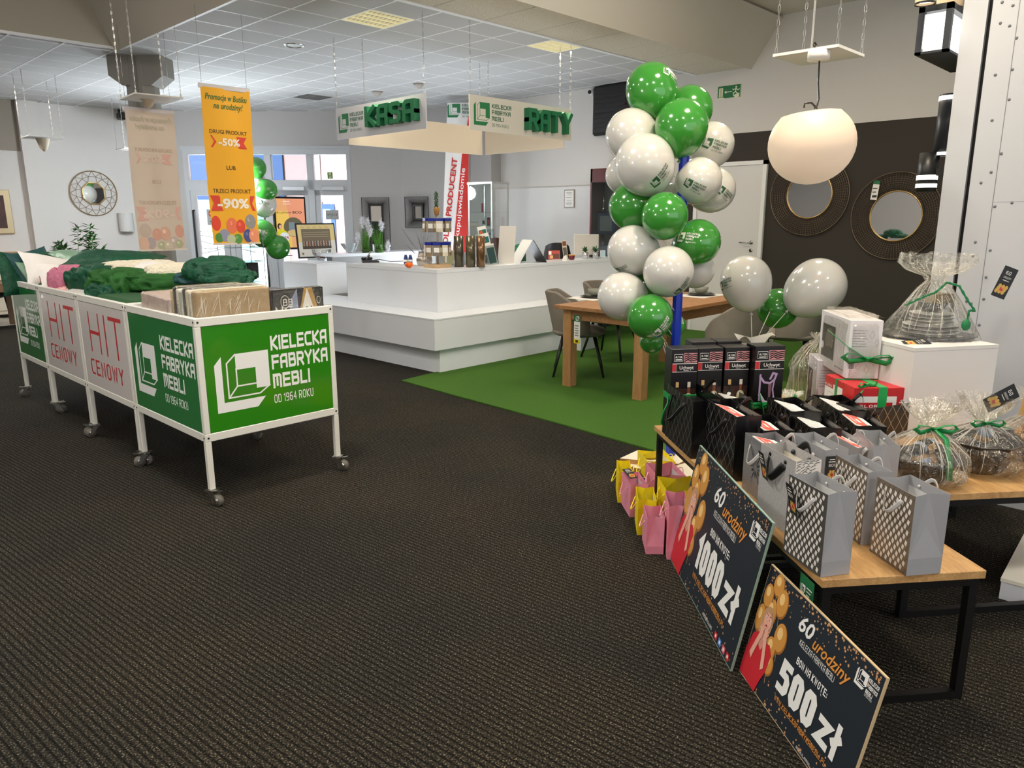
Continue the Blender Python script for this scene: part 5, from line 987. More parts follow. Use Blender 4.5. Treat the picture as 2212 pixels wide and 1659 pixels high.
# round wire mirrors
GOLDW = mat('wire_champagne', (120, 104, 86), .4, .75); MIRR = mat('mirror', (235, 235, 232), .02, 1)
def wire_mirror(label, vc, zc, R, ri, tag_=False):
    o = thing('wire_mirror', label, 'mirror', (UR-.012, vc, zc), group=None); X = RY(-math.pi/2)
    def dish(t): return .008+.05*math.sin(math.pi*(t*.5+.0))*.9
    MB(X).lathe([(.0001, .014), (ri, .014)], MIRR, n=48, cap=False, smooth=False).build('mirror_glass', o)
    MB(X).tube([((ri+.004)*math.cos(t*math.pi/32), (ri+.004)*math.sin(t*math.pi/32), .016) for t in range(64)], .010, mat('wire_gold', (196, 164, 110), .3, .8), n=6, closed=True).build('inner_ring', o)
    MB(X).tube([(R*math.cos(t*math.pi/32), R*math.sin(t*math.pi/32), .03) for t in range(64)], .007, GOLDW, n=6, closed=True).build('outer_ring', o)
    b = MB(X)
    for k in range(1, 9):
        r = ri+(R-ri)*k/9; b.tube([(r*math.cos(t*math.pi/36), r*math.sin(t*math.pi/36), .02+.018*math.sin(k/9*math.pi)+.01*k/9) for t in range(72)], .0026, GOLDW, n=3, closed=True)
    for k in range(88):
        a = k*2*math.pi/88; b.tube([((ri+(R-ri)*t)*math.cos(a), (ri+(R-ri)*t)*math.sin(a), .018+.018*math.sin(t*math.pi)+.01*t) for t in (0, .25, .5, .75, 1)], .0024, GOLDW, n=3)
    b.build('wire_mesh', o, kind='stuff')
    if tag_:
        P = pu(1891, 410, UR-.06)-o.location; t = MB(T(*P) @ RX(.1)).box(-.002, .0, -.035, .035, -.11, .06, PAPER).build('price_tag', o); MB(T(*P) @ RX(.1)).box(-.003, -.002, -.035, .035, .06, .10, EXG).build('tag_header', o)
        p = P2(P+Vector((-.0025, .028, -.09)), (0, -1, 0), (0, 0, 1), n=(-1, 0, 0)); p.rect(0, .005, .05, .03, DARKP); p.rect(0, .06, .04, .07, DARKP); p.rect(0, .1, .05, .11, DARKP); p.mb.build('tag_print', t)
m1 = pu(1755, 421, UR); wire_mirror('round wire-framed mirror on the dark wall behind the globe lamp', 3.836, m1.z, .478, .27)
za, zb__ = pu(1938, 372, UR).z, pu(1938, 560, UR).z; wire_mirror('round wire-framed mirror with hanging price tag, nearer the white partition', 2.835, (za+zb__)/2, .478, .27, True)
# certificate and trophy cabinet
ca, cb, cc = pu(1220, 410, UR-.035), pu(1242, 409, UR-.035), pu(1221, 449, UR-.035); w, h = ca.y-cb.y, ca.z-cc.z
ce = thing('certificate', 'small framed certificate on the white panel behind the counter', 'certificate', (UR-.036, ca.y, cc.z)); MB().box(-.012, .004, -w, 0, 0, h, mat('cert_frame', (150, 140, 130), .4)).build('frame', ce); p = P2((-.013, 0, 0), (0, -1, 0), (0, 0, 1), n=(-1, 0, 0)); p.rect(w*.07, h*.05, w*.93, h*.95, PAPER)
for i, t in enumerate((.84, .78, .70, .56, .38, .30, .24, .16)): p.rect(w*(.2+.05*(i % 3)), h*t, w*(.8-.07*(i % 2)), h*(t+.018), mat('ink_grey', (120, 118, 116), .6), 2)
p.mb.build('certificate_print', ce)
MAH = wood('mahogany', (96, 24, 18), (62, 14, 12), 3, (12, 12, 1), .3)
k0, k1 = pu(1276, 365, UR-.36), pu(1358, 365, UR-.36); vk, zk = k0.y, k0.z; wk = .95
tc = thing('trophy_cabinet', 'mahogany glass cabinet with trophies behind the balloons', 'cabinet', (UR-.36, vk, 0)); 
b = MB(); b.box(0, .33, -.03, 0, 0, zk, MAH).box(0, .33, -wk, -wk+.03, 0, zk, MAH).box(0, .33, -wk, 0, zk-.19, zk, MAH).box(0, .33, -wk, 0, 0, .3, MAH).box(.31, .33, -wk, 0, .3, zk-.19, mat('cab_back', (120, 120, 116), .5)).build('cabinet_body', tc)
for z in (.8, 1.3, 1.62): MB().box(.02, .31, -wk+.03, -.03, z, z+.008, AC).build('glass_shelf', tc)
MB().box(-.004, .0, -wk+.03, -.03, .3, zk-.19, glass('cab_glass', (225, 232, 232), .06)).build('glass_door', tc)
GOLD = mat('trophy_gold', (200, 160, 60), .25, 1); 
for i, (y, z, kk) in enumerate(((-.14, 1.628, 0), (-.30, 1.628, 1), (-.48, 1.628, 2), (-.2, 1.308, 3), (-.62, 1.308, 0))):
    o = thing('trophy', ['silver figure trophy on the top cabinet shelf', 'gold cup trophy beside the silver figure', 'glass star award on the top cabinet shelf', 'framed blue diploma standing in the cabinet', 'gold figure trophy lower in the cabinet'][i], 'trophy', (UR-.22, vk+y, z))
    if kk == 3: MB().box(-.01, .01, -.16, .16, 0, .30, mat('diploma_blue', (40, 78, 116), .4)).build('diploma_frame', o); MB().box(-.013, -.01, -.11, .11, .04, .26, mat('diploma_print', (150, 150, 146), .5, vary=.3, vscale=30)).build('diploma_print', o)
    elif kk == 2:
        MB().prism([((.07 if t % 2 == 0 else .03)*math.sin(t*math.pi/5), .12+(.07 if t % 2 == 0 else .03)*math.cos(t*math.pi/5)) for t in range(10)], -.008, .008, mat('award', (210, 214, 210), .15, .3), RZ(math.pi/2) @ RX(math.pi/2)).build('star', o); MB().box(-.02, .02, -.03, .03, 0, .05, BLACK).build('foot', o)
    else:
        m_ = GOLD if kk == 1 else (CHROME if i == 0 else GOLD)
        MB().lathe([(.03, 0), (.03, .02), (.008, .03), (.008, .08), (.02, .1), (.035, .16), (.03, .17), (.0001, .12)] if kk == 1 else [(.028, 0), (.022, .06), (.01, .07), (.012, .12), (.018, .15), (.01, .18), (.014, .2), (.0001, .215)], m_, n=16).build('figure' if kk != 1 else 'cup', o)
# ------------------------------------------------------------------ glass display case
gA, gB, gC = pz(1013, 560, .9), None, None
vg = 8.45
A, Bq = pv(1062.5, 394, vg-.45), pv(1013, 396, vg); dz = A.z
dc = thing('display_case', 'tall aluminium and glass display case behind the counter', 'display case', (A.x, A.y, 0)); L1, L2 = .46, .36
AL = mat('aluminium', (190, 190, 186), .3, .6)
ux = Vector((Bq.x-A.x, Bq.y-A.y, 0)).normalized(); uy = Vector((-ux.y, ux.x, 0)); 
if uy.dot(RIGHT) < 0: uy = -uy
L1 = (Vector((Bq.x, Bq.y, 0))-Vector((A.x, A.y, 0))).length
BM = basis((0, 0, 0), ux, uy, Vector((0, 0, 1)))
for (x, y) in ((0, 0), (L1, 0), (0, L2), (L1, L2)): MB(BM).box(x-.012, x+.012, y-.012, y+.012, 0, dz, AL).build('post', dc)
MB(BM).box(-.02, L1+.02, -.02, L2+.02, dz-.02, dz+.012, AL).build('top_frame', dc)
for z in (.9, 1.22, 1.42, 1.62): MB(BM).box(.01, L1-.01, .01, L2-.01, z, z+.006, AC).build('glass_shelf', dc)
MB(BM).box(.01, L1-.01, -.004, 0, .1, dz-.02, AC).build('glass_side', dc); MB(BM).box(-.004, 0, .01, L2-.01, .1, dz-.02, AC).build('glass_side', dc)
MB(BM).box(-.01, L1+.01, -.01, L2+.01, 0, .1, AL).build('base_frame', dc)
random.seed(11); cl = [(236, 230, 150), (120, 70, 170), (214, 40, 110), (240, 240, 236), (28, 26, 28), (214, 190, 110), (90, 60, 190), (246, 246, 240)]
labs = ['pink', 'white', 'black framed', 'yellow', 'purple', 'pale', 'violet', 'cream']
for i, (fx, fy, z, c_, w_, h_) in enumerate(((.7, .4, 1.628, 2, .03, .13), (.35, .6, 1.628, 7, .09, .15), (.72, .5, 1.428, 3, .06, .10), (.5, .5, 1.428, 4, .05, .12), (.25, .6, 1.428, 0, .07, .11), (.08, .8, 1.428, 1, .05, .13), (.85, .3, 1.228, 7, .07, .07), (.45, .5, 1.228, 6, .08, .09), (.2, .7, 1.228, 0, .06, .08), (.6, .3, 1.228, 3, .07, .06), (.3, .7, .908, 1, .08, .1))):
    P = dc.location+BM.to_3x3() @ Vector((fx*L1, fy*L2, z)); o = thing('boxed_gift', ['slim pink bottle on the top glass shelf', 'cream card on the top glass shelf', 'white patterned box on the second glass shelf', 'black framed red picture box on the second glass shelf', 'yellow box on the second glass shelf', 'leaning purple box on the second glass shelf', 'white cube box on the third glass shelf', 'violet box on the third glass shelf', 'pale yellow box on the third glass shelf', 'white box beside the violet one', 'purple box on the lowest visible glass shelf'][i], 'box', P, FC)
    MB().box(-w_/2, w_/2, -.015, .015, 0, h_, mat('gift_%d' % c_, cl[c_], .4), bev=.003).build('box_body', o); MB().box(-w_*.3, w_*.3, -.017, -.015, h_*.25, h_*.75, mat('gift_label_%d' % (i % 3), [(196, 40, 50), (236, 236, 230), (60, 60, 60)][i % 3], .5)).build('box_label', o)
# ------------------------------------------------------------------ vertical flag banner
FP = Vector((8.15, 9.02, 0)); fn = FWD
def pf2(x, y): return pl(x, y, FP, fn)
fo = pf2(985, 530); fl_ = thing('flag_banner', 'tall white and red advertising flag reading POLSKI PRODUCENT beside the glass case', 'banner', (fo.x, fo.y, 0))
def fw(x, y): p = pf2(x, y)-fl_.location; return p.dot(RIGHT), p.z
FM = basis((0, 0, 0), RIGHT, Vector((0, 0, 1)), -FWD)
LT, LB, RT, RB = fw(966, 222), fw(955, 545), fw(1013, 222), fw(1011, 545)
flw = mat('flag_white', (236, 234, 232), .6, bump=.3, bscale=3, dist=.02); flr = mat('flag_red', (206, 44, 38), .6, bump=.3, bscale=3, dist=.02)
def fgrid(a, c):
    l = (LB[0]+(LT[0]-LB[0])*c, LB[1]+(LT[1]-LB[1])*c); r = (RB[0]+(RT[0]-RB[0])*c, RB[1]+(RT[1]-RB[1])*c); return (l[0]+(r[0]-l[0])*a, l[1]+(r[1]-l[1])*a, .012*math.sin(a*7+c*5))
MB(FM).grid(fgrid, 10, 24, flw).build('flag_cloth', fl_)
p = P2((0, 0, 0), RIGHT, (0, 0, 1), n=-FWD, wrap=None); p.o = -FWD*.016
t0 = fw(1012, 248); p.poly([(fw(978, 545)[0], RB[1]), (RB[0], RB[1]), (RT[0]-.003, t0[1]), (fw(998, 335)[0], fw(998, 335)[1])], flr, 1)
lx, lz = fw(967, 254); p.logo(lx, lz, .20, GRN, text=True, mt=mat('logo_text_green', (26, 96, 66), .5)); 
a0 = fw(968, 522); a1 = fw(990, 330); an = math.atan2(a1[1]-a0[1], a1[0]-a0[0]); p.ft('POLSKI PRODUCENT', a0[0]-.02, a0[1]-.12, .085, mat('flag_text_red', (190, 40, 40), .6), 2, bold=.03, rot=an, width=1.42)
a0 = fw(990, 520); a1 = fw(1004, 365); an = math.atan2(a1[1]-a0[1], a1[0]-a0[0]); p.ft('#kupujswiadomie', a0[0], a0[1]-.05, .07, flw, 2, bold=.01, rot=an, width=1.18)
p.mb.build('flag_print', fl_); MB(FM).tube([(RB[0]+.015, -.0+0, 0), (RT[0]+.015, RT[1]+.02, 0)], .012, STEEL, n=8).box(RB[0]-.25, RB[0]+.1, 0, .02, -.2, .2, STEEL).build('flag_pole', fl_)
# ------------------------------------------------------------------ rectangular wire mirrors
def rect_mirror(label, plane, pts_out, pts_in):
    P, n = plane; po = [pl(x, y, P, n) for x, y in pts_out]; pi_ = [pl(x, y, P, n) for x, y in pts_in]; c = (po[0]+po[2])/2
    ax = Vector(n).normalized().cross(Vector((0, 0, 1))); ax = ax if ax.dot(RIGHT) > 0 else -ax; nn = Vector(n).normalized(); nn = nn if nn.dot(FWD) < 0 else -nn
    w = abs((po[1]-po[0]).dot(ax)); h = abs((po[3]-po[0]).z); wi = abs((pi_[1]-pi_[0]).dot(ax)); hi = abs((pi_[3]-pi_[0]).z)
    o = thing('wire_frame_mirror', label, 'mirror', c+nn*.01); Bm = basis((0, 0, 0), ax, Vector((0, 0, 1)), nn)
    BW_ = mat('wire_black', (38, 36, 36), .4, .3)
    MB(Bm).box(-wi/2+.03, wi/2-.03, -hi/2+.03, hi/2-.03, .0, .006, MIRR).build('mirror_glass', o)
    for (x0, x1, y0, y1) in ((-wi/2, wi/2, hi/2-.035, hi/2), (-wi/2, wi/2, -hi/2, -hi/2+.035), (-wi/2, -wi/2+.035, -hi/2, hi/2), (wi/2-.035, wi/2, -hi/2, hi/2)): MB(Bm).box(x0, x1, y0, y1, 0, .03, BW_).build('inner_frame', o)
    MB(Bm).tube([(-w/2, -h/2, .06), (w/2, -h/2, .06), (w/2, h/2, .06), (-w/2, h/2, .06)], .008, BW_, n=4, closed=True, smooth=False).build('outer_frame', o)
    b = MB(Bm); N = 26
    for k in range(N+1):
        t = k/N*2-1
        for (a, c_) in (((t*wi/2, hi/2), (t*w/2, h/2)), ((t*wi/2, -hi/2), (t*w/2, -h/2))): b.tube([(a[0], a[1], .02), (c_[0], c_[1], .06)], .003, BW_, n=3)
    N2 = int(N*h/w)
    for k in range(N2+1):
        t = k/N2*2-1
        for s in (-1, 1): b.tube([(s*wi/2, t*hi/2, .02), (s*w/2, t*h/2, .06)], .003, BW_, n=3)
    b.build('wire_mesh', o, kind='stuff')
WPl = (BX, Vector((1, 1, 0)))
rect_mirror('tall black wire-framed mirror on the wall right of the exit doors', WPl, [(785, 427), (844, 427), (844, 575), (785, 575)], [(798, 439), (829, 439), (829, 560), (798, 560)])
d_ = Vector((8.93-8.6, 9.9-11.1, 0)); nC = Vector((-d_.y, d_.x, 0)).normalized()
rect_mirror('small black wire-framed mirror on the narrow wall behind the sachet rack', (BX, nC), [(880, 426), (930, 426), (930, 492), (880, 492)], [(894, 443), (917, 443), (917, 477), (894, 477)])
# notices on the exit doors
def notice(label, x0, y0, x1, y1, bg, fn_, name='notice', cat='sign'):
    a, za = pw(x0, y0, .03); b_, zb = pw(x1, y1, .03); o = thing(name, label, cat, BX+DN*.03+DA*a+Vector((0, 0, zb))); o.matrix_world = basis(BX+DN*.032+DA*a+Vector((0, 0, zb)), -DA, Vector((0, 0, 1)), DN); w, h = a-b_, za-zb
    MB().box(0, w, 0, h, -.003, 0, bg).build('notice_plate', o); p = P2((0, 0, 0), (1, 0, 0), (0, 1, 0)); fn_(p, w, h); p.mb.build('notice_print', o)
notice('green running-man exit pictogram on the upper door glass', 707, 372, 719, 386, EXW, lambda p, w, h: (p.rect(w*.04, 0, w, h, EXG, 1), p.rect(w*.25, h*.08, w*.75, h*.92, mat('exit_pale', (226, 236, 150), .6), 2), p.ell(w*.5, h*.75, w*.08, h*.08, EXG, 3), p.line([(w*.5, h*.65), (w*.45, h*.42), (w*.32, h*.2)], w*.1, EXG, 3), p.line([(w*.47, h*.42), (w*.66, h*.2)], w*.1, EXG, 3), p.line([(w*.32, h*.55), (w*.66, h*.52)], w*.08, EXG, 3)))
notice('grey WYJSCIE notice on the right exit door', 703, 454, 732, 474, mat('notice_grey', (164, 166, 162), .6), lambda p, w, h: p.ft('WYJŚCIE', w*.5, h*.38, h*.28, DARKP, 1, align=.5, width=w*.8))
notice('grey no-entry notice on the left exit door', 446, 452, 468, 486, mat('notice_grey', (164, 166, 162), .6), lambda p, w, h: (p.ell(w*.55, h*.72, w*.36, h*.23, mat('noentry_red', (186, 30, 44), .5), 1, 24), p.rect(w*.3, h*.68, w*.8, h*.76, PAPER, 2), p.rect(w*.3, h*.2, w*.8, h*.26, DARKP, 2)))
# white wavy privacy stripes on the left door glass
a, z = pw(420, 500)[0], 0; sw_ = MB(BW)
for k in range(5):
    sw_.tube([(a+.05-t*.16, pw(420, 505+k*9)[1]+.05*math.sin(t*.9+k), -.04) for t in range(8)], .012, PAPER, n=4, flat=(1, .2))
sw_.build('glass_stripes', win, kind='stuff')
# ------------------------------------------------------------------ far left: mirror, plant, furniture, picture
mc = pv(202, 418, VB-.02); RM = 50*mpp(mc)*1.2
gm = thing('geometric_mirror', 'round gold wire mirror with octagonal glass on the back wall', 'mirror', mc); X = RX(math.pi/2)
hx = (pv(252, 420, VB-.02).x-pv(151, 420, VB-.02).x)/2; hz = (pv(202, 371, VB-.02).z-pv(202, 467, VB-.02).z)/2; RM = (hx+hz)/2
GW = mat('wire_brass', (138, 114, 78), .35, .7)
MB(X).tube([(RM*math.cos(t*math.pi/24), RM*math.sin(t*math.pi/24), .02) for t in range(48)], .009, GW, n=6, closed=True).build('outer_ring', gm)
oc = [(RM*.52*math.cos(math.pi/8+i*math.pi/4), RM*.52*math.sin(math.pi/8+i*math.pi/4)) for i in range(8)]
MB(X).prism(oc, .0, .012, MIRR).build('mirror_glass', gm); MB(X).tube([(x, y, .02) for x, y in oc], .012, mat('wire_gold', (196, 164, 110), .3, .8), n=6, closed=True).build('octagon_frame', gm)
b = MB(X)
for i in range(16):
    a = i*math.pi/8; o_ = (RM*math.cos(a), RM*math.sin(a), .02)
    mdl = [(RM*.76*math.cos(a+s*math.pi/16), RM*.76*math.sin(a+s*math.pi/16), .03) for s in (-1, 1)]
    for m_ in mdl: b.tube([o_, m_], .004, GW, n=3)
    b.tube([mdl[0], mdl[1]], .004, GW, n=3)
    if i % 2: b.tube([mdl[1], (oc[(i//2) % 8][0], oc[(i//2) % 8][1], .02)], .004, GW, n=3); b.tube([mdl[0], (oc[(i//2) % 8][0], oc[(i//2) % 8][1], .02)], .004, GW, n=3)
b.build('wire_struts', gm, kind='stuff')
bp_ = pd(172, 560, 11.2); bb = thing('bamboo_plant', 'leafy artificial bamboo plant rising behind the cushion pile', 'plant', (bp_.x, bp_.y, 0), FC); k = mpp(bp_); random.seed(21)
stm = MB(); lv = MB(); LF = mat('bamboo_leaf', (66, 134, 56), .6); LF2 = mat('bamboo_leaf_dark', (38, 92, 40), .6)
for i in range(17):
    tx = random.uniform(-62, 58)*k; tz = bp_.z+random.uniform(-10, 88)*k-abs(tx)*.5; P = [Vector((tx*.1, 0, .5)), Vector((tx*.35, random.uniform(-.1, .1), bp_.z*.8)), Vector((tx, random.uniform(-.15, .15), tz))]
    stm.tube(P, [.006, .005, .002], mat('bamboo_stem', (86, 96, 44), .7), n=4)
    for j in range(40):
        t = random.uniform(.3, 1)**.6; q = P[1].lerp(P[2], t); a = random.uniform(0, 6.28); e = random.uniform(-.5, .7); l = random.uniform(.08, .16); d = Vector((math.cos(a)*math.cos(e), math.sin(a)*math.cos(e)*.6, math.sin(e))); s = d.cross(Vector((0, .6, 1))).normalized()*.015
        lv.add([q, q+d*l*.4+s, q+d*l, q+d*l*.4-s], [(0, 1, 2, 3)], LF if j % 3 else LF2)
stm.build('stems', bb, kind='stuff'); lv.build('leaves', bb, kind='stuff'); MB().lathe([(.14, 0), (.2, .5), (.18, .5), (.0001, .46)], mat('planter_grey', (120, 118, 114), .6), n=20).build('planter', bb)
SBW = mat('cream_furniture', (226, 214, 194), .5); OAK = wood('oak', (196, 140, 76), (170, 114, 58), 3)
s0 = pv(55, 545, VB-.45); sd = thing('sideboard', 'cream sideboard with oak top against the back wall at far left', 'sideboard', (s0.x, VB-.45, 0)); hs = s0.z
MB().box(-1.9, -.03, 0, .42, .06, hs-.05, SBW, bev=.01).build('carcass', sd); MB().box(-1.95, 0, -.02, .44, hs-.05, hs, OAK, bev=.004).build('top', sd)
for i in range(3): d = MB().box(-.62*(i+1)+.02, -.62*i-.06, -.018, 0, .36, hs-.09, SBW, bev=.006).build('door', sd); MB().box(-.62*(i+1)+.10, -.62*i-.14, -.022, -.018, .44, hs-.17, SBW).build('door_panel', d)
for i in range(3): d = MB().box(-.62*(i+1)+.02, -.62*i-.06, -.018, 0, .12, .33, SBW, bev=.006).build('drawer', sd)
t0 = pd(32, 606, 10.9); tt = thing('side_table', 'brown wooden table with glassware at the far left edge', 'table', (t0.x, t0.y, 0), 0); MB().box(-1.2, 0, -.5, .3, t0.z-.12, t0.z, wood('walnut', (140, 106, 74), (110, 80, 54), 3), bev=.004).build('tabletop', tt)
for (x, y) in ((-.06, -.45), (-.06, .24), (-1.15, -.45), (-1.15, .24)): MB().box(x-.03, x+.03, y-.03, y+.03, 0, t0.z-.12, mat('walnut_leg', (110, 82, 58), .6)).build('leg', tt)
g0 = pz(8, 598, t0.z); b = MB().lathe([(.035, 0), (.035, .004), (.006, .01), (.006, .09), (.04, .13), (.045, .22), (.038, .24)], glass('goblet', (230, 230, 236), .2), n=18, cap=False).build('goblet', label='cut glass goblet on the brown table at the left edge', cat='glass'); b.location = Vector((t0.x-.12, t0.y-.2, t0.z))
c0 = pz(14, 700, 0); ch = thing('velvet_chair', 'black velvet chair cut off by the left edge of the photograph', 'chair', (c0.x-.25, c0.y, 0), FC); MB().box(-.25, .22, -.25, .25, .40, .52, mat('velvet_black', (20, 20, 22), .6), bev=.05).box(-.25, .24, -.25, -.18, .45, .82, mat('velvet_black', (20, 20, 22), .6), bev=.03).build('seat', ch)
for (x, y) in ((-.2, -.2), (.2, -.2), (-.2, .2), (.2, .2)): MB().tube([(x, y, .42), (x*1.15, y*1.15, 0)], [.018, .01], BLACKM, n=6).build('leg', ch)
pa, pb2 = pv(18, 410, VB-.03), pv(18, 505, VB-.03); pc = thing('wall_picture', 'gold framed picture cut off by the left edge', 'picture', (pa.x, VB-.03, pb2.z)); hh = pa.z-pb2.z
MB().box(-1.4, 0, -.03, .02, 0, hh, mat('frame_gold', (196, 176, 140), .4, .3), bev=.01).build('frame', pc); MB().box(-1.33, -.09, -.034, -.03, .09, hh-.09, mat('picture_dark', (66, 36, 30), .6, vary=.6, vscale=9)).build('canvas', pc)
b0 = pv(283, 500, VB-.3); wl = thing('wall_lamp', 'pale fabric wall lampshade behind the faded banner', 'lamp', (b0.x, VB-.12, b0.z)); MB().lathe([(.12, 0), (.12, .32)], mat('shade_pale', (206, 204, 200), .8), n=24, cap=False).build('lamp_shade', wl); MB().cyl(.02, -.02, .2, STEEL, T(0, .08, 0)).build('lamp_base', wl)
pr_ = thing('wall_projector', 'small black spotlight mounted below the ceiling left of the column', 'spotlight', pv(263, 243, VB-.2)); MB().box(-.06, .06, -.08, .12, -.12, 0, BLACKM, bev=.02).build('spot_body', pr_); MB().cyl(.03, -.02, .10, BLACKM, T(0, .1, 0)).build('spot_mount', pr_)
# ------------------------------------------------------------------ dining table and chairs
DW = wood('dining_oak', (176, 128, 84), (140, 98, 60), 2.2, (1.2, 10, 10), .5); DW2 = wood('dining_oak_leg', (196, 148, 98), (166, 120, 74), 2.2, (10, 10, 1.2), .5)
dt = thing('dining_table', 'oak dining table with square legs standing on the grass rug', 'table', (6.05, 3.94, 0)); M = T(-6.05, -3.94, 0); ZT2 = .77
MB(M).box(5.13, 6.98, 3.44, 4.43, ZT2-.035, ZT2, DW, bev=.003).build('tabletop', dt)
MB(M).box(5.22, 6.9, 3.50, 3.52, ZT2-.13, ZT2-.035, DW).box(5.22, 6.9, 4.35, 4.37, ZT2-.13, ZT2-.035, DW).box(5.20, 5.22, 3.5, 4.37, ZT2-.13, ZT2-.035, DW).box(6.88, 6.9, 3.5, 4.37, ZT2-.13, ZT2-.035, DW).build('apron', dt)
for (x, y) in ((5.19, 3.49), (5.19, 4.28), (6.81, 3.49), (6.81, 4.28)): MB(M).box(x, x+.095, y, y+.095, .0, ZT2-.035, DW2, bev=.004).build('leg', dt)
tg = thing('price_tag', 'long green and white price tag hanging on the near left table leg', 'tag', pu(1247, 690, 5.183)); MB().box(-.002, 0, -.035, .035, -.22, .04, PAPER).build('tag_card', tg); p = P2((-.0025, .035, -.22), (0, -1, 0), (0, 0, 1), n=(-1, 0, 0)); p.rect(0, .20, .07, .26, EXG); p.logo(.02, .21, .04, PAPER, text=False); p.rect(0, 0, .07, .04, mat('tag_yellow', (240, 216, 40), .5)); p.rect(.02, .01, .05, .03, DARKP, 2)
for i in range(5): p.rect(.012, .07+.022*i, .055-.006*(i % 2), .078+.022*i, mat('ink_grey', (120, 118, 116), .6), 2)
p.mb.build('tag_print', tg)
CER = mat('ceramic_grey', (128, 130, 118), .3); PM = mat('placemat', (228, 226, 220), .8)
for (x, y, nm) in ((1285, 643, 'left'), (1514, 638, 'right')):
    c = pz(x, y, ZT2); MB().box(-.24, .24, -.17, .17, 0, .003, PM).build('placemat', label='white placemat at the %s end of the dining table' % nm, cat='placemat').location = c
    MB().lathe([(.0001, .003), (.08, .003), (.14, .018), (.145, .018), (.08, .008)], CER, n=32).build('plate', label='large grey stoneware plate at the %s end of the dining table' % nm, cat='plate', group=None).location = c+Vector((0, 0, 0))
    MB().lathe([(.0001, .004), (.06, .004), (.11, .016), (.114, .018), (.06, .009)], CER, n=32).build('plate', label='smaller grey plate stacked on the large one, %s end of the dining table' % nm, cat='plate').location = c+Vector((0, 0, .012))
    MB().lathe([(.0001, 0), (.04, 0), (.06, .012), (.075, .06), (.07, .06), (.055, .015), (.0001, .008)], CER, n=32).build('bowl', label='grey stoneware bowl on the plates at the %s end of the dining table' % nm, cat='bowl').location = c+Vector((0, 0, .026))
VEL = mat('velvet_grey', (128, 120, 110), .8, spec=.3, bump=.4, bscale=7, vary=.35, vscale=5); VELD = mat('velvet_seam', (90, 84, 76), .8)
def shell_chair():
    o = thing('dining_chair', 'x', 'chair', (0, 0, 0), 0, 'grey velvet shell dining chairs'); W_ = .29
    def sh_(off):
        def f(a, c):                                       # wraps from left arm over the back to right arm
            t = (a*2-1); th = t*1.95; x = math.sin(th)*W_*(1.0-.03*c); y = -math.cos(th)*.26*(1+.02*c); top = .83-.20*min(1, max(0, (abs(t)-.42)/.5))**1.1-.10*max(0, abs(t)-.9)*5
            z = .44+(top-.44)*c; lean = .08*c*max(0, math.cos(th)); r = 1-off/.28
            return (x*r, (y-lean)*r, z)
        return f
    b = MB(); b.grid(lambda a, c: sh_(0)(1-a, c), 30, 8, VEL); b.grid(sh_(.035), 30, 8, VEL)
    rim = [Vector(sh_(.0175)(i/30, 1)) for i in range(31)]; b.tube(rim, .0175, VEL, n=8); e0 = [Vector(sh_(.0175)(0, j/6)) for j in range(7)]; e1_ = [Vector(sh_(.0175)(1, j/6)) for j in range(7)]; b.tube(e0, .0175, VEL, n=8); b.tube(e1_, .0175, VEL, n=8)
    b.build('backrest', o)
    MB().grid(lambda a, c: (lambda th, ph: (math.copysign(abs(math.cos(th))**.8, math.cos(th))*math.sin(ph)*.275, math.copysign(abs(math.sin(th))**.8, math.sin(th))*math.sin(ph)*.27, .44-.06*math.cos(ph)))(a*6.2832, c*math.pi), 24, 10, VEL, closeu=True).build('seat', o)
    for (x, y) in ((-.2, -.2), (.2, -.2), (-.2, .2), (.2, .2)): MB().tube([(x*.75, y*.75, .41), (x*1.25, y*1.25, 0)], [.019, .011], BLACKM, n=8).build('leg', o)
    return o
ch0 = shell_chair(); ch0['label'] = 'grey velvet shell chair at the left side of the dining table, nearest the counter bench'
ch0.location = (5.757, 4.64, 0); ch0.rotation_euler = (0, 0, math.radians(-51-90))
copy_tree(ch0, (6.72, 4.95, 0), math.radians(190), 'grey velvet shell chair beyond the far side of the dining table')
copy_tree(ch0, (6.02, 3.10, 0), math.radians(-12), 'grey velvet shell chair seen from behind on the right of the dining table')
copy_tree(ch0, (6.98, 3.02, 0), math.radians(20), 'grey velvet shell chair farthest right, behind the green balloon on a stick')
# ------------------------------------------------------------------ globe pendant, wall lamps on the partition
gp_ = pd(1753, 312, 3.9); Rg = 90*mpp(gp_); zpl = gp_.z+ (312-124)*mpp(gp_)
gl = thing('globe_pendant', 'large warm white globe pendant lamp under a square plate', 'pendant lamp', gp_); GLB = mat('globe_white', (206, 184, 160), .5, emit=.40)
prof = [(Rg*math.sin(t), -Rg*.93*math.cos(t)) for t in [i*math.pi/20 for i in range(21)] if -Rg*.93*math.cos(t) < Rg*.68]
MB(RY(.0) @ Matrix.Rotation(.10, 4, RIGHT.cross(UP))).lathe([(1e-5, prof[0][1])]+prof[1:]+[(prof[-1][0]*.95, Rg*.70), (prof[-1][0]*.7, Rg*.735), (1e-5, Rg*.75)], GLB, n=40).build('globe', gl)
co = MB(); zz = zpl-gp_.z; co.tube([(.0, 0, Rg*.82), (.03, .0, Rg*.90), (.045, 0, Rg*1.05), (.02, .0, Rg*1.4), (.012, 0, zz-.03)], .0045, BLACK, n=6).tube([(-.06, .03, Rg*.82), (-.055, .03, Rg*.92), (-.02, .01, Rg*.94), (.03, .0, Rg*.83)], .005, BLACK, n=6); co.build('cord', gl)
MB().cyl(.055, zz-.045, zz-.002, PLM, n=24).build('canopy', gl)
cr4 = [pz(x, y, zpl) for x, y in ((1669, 123), (1811, 101), (1867, 123))]; cr4.append(cr4[0]+cr4[2]-cr4[1]); c = (cr4[0]+cr4[2])/2
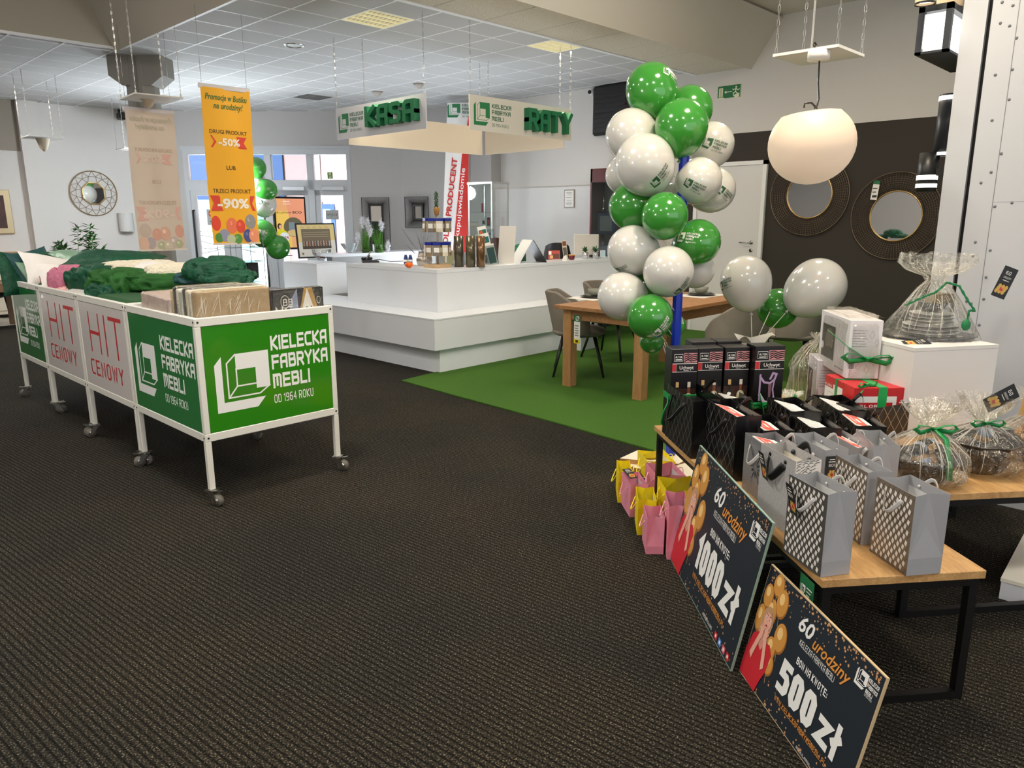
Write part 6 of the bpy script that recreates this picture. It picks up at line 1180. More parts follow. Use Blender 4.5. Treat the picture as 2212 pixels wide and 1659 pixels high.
pl_o = thing('hanging_plate', 'square white plate on chains above the globe pendant', 'ceiling lamp', c, 0, 'square ceiling plates hung on chains'); MB().prism([((q-c).x, (q-c).y) for q in cr4], 0, .014, PLM).build('plate', pl_o)
for q in cr4: q = (q-c)*.93; chain(pl_o, (q.x, q.y, .014), (q.x, q.y, 3.9-zpl), .006)
MB().tube([(-.05, .02, .014), (-.05, .02, 3.9-zpl)], .005, PLM, n=6).build('white_cable', pl_o); MB().tube([(0, 0, .014), (-.03, .02, .06), (-.06, .0, .06), (-.08, -.03, .014)], .006, BLACK, n=6).build('cord_loop', pl_o)
ANT = mat('anthracite', (38, 42, 48), .4); LG = mat('lamp_white_glow', (255, 252, 244), .5, emit=1.6)
def pe(x, y, dv=.0): return pv(x, y, vA+dv)
def wl_box(label, x0, y0, x1, y1):
    a, b_ = pe(x0, y0, .10), pe(x1, y1, .10); c = thing('wall_lantern', label, 'wall lamp', ((a.x+b_.x)/2, vA+.02, b_.z)); w, h = b_.x-a.x+.12, a.z-b_.z
    MB().box(-w/2, w/2, .0, .16, 0, .012, ANT).box(-w/2, w/2, .0, .16, h-.03, h, ANT).box(-w/2, -w/2+.03, .13, .16, 0, h, ANT).box(-w/2, -w/2+.03, 0, .03, 0, h, ANT).box(w/2-.03, w/2, 0, .16, 0, h, ANT).build('lantern_frame', c)
    MB().box(-w/2+.012, w/2-.03, .02, .15, .03, h-.04, LG).build('glowing_pane', c); return c
wl_box('square anthracite wall lantern with glowing pane high on the partition edge', 2030, 14, 2080, 150)
def wl_cyl(label, xc, y0, y1, wpx, bands, dv=.09):
    a, b_ = pe(xc, y0, dv), pe(xc, y1, dv); r = wpx*mpp(a)/2; h = a.z-b_.z; c = thing('wall_cylinder_lamp', label, 'wall lamp', (b_.x, vA+dv, b_.z))
    MB().lathe([(.0001, 0), (r, 0), (r, h), (.0001, h)], BLACKM if wpx < 45 else ANT, n=28).build('lamp_body', c)
    for (t0, t1) in bands: MB().lathe([(r+.001, h*t0), (r+.003, h*t0), (r+.003, h*t1), (r+.001, h*t1)], LG, n=28, cap=False).build('light_ring', c)
    MB().box(-.02, .1, -dv, 0, h*.4, h*.6, BLACKM).build('bracket', c); return c
wl_cyl('tall anthracite cylinder wall lamp with light slots at both ends', 2040, 197, 336, 46, ((.90, .97), (.0, .05)))
wl_cyl('short black cylinder wall lamp with two glowing glass rings at its foot', 1999, 328, 414, 40, ((.30, .42), (.10, .20)), .16)
for i, (x, y, r_) in enumerate(((2052, 8, 26), (2000, -6, 20), (2036, 28, 12))):
    q = pe(x, y, .12); o = thing('ceiling_ring_lamp', ['beige ring lamp with dark rim at the top edge, nearest the lantern', 'pale ring lamp cut by the top edge of the photograph', 'small cylindrical lamp hanging under the ring lamps'][i], 'lamp', q); r = r_*mpp(q); MB().lathe([(r, -.03), (r, .06), (r*.9, .06), (r*.9, -.03)], mat('lamp_fabric', (200, 180, 150), .7), n=26, cap=False).build('ring_shade', o); MB().lathe([(r*1.02, -.035), (r*1.02, -.025)], BLACK, n=26, cap=False).build('ring_rim', o); MB().cyl(r*.8, -.02, -.01, LG, n=20).build('bulb_disc', o)
    MB().tube([(0, 0, .0), (.0, 0, 3.9-q.z)] if q.z < 3.85 else [(0, 0, 0), (0, 0, .1)], .006, BLACK, n=5).build('lamp_rod', o)
# ------------------------------------------------------------------ balloons
BG = mat('balloon_green', (58, 140, 50), .16, spec=.6, coat=.5, sss=.15); BWT = mat('balloon_white', (206, 205, 198), .2, spec=.6, coat=.5, sss=.2); STK = mat('stick_white', (228, 222, 208), .5)
BLU2 = mat('pole_blue', (20, 52, 176), .35)
def balloon(label, c, R, axis, green, logo=None, px=None, group='green and white balloons on the blue pole', anchor=None, ratio=1.12):
    ax = Vector(axis).normalized(); Q = ax.to_track_quat('Z', 'Y'); o = thing('balloon', label, 'balloon', c, 0, group); o.rotation_mode = 'QUATERNION'; o.rotation_quaternion = Q; m = BG if green else BWT
    zt_, zb_ = R*1.0, R*ratio*1.12; prof = []
    for i in range(23):
        t = math.pi*i/22; z = -math.cos(t); r = math.sin(t)
        if z < 0: r = r*(1-.10*(-z)**2*abs(z)); zz = z*zb_
        else: zz = z*zt_
        prof.append((max(1e-5, r*R), zz))
    MB().lathe(prof, m, n=32).build('balloon_skin', o); MB().lathe([(.006, -zb_+.002), (.005, -zb_-.008), (.013, -zb_-.02), (.002, -zb_-.018)], m, n=12).build('knot', o)
    base = Vector(c)-ax*(zb_+.012)
    if anchor is not None:
        e = Vector(anchor)-base; le = Q.inverted() @ e; MB().tube([(0, 0, -zb_-.012), Vector((0, 0, -zb_-.012))+le], .0028, STK, n=6).build('stick', o)
    if logo:
        dx, dy, rot, sz = logo; rr = mpp(c); dx, dy = (dx-px[0])*rr/R, (dy-px[1])*rr/R; L = math.hypot(dx, dy)
        if L > .93: dx *= .93/L; dy *= .93/L; L = .93
        V_ = (EYE-Vector(c)).normalized(); Xw = UP.cross(V_).normalized(); Yw = V_.cross(Xw)
        d = (Xw*dx-Yw*dy+V_*math.sqrt(1-L*L)).normalized(); tx = (Xw-d*Xw.dot(d)).normalized(); ty = d.cross(tx); ca, sa = math.cos(rot), math.sin(rot); tx, ty = tx*ca+ty*sa, ty*ca-tx*sa
        qi = Q.inverted(); d, tx, ty = qi @ d, qi @ tx, qi @ ty
        def wr(a, b_, off):
            v = (d+tx*(a/R)+ty*(b_/R)).normalized(); rz = zt_ if v.z > 0 else zb_; s = 1/math.sqrt((v.x**2+v.y**2)/R**2+v.z**2/rz**2); return v*(s*(1 if v.z > 0 else 1-.02*abs(v.z))+off+.0015)
        p = P2((0, 0, 0), (1, 0, 0), (0, 1, 0), wrap=wr); cm_ = PRW if green else mat('balloon_print_green', (28, 78, 44), .5); h = .055*sz; p.logo(-h*1.7, -h*.5, h, cm_, text=True); p.mb.build('balloon_logo', o)
    return o
bp0 = pz(1447, 992, .03); polev = bp0
ztp = over(1466, 336, bp0)
ps = thing('balloon_stand', 'blue pole balloon stand on white wooden boards', 'stand', (bp0.x, bp0.y, 0), FC)
MB().prism([(-.030, -.01), (-.012, -.03), (.012, -.03), (.030, -.01), (.02, .025), (-.02, .025)], .06, ztp, BLU2).build('pole', ps)
WB = mat('board_cream', (236, 226, 204), .5); WBE = wood('board_edge', (186, 138, 84), (160, 112, 64), 4)
def plank(px4, z, nm):
    P = [pz(x, y, z)-ps.location for x, y in px4]; Q = RZ(-FC); P = [Q @ q for q in P]; b = MB(); b.add([(q.x, q.y, z) for q in P]+[(q.x, q.y, z-.03) for q in P], [(0, 1, 2, 3)], WB); n = 4
    b.add([(q.x, q.y, z) for q in P]+[(q.x, q.y, z-.03) for q in P], [(i, n+i, n+(i+1) % n, (i+1) % n) for i in range(n)]+[(7, 6, 5, 4)], WBE); b.build(nm, ps)
plank([(1339, 990), (1466, 1002), (1500, 980), (1376, 973)], .06, 'base_board'); plank([(1432, 1014), (1489, 1036), (1535, 1016), (1480, 1000)], .06, 'base_board'); plank([(1350, 1006), (1470, 1030), (1500, 1000), (1380, 992)], .029, 'base_board')
Dp = dep((bp0.x, bp0.y, 1.3))
BL = [  # x, y, radius px, green, depth offset, axis(image right, up, toward viewer), logo, ratio, label
 (1407, 192, 55, 1, .00, (-.15, 1, 0), (1453, 170, 0, 1.0), 1.12, 'green balloon at the very top of the cluster with logo on its right'),
 (1489, 236, 50, 1, .10, (.3, .9, 0), None, 1.1, 'green balloon behind the large green one at upper right'),
 (1472, 272, 57, 1, -.16, (.05, 1, .1), None, 1.08, 'large green balloon in front near the pole top'),
 (1364, 292, 56, 0, .02, (-.5, .8, 0), None, 1.02, 'white balloon at upper left behind the big white one'),
 (1392, 354, 64, 0, -.16, (-.5, .7, .4), (1434, 372, .75, 1.15), 1.03, 'big white balloon left of the pole with logo at lower right'),
 (1537, 312, 48, 0, .14, (.5, .8, 0), (1553, 317, -.35, 1.3), 1.05, 'white balloon at upper right printed with dark lettering'),
 (1510, 390, 49, 0, -.10, (.5, .4, .6), (1508, 406, -.45, 1.1), 1.02, 'white balloon right of the pole with logo in the middle'),
 (1540, 410, 48, 0, .08, (.7, .3, 0), (1570, 422, -.8, 1.0), 1.03, 'white balloon peeking out right with logo near its edge'),
 (1350, 378, 42, 0, .14, (-.9, .2, 0), None, 1.0, 'white balloon half hidden at the far left of the cluster'),
 (1365, 446, 50, 1, .02, (-.6, .5, 0), None, 1.03, 'green balloon at left below the big white one'),
 (1436, 466, 50, 1, -.22, (0, .5, .8), None, 1.0, 'round green balloon facing us in the middle of the cluster'),
 (1507, 523, 49, 1, -.04, (.8, .4, .2), (1494, 514, -.15, 1.1), 1.05, 'green balloon at right with white logo on its left'),
 (1366, 541, 54, 0, -.04, (-.8, .3, .1), (1350, 580, .8, .9), 1.04, 'white balloon at left in the middle of the cluster'),
 (1444, 586, 54, 0, -.24, (.1, .5, .9), (1482, 612, .7, 1.0), 1.02, 'white balloon facing us low in the cluster'),
 (1504, 583, 39, 0, .12, (.8, .3, 0), None, 1.0, 'small white balloon behind at lower right'),
 (1343, 640, 52, 0, -.06, (-.9, .2, .2), None, 1.03, 'white balloon at lower left over the dining table edge'),
 (1404, 684, 49, 1, -.22, (-.3, .2, .9), (1438, 700, .75, 1.15), 1.0, 'green balloon lowest at left with white logo'),
 (1396, 618, 36, 1, .10, (-.5, .2, 0), None, 1.0, 'green balloon mostly hidden between white ones'),
 (1456, 703, 25, 1, .16, (.5, .2, 0), (1468, 690, -1.2, .8), 1.0, 'small green balloon behind the pole foot'),
 (1408, 738, 26, 1, .06, (-.2, -.4, 0), None, 1.0, 'green balloon tip hanging beneath the lowest one'),
 (1452, 430, 34, 0, .14, (.1, .1, 0), None, 1.0, 'white balloon hidden deep behind the pole')]
for (x, y, r, g_, dd, ax, lg, rt_, lab) in BL:
    c = pd(x, y, Dp+dd); R = r*mpp(c); A = XA*ax[0]+YA*ax[1]-CF*ax[2]; A.normalize()
    an = Vector((bp0.x, bp0.y, max(.3, c.z-.28)))
    balloon(lab, c, R, A, g_, lg, (x, y), anchor=an, ratio=rt_)
gpb = 'three balloons on sticks in the grey pot'
pot = pd(1622, 800, 4.75); pt = thing('grey_pot_stand', 'light grey pot on a thin metal stand holding balloon sticks', 'pot', (pot.x, pot.y, 0), FC); kp = mpp(pot); rp2 = 32*kp; zb2 = over(1620, 826, pot); zt3 = over(1620, 746, pot)
MB().lathe([(.0001, zb2), (rp2*.80, zb2), (rp2*.95, zb2+.02), (rp2, zt3), (rp2*.95, zt3), (rp2*.9, zt3-.03)], mat('pot_grey', (196, 192, 184), .5), n=32, cap=False).build('pot', pt)
for s in (-1, 1): MB().cyl(.012, 0, zt3+.04, STEEL, T(s*(rp2+.022), 0, 0), n=10).build('stand_leg', pt)
MB().box(-rp2-.02, rp2+.02, -.01, .01, zb2-.02, zb2-.004, STEEL).build('stand_bar', pt)
MB().grid(lambda a, c: ((a-.5)*.24, -.04+.1*(c-.5), zt3+.02+.035*math.sin(a*9)*(1-c)+.06*abs(a-.45)+.03*c), 20, 5, mat('lace_white', (226, 222, 212), .8, bump=1, bscale=90)).build('lace_cloth', pt)
top = Vector((pot.x, pot.y, zt3-.03))
for (x, y, r, g_, dd, ax, lg, rt_, lab) in [(1611, 606, 54, 0, -.02, (-.16, 1, 0), (1573, 613, .45, 1.1), 1.14, 'white printed balloon on a stick in the grey pot'), (1680, 666, 43, 1, .16, (.55, .15, -.75), None, 1.0, 'green balloon on a stick seen from its knot side'), (1766, 618, 60, 0, .0, (.75, .62, 0), None, 1.22, 'white balloon leaning right on a long stick')]:
    c = pd(x, y, dep(pot)+dd); A = (XA*ax[0]+YA*ax[1]-CF*ax[2]).normalized(); balloon(lab, c, r*mpp(c), A, g_, lg, (x, y), gpb, anchor=top, ratio=rt_)
# balloon column by the exit doors
for i, (x, y, r, g_, ax, lab) in enumerate([(553, 362, 22, 1, (0, 1, 0), 'green balloon topmost in the column near the exit doors'), (548, 392, 25, 0, (-.2, .8, .2), 'white balloon second from top by the exit doors'), (576, 410, 23, 1, (.5, .6, .2), 'bright green balloon in the column by the exit doors'), (571, 441, 26, 0, (.2, .4, .6), 'white printed balloon by the exit doors'), (567, 504, 29, 1, (-.1, .3, .7), 'large green balloon low in the column by the exit doors'), (600, 534, 26, 1, (.4, -.2, .5), 'green balloon lowest by the exit doors beside the plinth')]):
    c = pd(x, y, 10.9+.1*(i % 2)); balloon(lab, c, r*mpp(c), XA*ax[0]+YA*ax[1]-CF*ax[2], g_, (x+3, y, -.4, 1.2) if i in (3, 4) else None, (x, y), 'balloon column by the exit doors', anchor=(c-XA*.02+CF*.15))
c = pd(570, 450, 11.15); bs = thing('balloon_stand', 'thin metal balloon stand near the exit doors', 'stand', (c.x, c.y, 0)); MB().cyl(.015, 0, 2.0, STEEL, n=10).cyl(.16, 0, .015, STEEL).build('pole', bs)
# ------------------------------------------------------------------ display tables (nest of oak-topped tables on black frames)
E1 = Vector((.770, -.638, 0)).normalized(); E2 = Vector((.638, .770, 0)); E2 = Vector((-E1.y, E1.x, 0)); T0 = Vector((2.155, .765, 0))
def TP(a, b, z=0.0): return T0+E1*a+E2*b+Vector((0, 0, z))
TR_ = math.atan2(E1.y, E1.x)
TOPW = wood('table_oak', (206, 164, 108), (166, 122, 72), 1.6, (9, 1.2, 9), .4)
FRB = mat('frame_black_steel', (18, 17, 17), .35)
def dtable(label, a, b, w, d, z, mt=TOPW, group='oak-topped display tables on black steel frames'):
    o = thing('display_table', label, 'table', TP(a, b), TR_, group); MB().box(0, w, 0, d, z-.028, z, mt, bev=.002).build('tabletop', o); s = .028
    for y in (.012, d-.012-s):
        f = MB().box(.012, w-.012, y, y+s, z-.028-s, z-.0285, FRB).box(.012, .012+s, y, y+s, s, z-.028-s, FRB).box(w-.012-s, w-.012, y, y+s, s, z-.028-s, FRB).box(.012, w-.012, y, y+s, 0.001, s, FRB); f.build('leg_frame', o)
    for x in (.012, w-.012-s): MB().box(x, x+s, .012+s, d-.012-s, z-.028-s, z-.0285, FRB).build('side_rail', o)
    return o
dtable('nearest oak-topped display table carrying the two lattice patterned grey bags', 0, 0, .544, 1.0, .463)
dtable('far left oak-topped display table under the black wine holder boxes', 0, 1.012, .60, .73, .463)
dtable('slightly taller oak-topped table carrying white box plinth and wrapped gift baskets', .62, .489, .94, .96, .52)
dtable('rear oak-topped table behind the row of yellow and pink bags', .64, 1.47, .70, .62, .463)
sg = thing('price_tag', 'small green logo tag hanging below the near left table corner', 'tag', pl(1735, 1262, TP(-.006, 0), E1)); Bs = basis((0, 0, 0), -E2, Vector((0, 0, 1)), -E1); sg.location = TP(-.004, .12, .40)
MB(Bs).box(0, .085, -.05, .03, 0, .002, EXG).build('tag_card', sg); p = P2((0, 0, 0), -E2, (0, 0, 1), n=-E1, step=.0015); p.logo(.008, -.03, .03, PAPER, l=2, text=False, line=.05)
for i in range(3): p.rect(.045, -.004-.012*i, .078-.006*i, .0-.012*i, PAPER, 2)
p.mb.build('tag_print', sg)
# ------------------------------------------------------------------ gift bags
GM = mat('bag_silver_grey', (158, 158, 160), .38, spec=.6); GMi = mat('bag_inner_grey', (206, 206, 204), .6); GMd = mat('bag_grey_dark', (128, 128, 130), .4)
LATT = mat('lattice_taupe', (124, 112, 98), .35, .25); LATG = mat('lattice_gunmetal', (98, 96, 92), .3, .35); DIA = mat('lattice_white', (232, 228, 220), .5)
BKM = mat('bag_black', (14, 14, 15), .35, coat=.2); BLN = mat('bag_silver_line', (168, 162, 156), .35, .5); PNK = mat('bag_pink', (226, 142, 162), .5); YEL = mat('bag_yellow', (238, 214, 20), .5); BWH = mat('bag_white', (222, 226, 238), .5)
RIB = mat('ribbon_silver', (196, 194, 192), .35); RIBP = mat('cord_pink', (234, 166, 184), .6); RIBY = mat('cord_yellow', (240, 222, 40), .6); RIBK = mat('ribbon_black', (14, 14, 14), .35)
CARD = mat('card_black', (28, 30, 32), .5); GDB = mat('card_gold', (204, 164, 78), .4); 
def lattice(p, w, h, m1, m2, step=.0235):
    p.rect(0, 0, w, h, m1, 1); nx = int(w/step)+1; nz = int(h/step)+1; s = step
    for i in range(-1, nx+1):
        for j in range(-1, 2*nz+1):
            cx = i*s+(.5*s if j % 2 else 0); cz = j*s*.72; r = s*.40
            q = [(cx+r*.7, cz+r*.5), (cx-r*.25, cz+r*1.05), (cx-r*.7, cz-r*.5), (cx+r*.25, cz-r*1.05)]
            if min(a[0] for a in q) < 0 or max(a[0] for a in q) > w or min(a[1] for a in q) < 0 or max(a[1] for a in q) > h: continue
            p.poly(q, m2, 2)
    for k in range(-int(h/s), nx):                         # raised diagonal strokes of the weave
        x0, z0 = k*s*1.0, 0; x1, z1 = x0+h*.62, h
        if x0 < 0: z0 = -x0/.62; x0 = 0
        if x1 > w: z1 = z0+(w-x0)/.62; x1 = w
        if z1-z0 > .02: p.line([(x0+.004, z0+.004), (x1-.004, z1-.006)], s*.07, mat('lattice_line', (74, 70, 64), .4), 1.5)
def diamonds(p, w, h, m=BLN, step=.055, t=.0016):
    k = 1.35
    for s in (1, -1):
        n = int((w+h/k)/step)+2
        for i in range(-n, n+1):
            # line x = i*step + s*z/k
            x0, z0 = i*step, 0.0; pts = []
            for z in (0, h):
                pts.append((i*step+s*z/k, z))
            (xa, za), (xb, zb) = pts; 
            def clip(xa, za, xb, zb):
                for bd in (0, w):
                    pass
                if xa == xb: return None
                ts = [0, 1]; t0 = (0-xa)/(xb-xa); t1 = (w-xa)/(xb-xa); lo, hi = max(0, min(t0, t1)), min(1, max(t0, t1))
                return None if hi-lo < .02 else ((xa+(xb-xa)*lo, za+(zb-za)*lo), (xa+(xb-xa)*hi, za+(zb-za)*hi))
            c = clip(xa, za, xb, zb)
            if c: p.line([c[0], c[1]], t, m, 1)
def ptag(parent, M, s=1.0, name='gift_tag'):
    t = MB(M).box(0, .05*s, 0, .105*s, -.0005, .0005, CARD).build(name, parent); X = M.to_3x3(); p = P2(M @ Vector((0, 0, 0)), X @ Vector((1, 0, 0)), X @ Vector((0, 1, 0)), n=X @ Vector((0, 0, 1)), step=.0009); p.n = X @ Vector((0, 0, 1))
    for i in range(9): p.ell((.010+.010*(i % 3)+.004*(i//3))*s*1.2, (.018+.011*(i//3))*s, .006*s, .008*s, GDB if i % 4 else REDP, 1+.1*i, 10)
    p.st_('BON', .012*s, .062*s, .012*s, PAPER, 2, t=1); p.rect(.01*s, .08*s, .04*s, .084*s, PAPER, 2); p.rect(.014*s, .09*s, .036*s, .093*s, PAPER, 2); p.mb.build('tag_print', t if parent is not None else t); return t
def gift_bag(label, N, ax, w, d, h, m, mi=None, deco=None, rope=None, ropew=.006, flat=True, tagon=False, tissue=None, group=None, gus=.15, sidedeco=None, lean=0, handles=True, name='gift_bag', inner_h=.62, flip=False):
    ax = Vector((ax[0], ax[1], 0)).normalized(); dx = Vector((ax.y, -ax.x, 0)); o = thing(name, label, 'bag', N, 0, group); o.matrix_world = basis(N, dx, ax, Vector((0, 0, 1))); mi = mi or m; th = .0012
    b = MB()
    def side(y0, y1, xin, rev):                           # wide faces at x=0 and x=d
        pass
    f = MB().box(0, th, 0, w, 0, h, m).build('front_panel', o); MB().box(d-th, d, 0, w, 0, h, m).build('back_panel', o)
    g_ = gus*d; zf = d*.46
    for (y, s) in ((0, 1), (w, -1)):
        v = [(0, y, 0), (d, y, 0), (d/2, y+s*.001, zf), (0, y, zf*1.02), (d, y, zf*1.02), (0, y, h), (d, y, h), (d/2, y+s*g_, h), (d/2, y+s*g_*.7, h*.6)]
        fs = [(0, 1, 2), (0, 2, 3), (1, 4, 2), (3, 2, 8, 7, 5), (2, 4, 6, 7, 8)]
        fs = [(0, 1, 2), (0, 2, 3), (1, 4, 2), (3, 2, 8), (3, 8, 7), (3, 7, 5), (2, 4, 8), (4, 6, 7), (4, 7, 8)]
        if s < 0: fs = [tuple(reversed(q)) for q in fs]
        MB().add(v, fs, m).build('gusset', o)
    MB().box(th, d-th, th, w-th, 0.0, .003, m).build('bottom', o)
    if mi is not m:
        MB().box(th, th*1.6, th, w-th, .01, h-.035, mi).box(d-th*1.6, d-th, th, w-th, .01, h-.035, mi).build('lining', o, kind='stuff')
    if inner_h: MB().box(th*2, d-th*2, .02, w-.02, .003, h*inner_h, tissue or mi, bev=.008).build('packed_content', o)
    P = P2((0, w, 0), (0, -1, 0), (0, 0, 1), n=(-1, 0, 0))
    if deco: deco(P, w, h); P.mb.build('bag_print', o)
    if sidedeco: q = P2((0, 0, 0), (1, 0, 0), (0, 0, 1), n=(0, -1, 0)); sidedeco(q, d, h); q.mb.build('side_print', o)
    if rope and handles:
        for (x, s) in ((0, -1), (d, 1)):
            ya, yb = w*.28, w*.72; zc = h-.022; L = w*.36
            pts = []
            for i in range(15):
                t = i/14; y = ya+(yb-ya)*t; hh = math.sin(math.pi*t)
                if s < 0: pts.append((x-.004-hh*L*.35, y, zc-.01-hh*L*.75))
                else: pts.append((x+.004+hh*L*.15, y, zc+hh*L*(.55 if flat else .35)-.004))
            MB().tube(pts, ropew, rope, n=6, flat=((.16, 1.7) if flat else None)).build('handle', o)
            for y in (ya, yb): MB().sphere(ropew*1.2, rope, T(x-s*.004, y, zc), 8, 5).build('knot', o)
    if tagon: ptag(o, basis((-.012, w*.80, h-.115), Vector((-.15, -1, 0)).normalized(), Vector((-.12, .25, 1)).normalized(), Vector((-1, .15, 0))) if not isinstance(tagon, Matrix) else tagon, .95)
    return o
def bag_px(label, Np, Lp, Rp, top, z, *a, **k):
    N, L, R = pz(*Np, z), pz(*Lp, z), pz(*Rp, z); w = (L-N).length; d = (R-N).length; h = over(top[0], top[1], N)-z
    return gift_bag(label, N+Vector((0, 0, .001)), (L-N), w, d, h, *a, **k)
gg = 'silver grey gift bags on the nearest table'
bag_px('silver grey bag with dark lattice print and black balloon tag, nearest the left corner', (1772, 1248), (1692, 1190), (1835, 1240), (1803, 1072), .463, GM, GMi, lambda p, w, h: lattice(p, w, h, LATG, DIA), RIB, .004, tagon=True, group=gg)
bag_px('silver grey bag with taupe lattice print and hanging ribbon, at the right corner', (1957, 1245), (1878, 1190), (2028, 1237), (1992, 1076), .463, GM, GMi, lambda p, w, h: lattice(p, w, h, LATT, DIA), RIB, .0042, group=gg)
bag_px('silver grey lattice bag standing behind the two front ones', (1858, 1178), (1792, 1128), (1905, 1172), (1888, 1024), .463, GM, GMi, lambda p, w, h: lattice(p, w, h, LATT, DIA), RIB, .0042, group=gg)
def zebra_side(p, w, h):
    random.seed(31); m_ = mat('zebra_black', (44, 42, 40), .5); p.rect(0, 0, w, h, mat('zebra_white', (226, 222, 214), .5), 1)
    for j in range(26):
        z = .006+h*j/26; x = .004
        while x < w-.022:
            L = random.uniform(.010, .022); x1 = min(w-.003, x+L); dz = random.uniform(-.003, .006); p.line([(x, z), ((x+x1)/2, min(h-.002, z+.004+dz)), (x1, min(h-.002, z+.006))], .0022, m_, 2); x = x1+random.uniform(.002, .006)
FUR = mat('bag_fur_grey', (168, 166, 164), .7, bump=.6, bscale=90, vary=.35, vscale=220, stretch=(1, 1, .4))
bag_px('grey bag with zebra striped side and black ribbon handle', (1706, 1160), (1634, 1108), (1752, 1150), (1738, 1000), .463, FUR, mat('bag_cream_inner', (226, 220, 206), .6), None, RIBK, .008, sidedeco=zebra_side, tagon=True, group=gg)
def flake(p, w, h):
    m_ = mat('flake_dark', (70, 70, 72), .3, .4); cx, cz = w*.5, h*.52
    for k in range(12):
        a = k*math.pi/6; r0, r1 = .012, (.044 if k % 2 else .058); ca, sa = math.cos(a), math.sin(a); n_ = (-sa, ca); wd = .006 if k % 2 else .0035
        p.poly([(cx+ca*r0, cz+sa*r0), (cx+ca*(r0+r1)/2+n_[0]*wd, cz+sa*(r0+r1)/2+n_[1]*wd), (cx+ca*r1, cz+sa*r1), (cx+ca*(r0+r1)/2-n_[0]*wd, cz+sa*(r0+r1)/2-n_[1]*wd)], m_, 1)
        if k % 2 == 0: p.line([(cx+ca*.05, cz+sa*.05), (cx+ca*.07+n_[0]*.01, cz+sa*.07+n_[1]*.01)], .002, m_, 1); p.line([(cx+ca*.05, cz+sa*.05), (cx+ca*.07-n_[0]*.01, cz+sa*.07-n_[1]*.01)], .002, m_, 1)
GFL = mat('bag_brushed_grey', (142, 142, 144), .35, .35)
REDC = mat('card_red_white', (226, 96, 84), .5)
def card_in(o, w, d, h, m_=REDC, tilt=.25):
    M = T(d*.5, w*.5, h*.93) @ RY(tilt); c = MB(M).box(-d*.38, d*.38, -w*.36, w*.36, -.004, 0, PAPER).build('gift_card', o); p = P2(M @ Vector((-d*.34, w*.32, .0004)), M.to_3x3() @ Vector((0, -1, 0)), M.to_3x3() @ Vector((1, 0, 0)), n=M.to_3x3() @ Vector((0, 0, 1))); W_, H_ = w*.64, d*.68
    p.rect(0, 0, W_, H_*.72, m_, 1); p.rect(W_*.35, H_*.35, W_*.7, H_*.5, PAPER, 2); p.rect(W_*.2, H_*.15, W_*.8, H_*.2, PAPER, 2); p.mb.build('card_print', c)
def bag_and_card(label, N, L, R, top, z, m, mi, deco, rope, rw, card=None, group=None, **k):
    o = bag_px(label, N, L, R, top, z, m, mi, deco, rope, rw, group=group, **k); n_, l_, r_ = pz(*N, z), pz(*L, z), pz(*R, z)
    if card: card_in(o, (l_-n_).length, (r_-n_).length, over(top[0], top[1], n_)-z, card)
    return o
bag_and_card('grey bag with dark snowflake ornament and a red card on top', (1655, 1098), (1602, 1052), (1712, 1088), (1664, 972), .463, GFL, GMi, flake, RIB, .0045, REDC, gg)
bag_and_card('plain grey bag with balloon tag standing behind the zebra bag', (1772, 1100), (1702, 1052), (1812, 1092), (1792, 975), .463, GM, GMi, None, RIB, .0042, None, gg, sidedeco=None, tagon=basis((.0, .0, .08), Vector((1, 0, 0)), Vector((0, 0, 1)), Vector((0, -1, 0))) @ T(.004, .03, .002))
bag_and_card('plain grey bag with red card and ribbon in the second row', (1842, 1066), (1772, 1020), (1872, 1060), (1850, 968), .463, GM, GMi, None, RIB, .0042, REDC, gg)
bag_and_card('plain grey bag with grey ribbon farthest right beside the wrapped basket', (1876, 1080), (1838, 1036), (1918, 1074), (1880, 962), .463, GM, GMi, None, RIB, .0045, None, gg)
gk = 'black diamond-patterned gift bags'
dd_ = lambda p, w, h: diamonds(p, w, h)
def dbag(label, N, L, R, top, card=None, z=.463, **k): return bag_and_card(label, N, L, R, top, z, BKM, BKM, dd_, RIBK, .005, card, gk, inner_h=.8, **k)
LOC = mat('card_whitegrey', (206, 206, 204), .6)
dbag('tall black diamond bag at the left edge of the display, beside the wine boxes', (1492, 992), (1436, 940), (1540, 980), (1486, 868))
dbag('black diamond bag with a red card, second from left', (1582, 1040), (1520, 990), (1622, 1030), (1576, 900), REDC)
dbag('black diamond bag with a pale card, third from left in the front row', (1640, 1052), (1596, 1006), (1690, 1042), (1630, 930), REDC)
dbag('open black bag behind the snowflake bag', (1700, 1000), (1650, 960), (1752, 992), (1706, 890), LOC)
dbag('open black bag behind the grey bag with balloon tag', (1740, 1030), (1690, 985), (1790, 1020), (1738, 925), LOC)
dbag('black diamond bag with white card near the red press box', (1800, 995), (1746, 950), (1850, 986), (1800, 888), LOC)
dbag('black bag with a red card on top behind the grey ribbon bag', (1836, 1030), (1792, 985), (1880, 1020), (1836, 920), REDC)
dbag('black bag directly right of the tallest wine box', (1560, 955), (1512, 915), (1604, 948), (1556, 862), LOC)
dbag('small black bag hidden between the wine boxes and the pink bag', (1600, 930), (1556, 892), (1646, 922), (1600, 850), None)
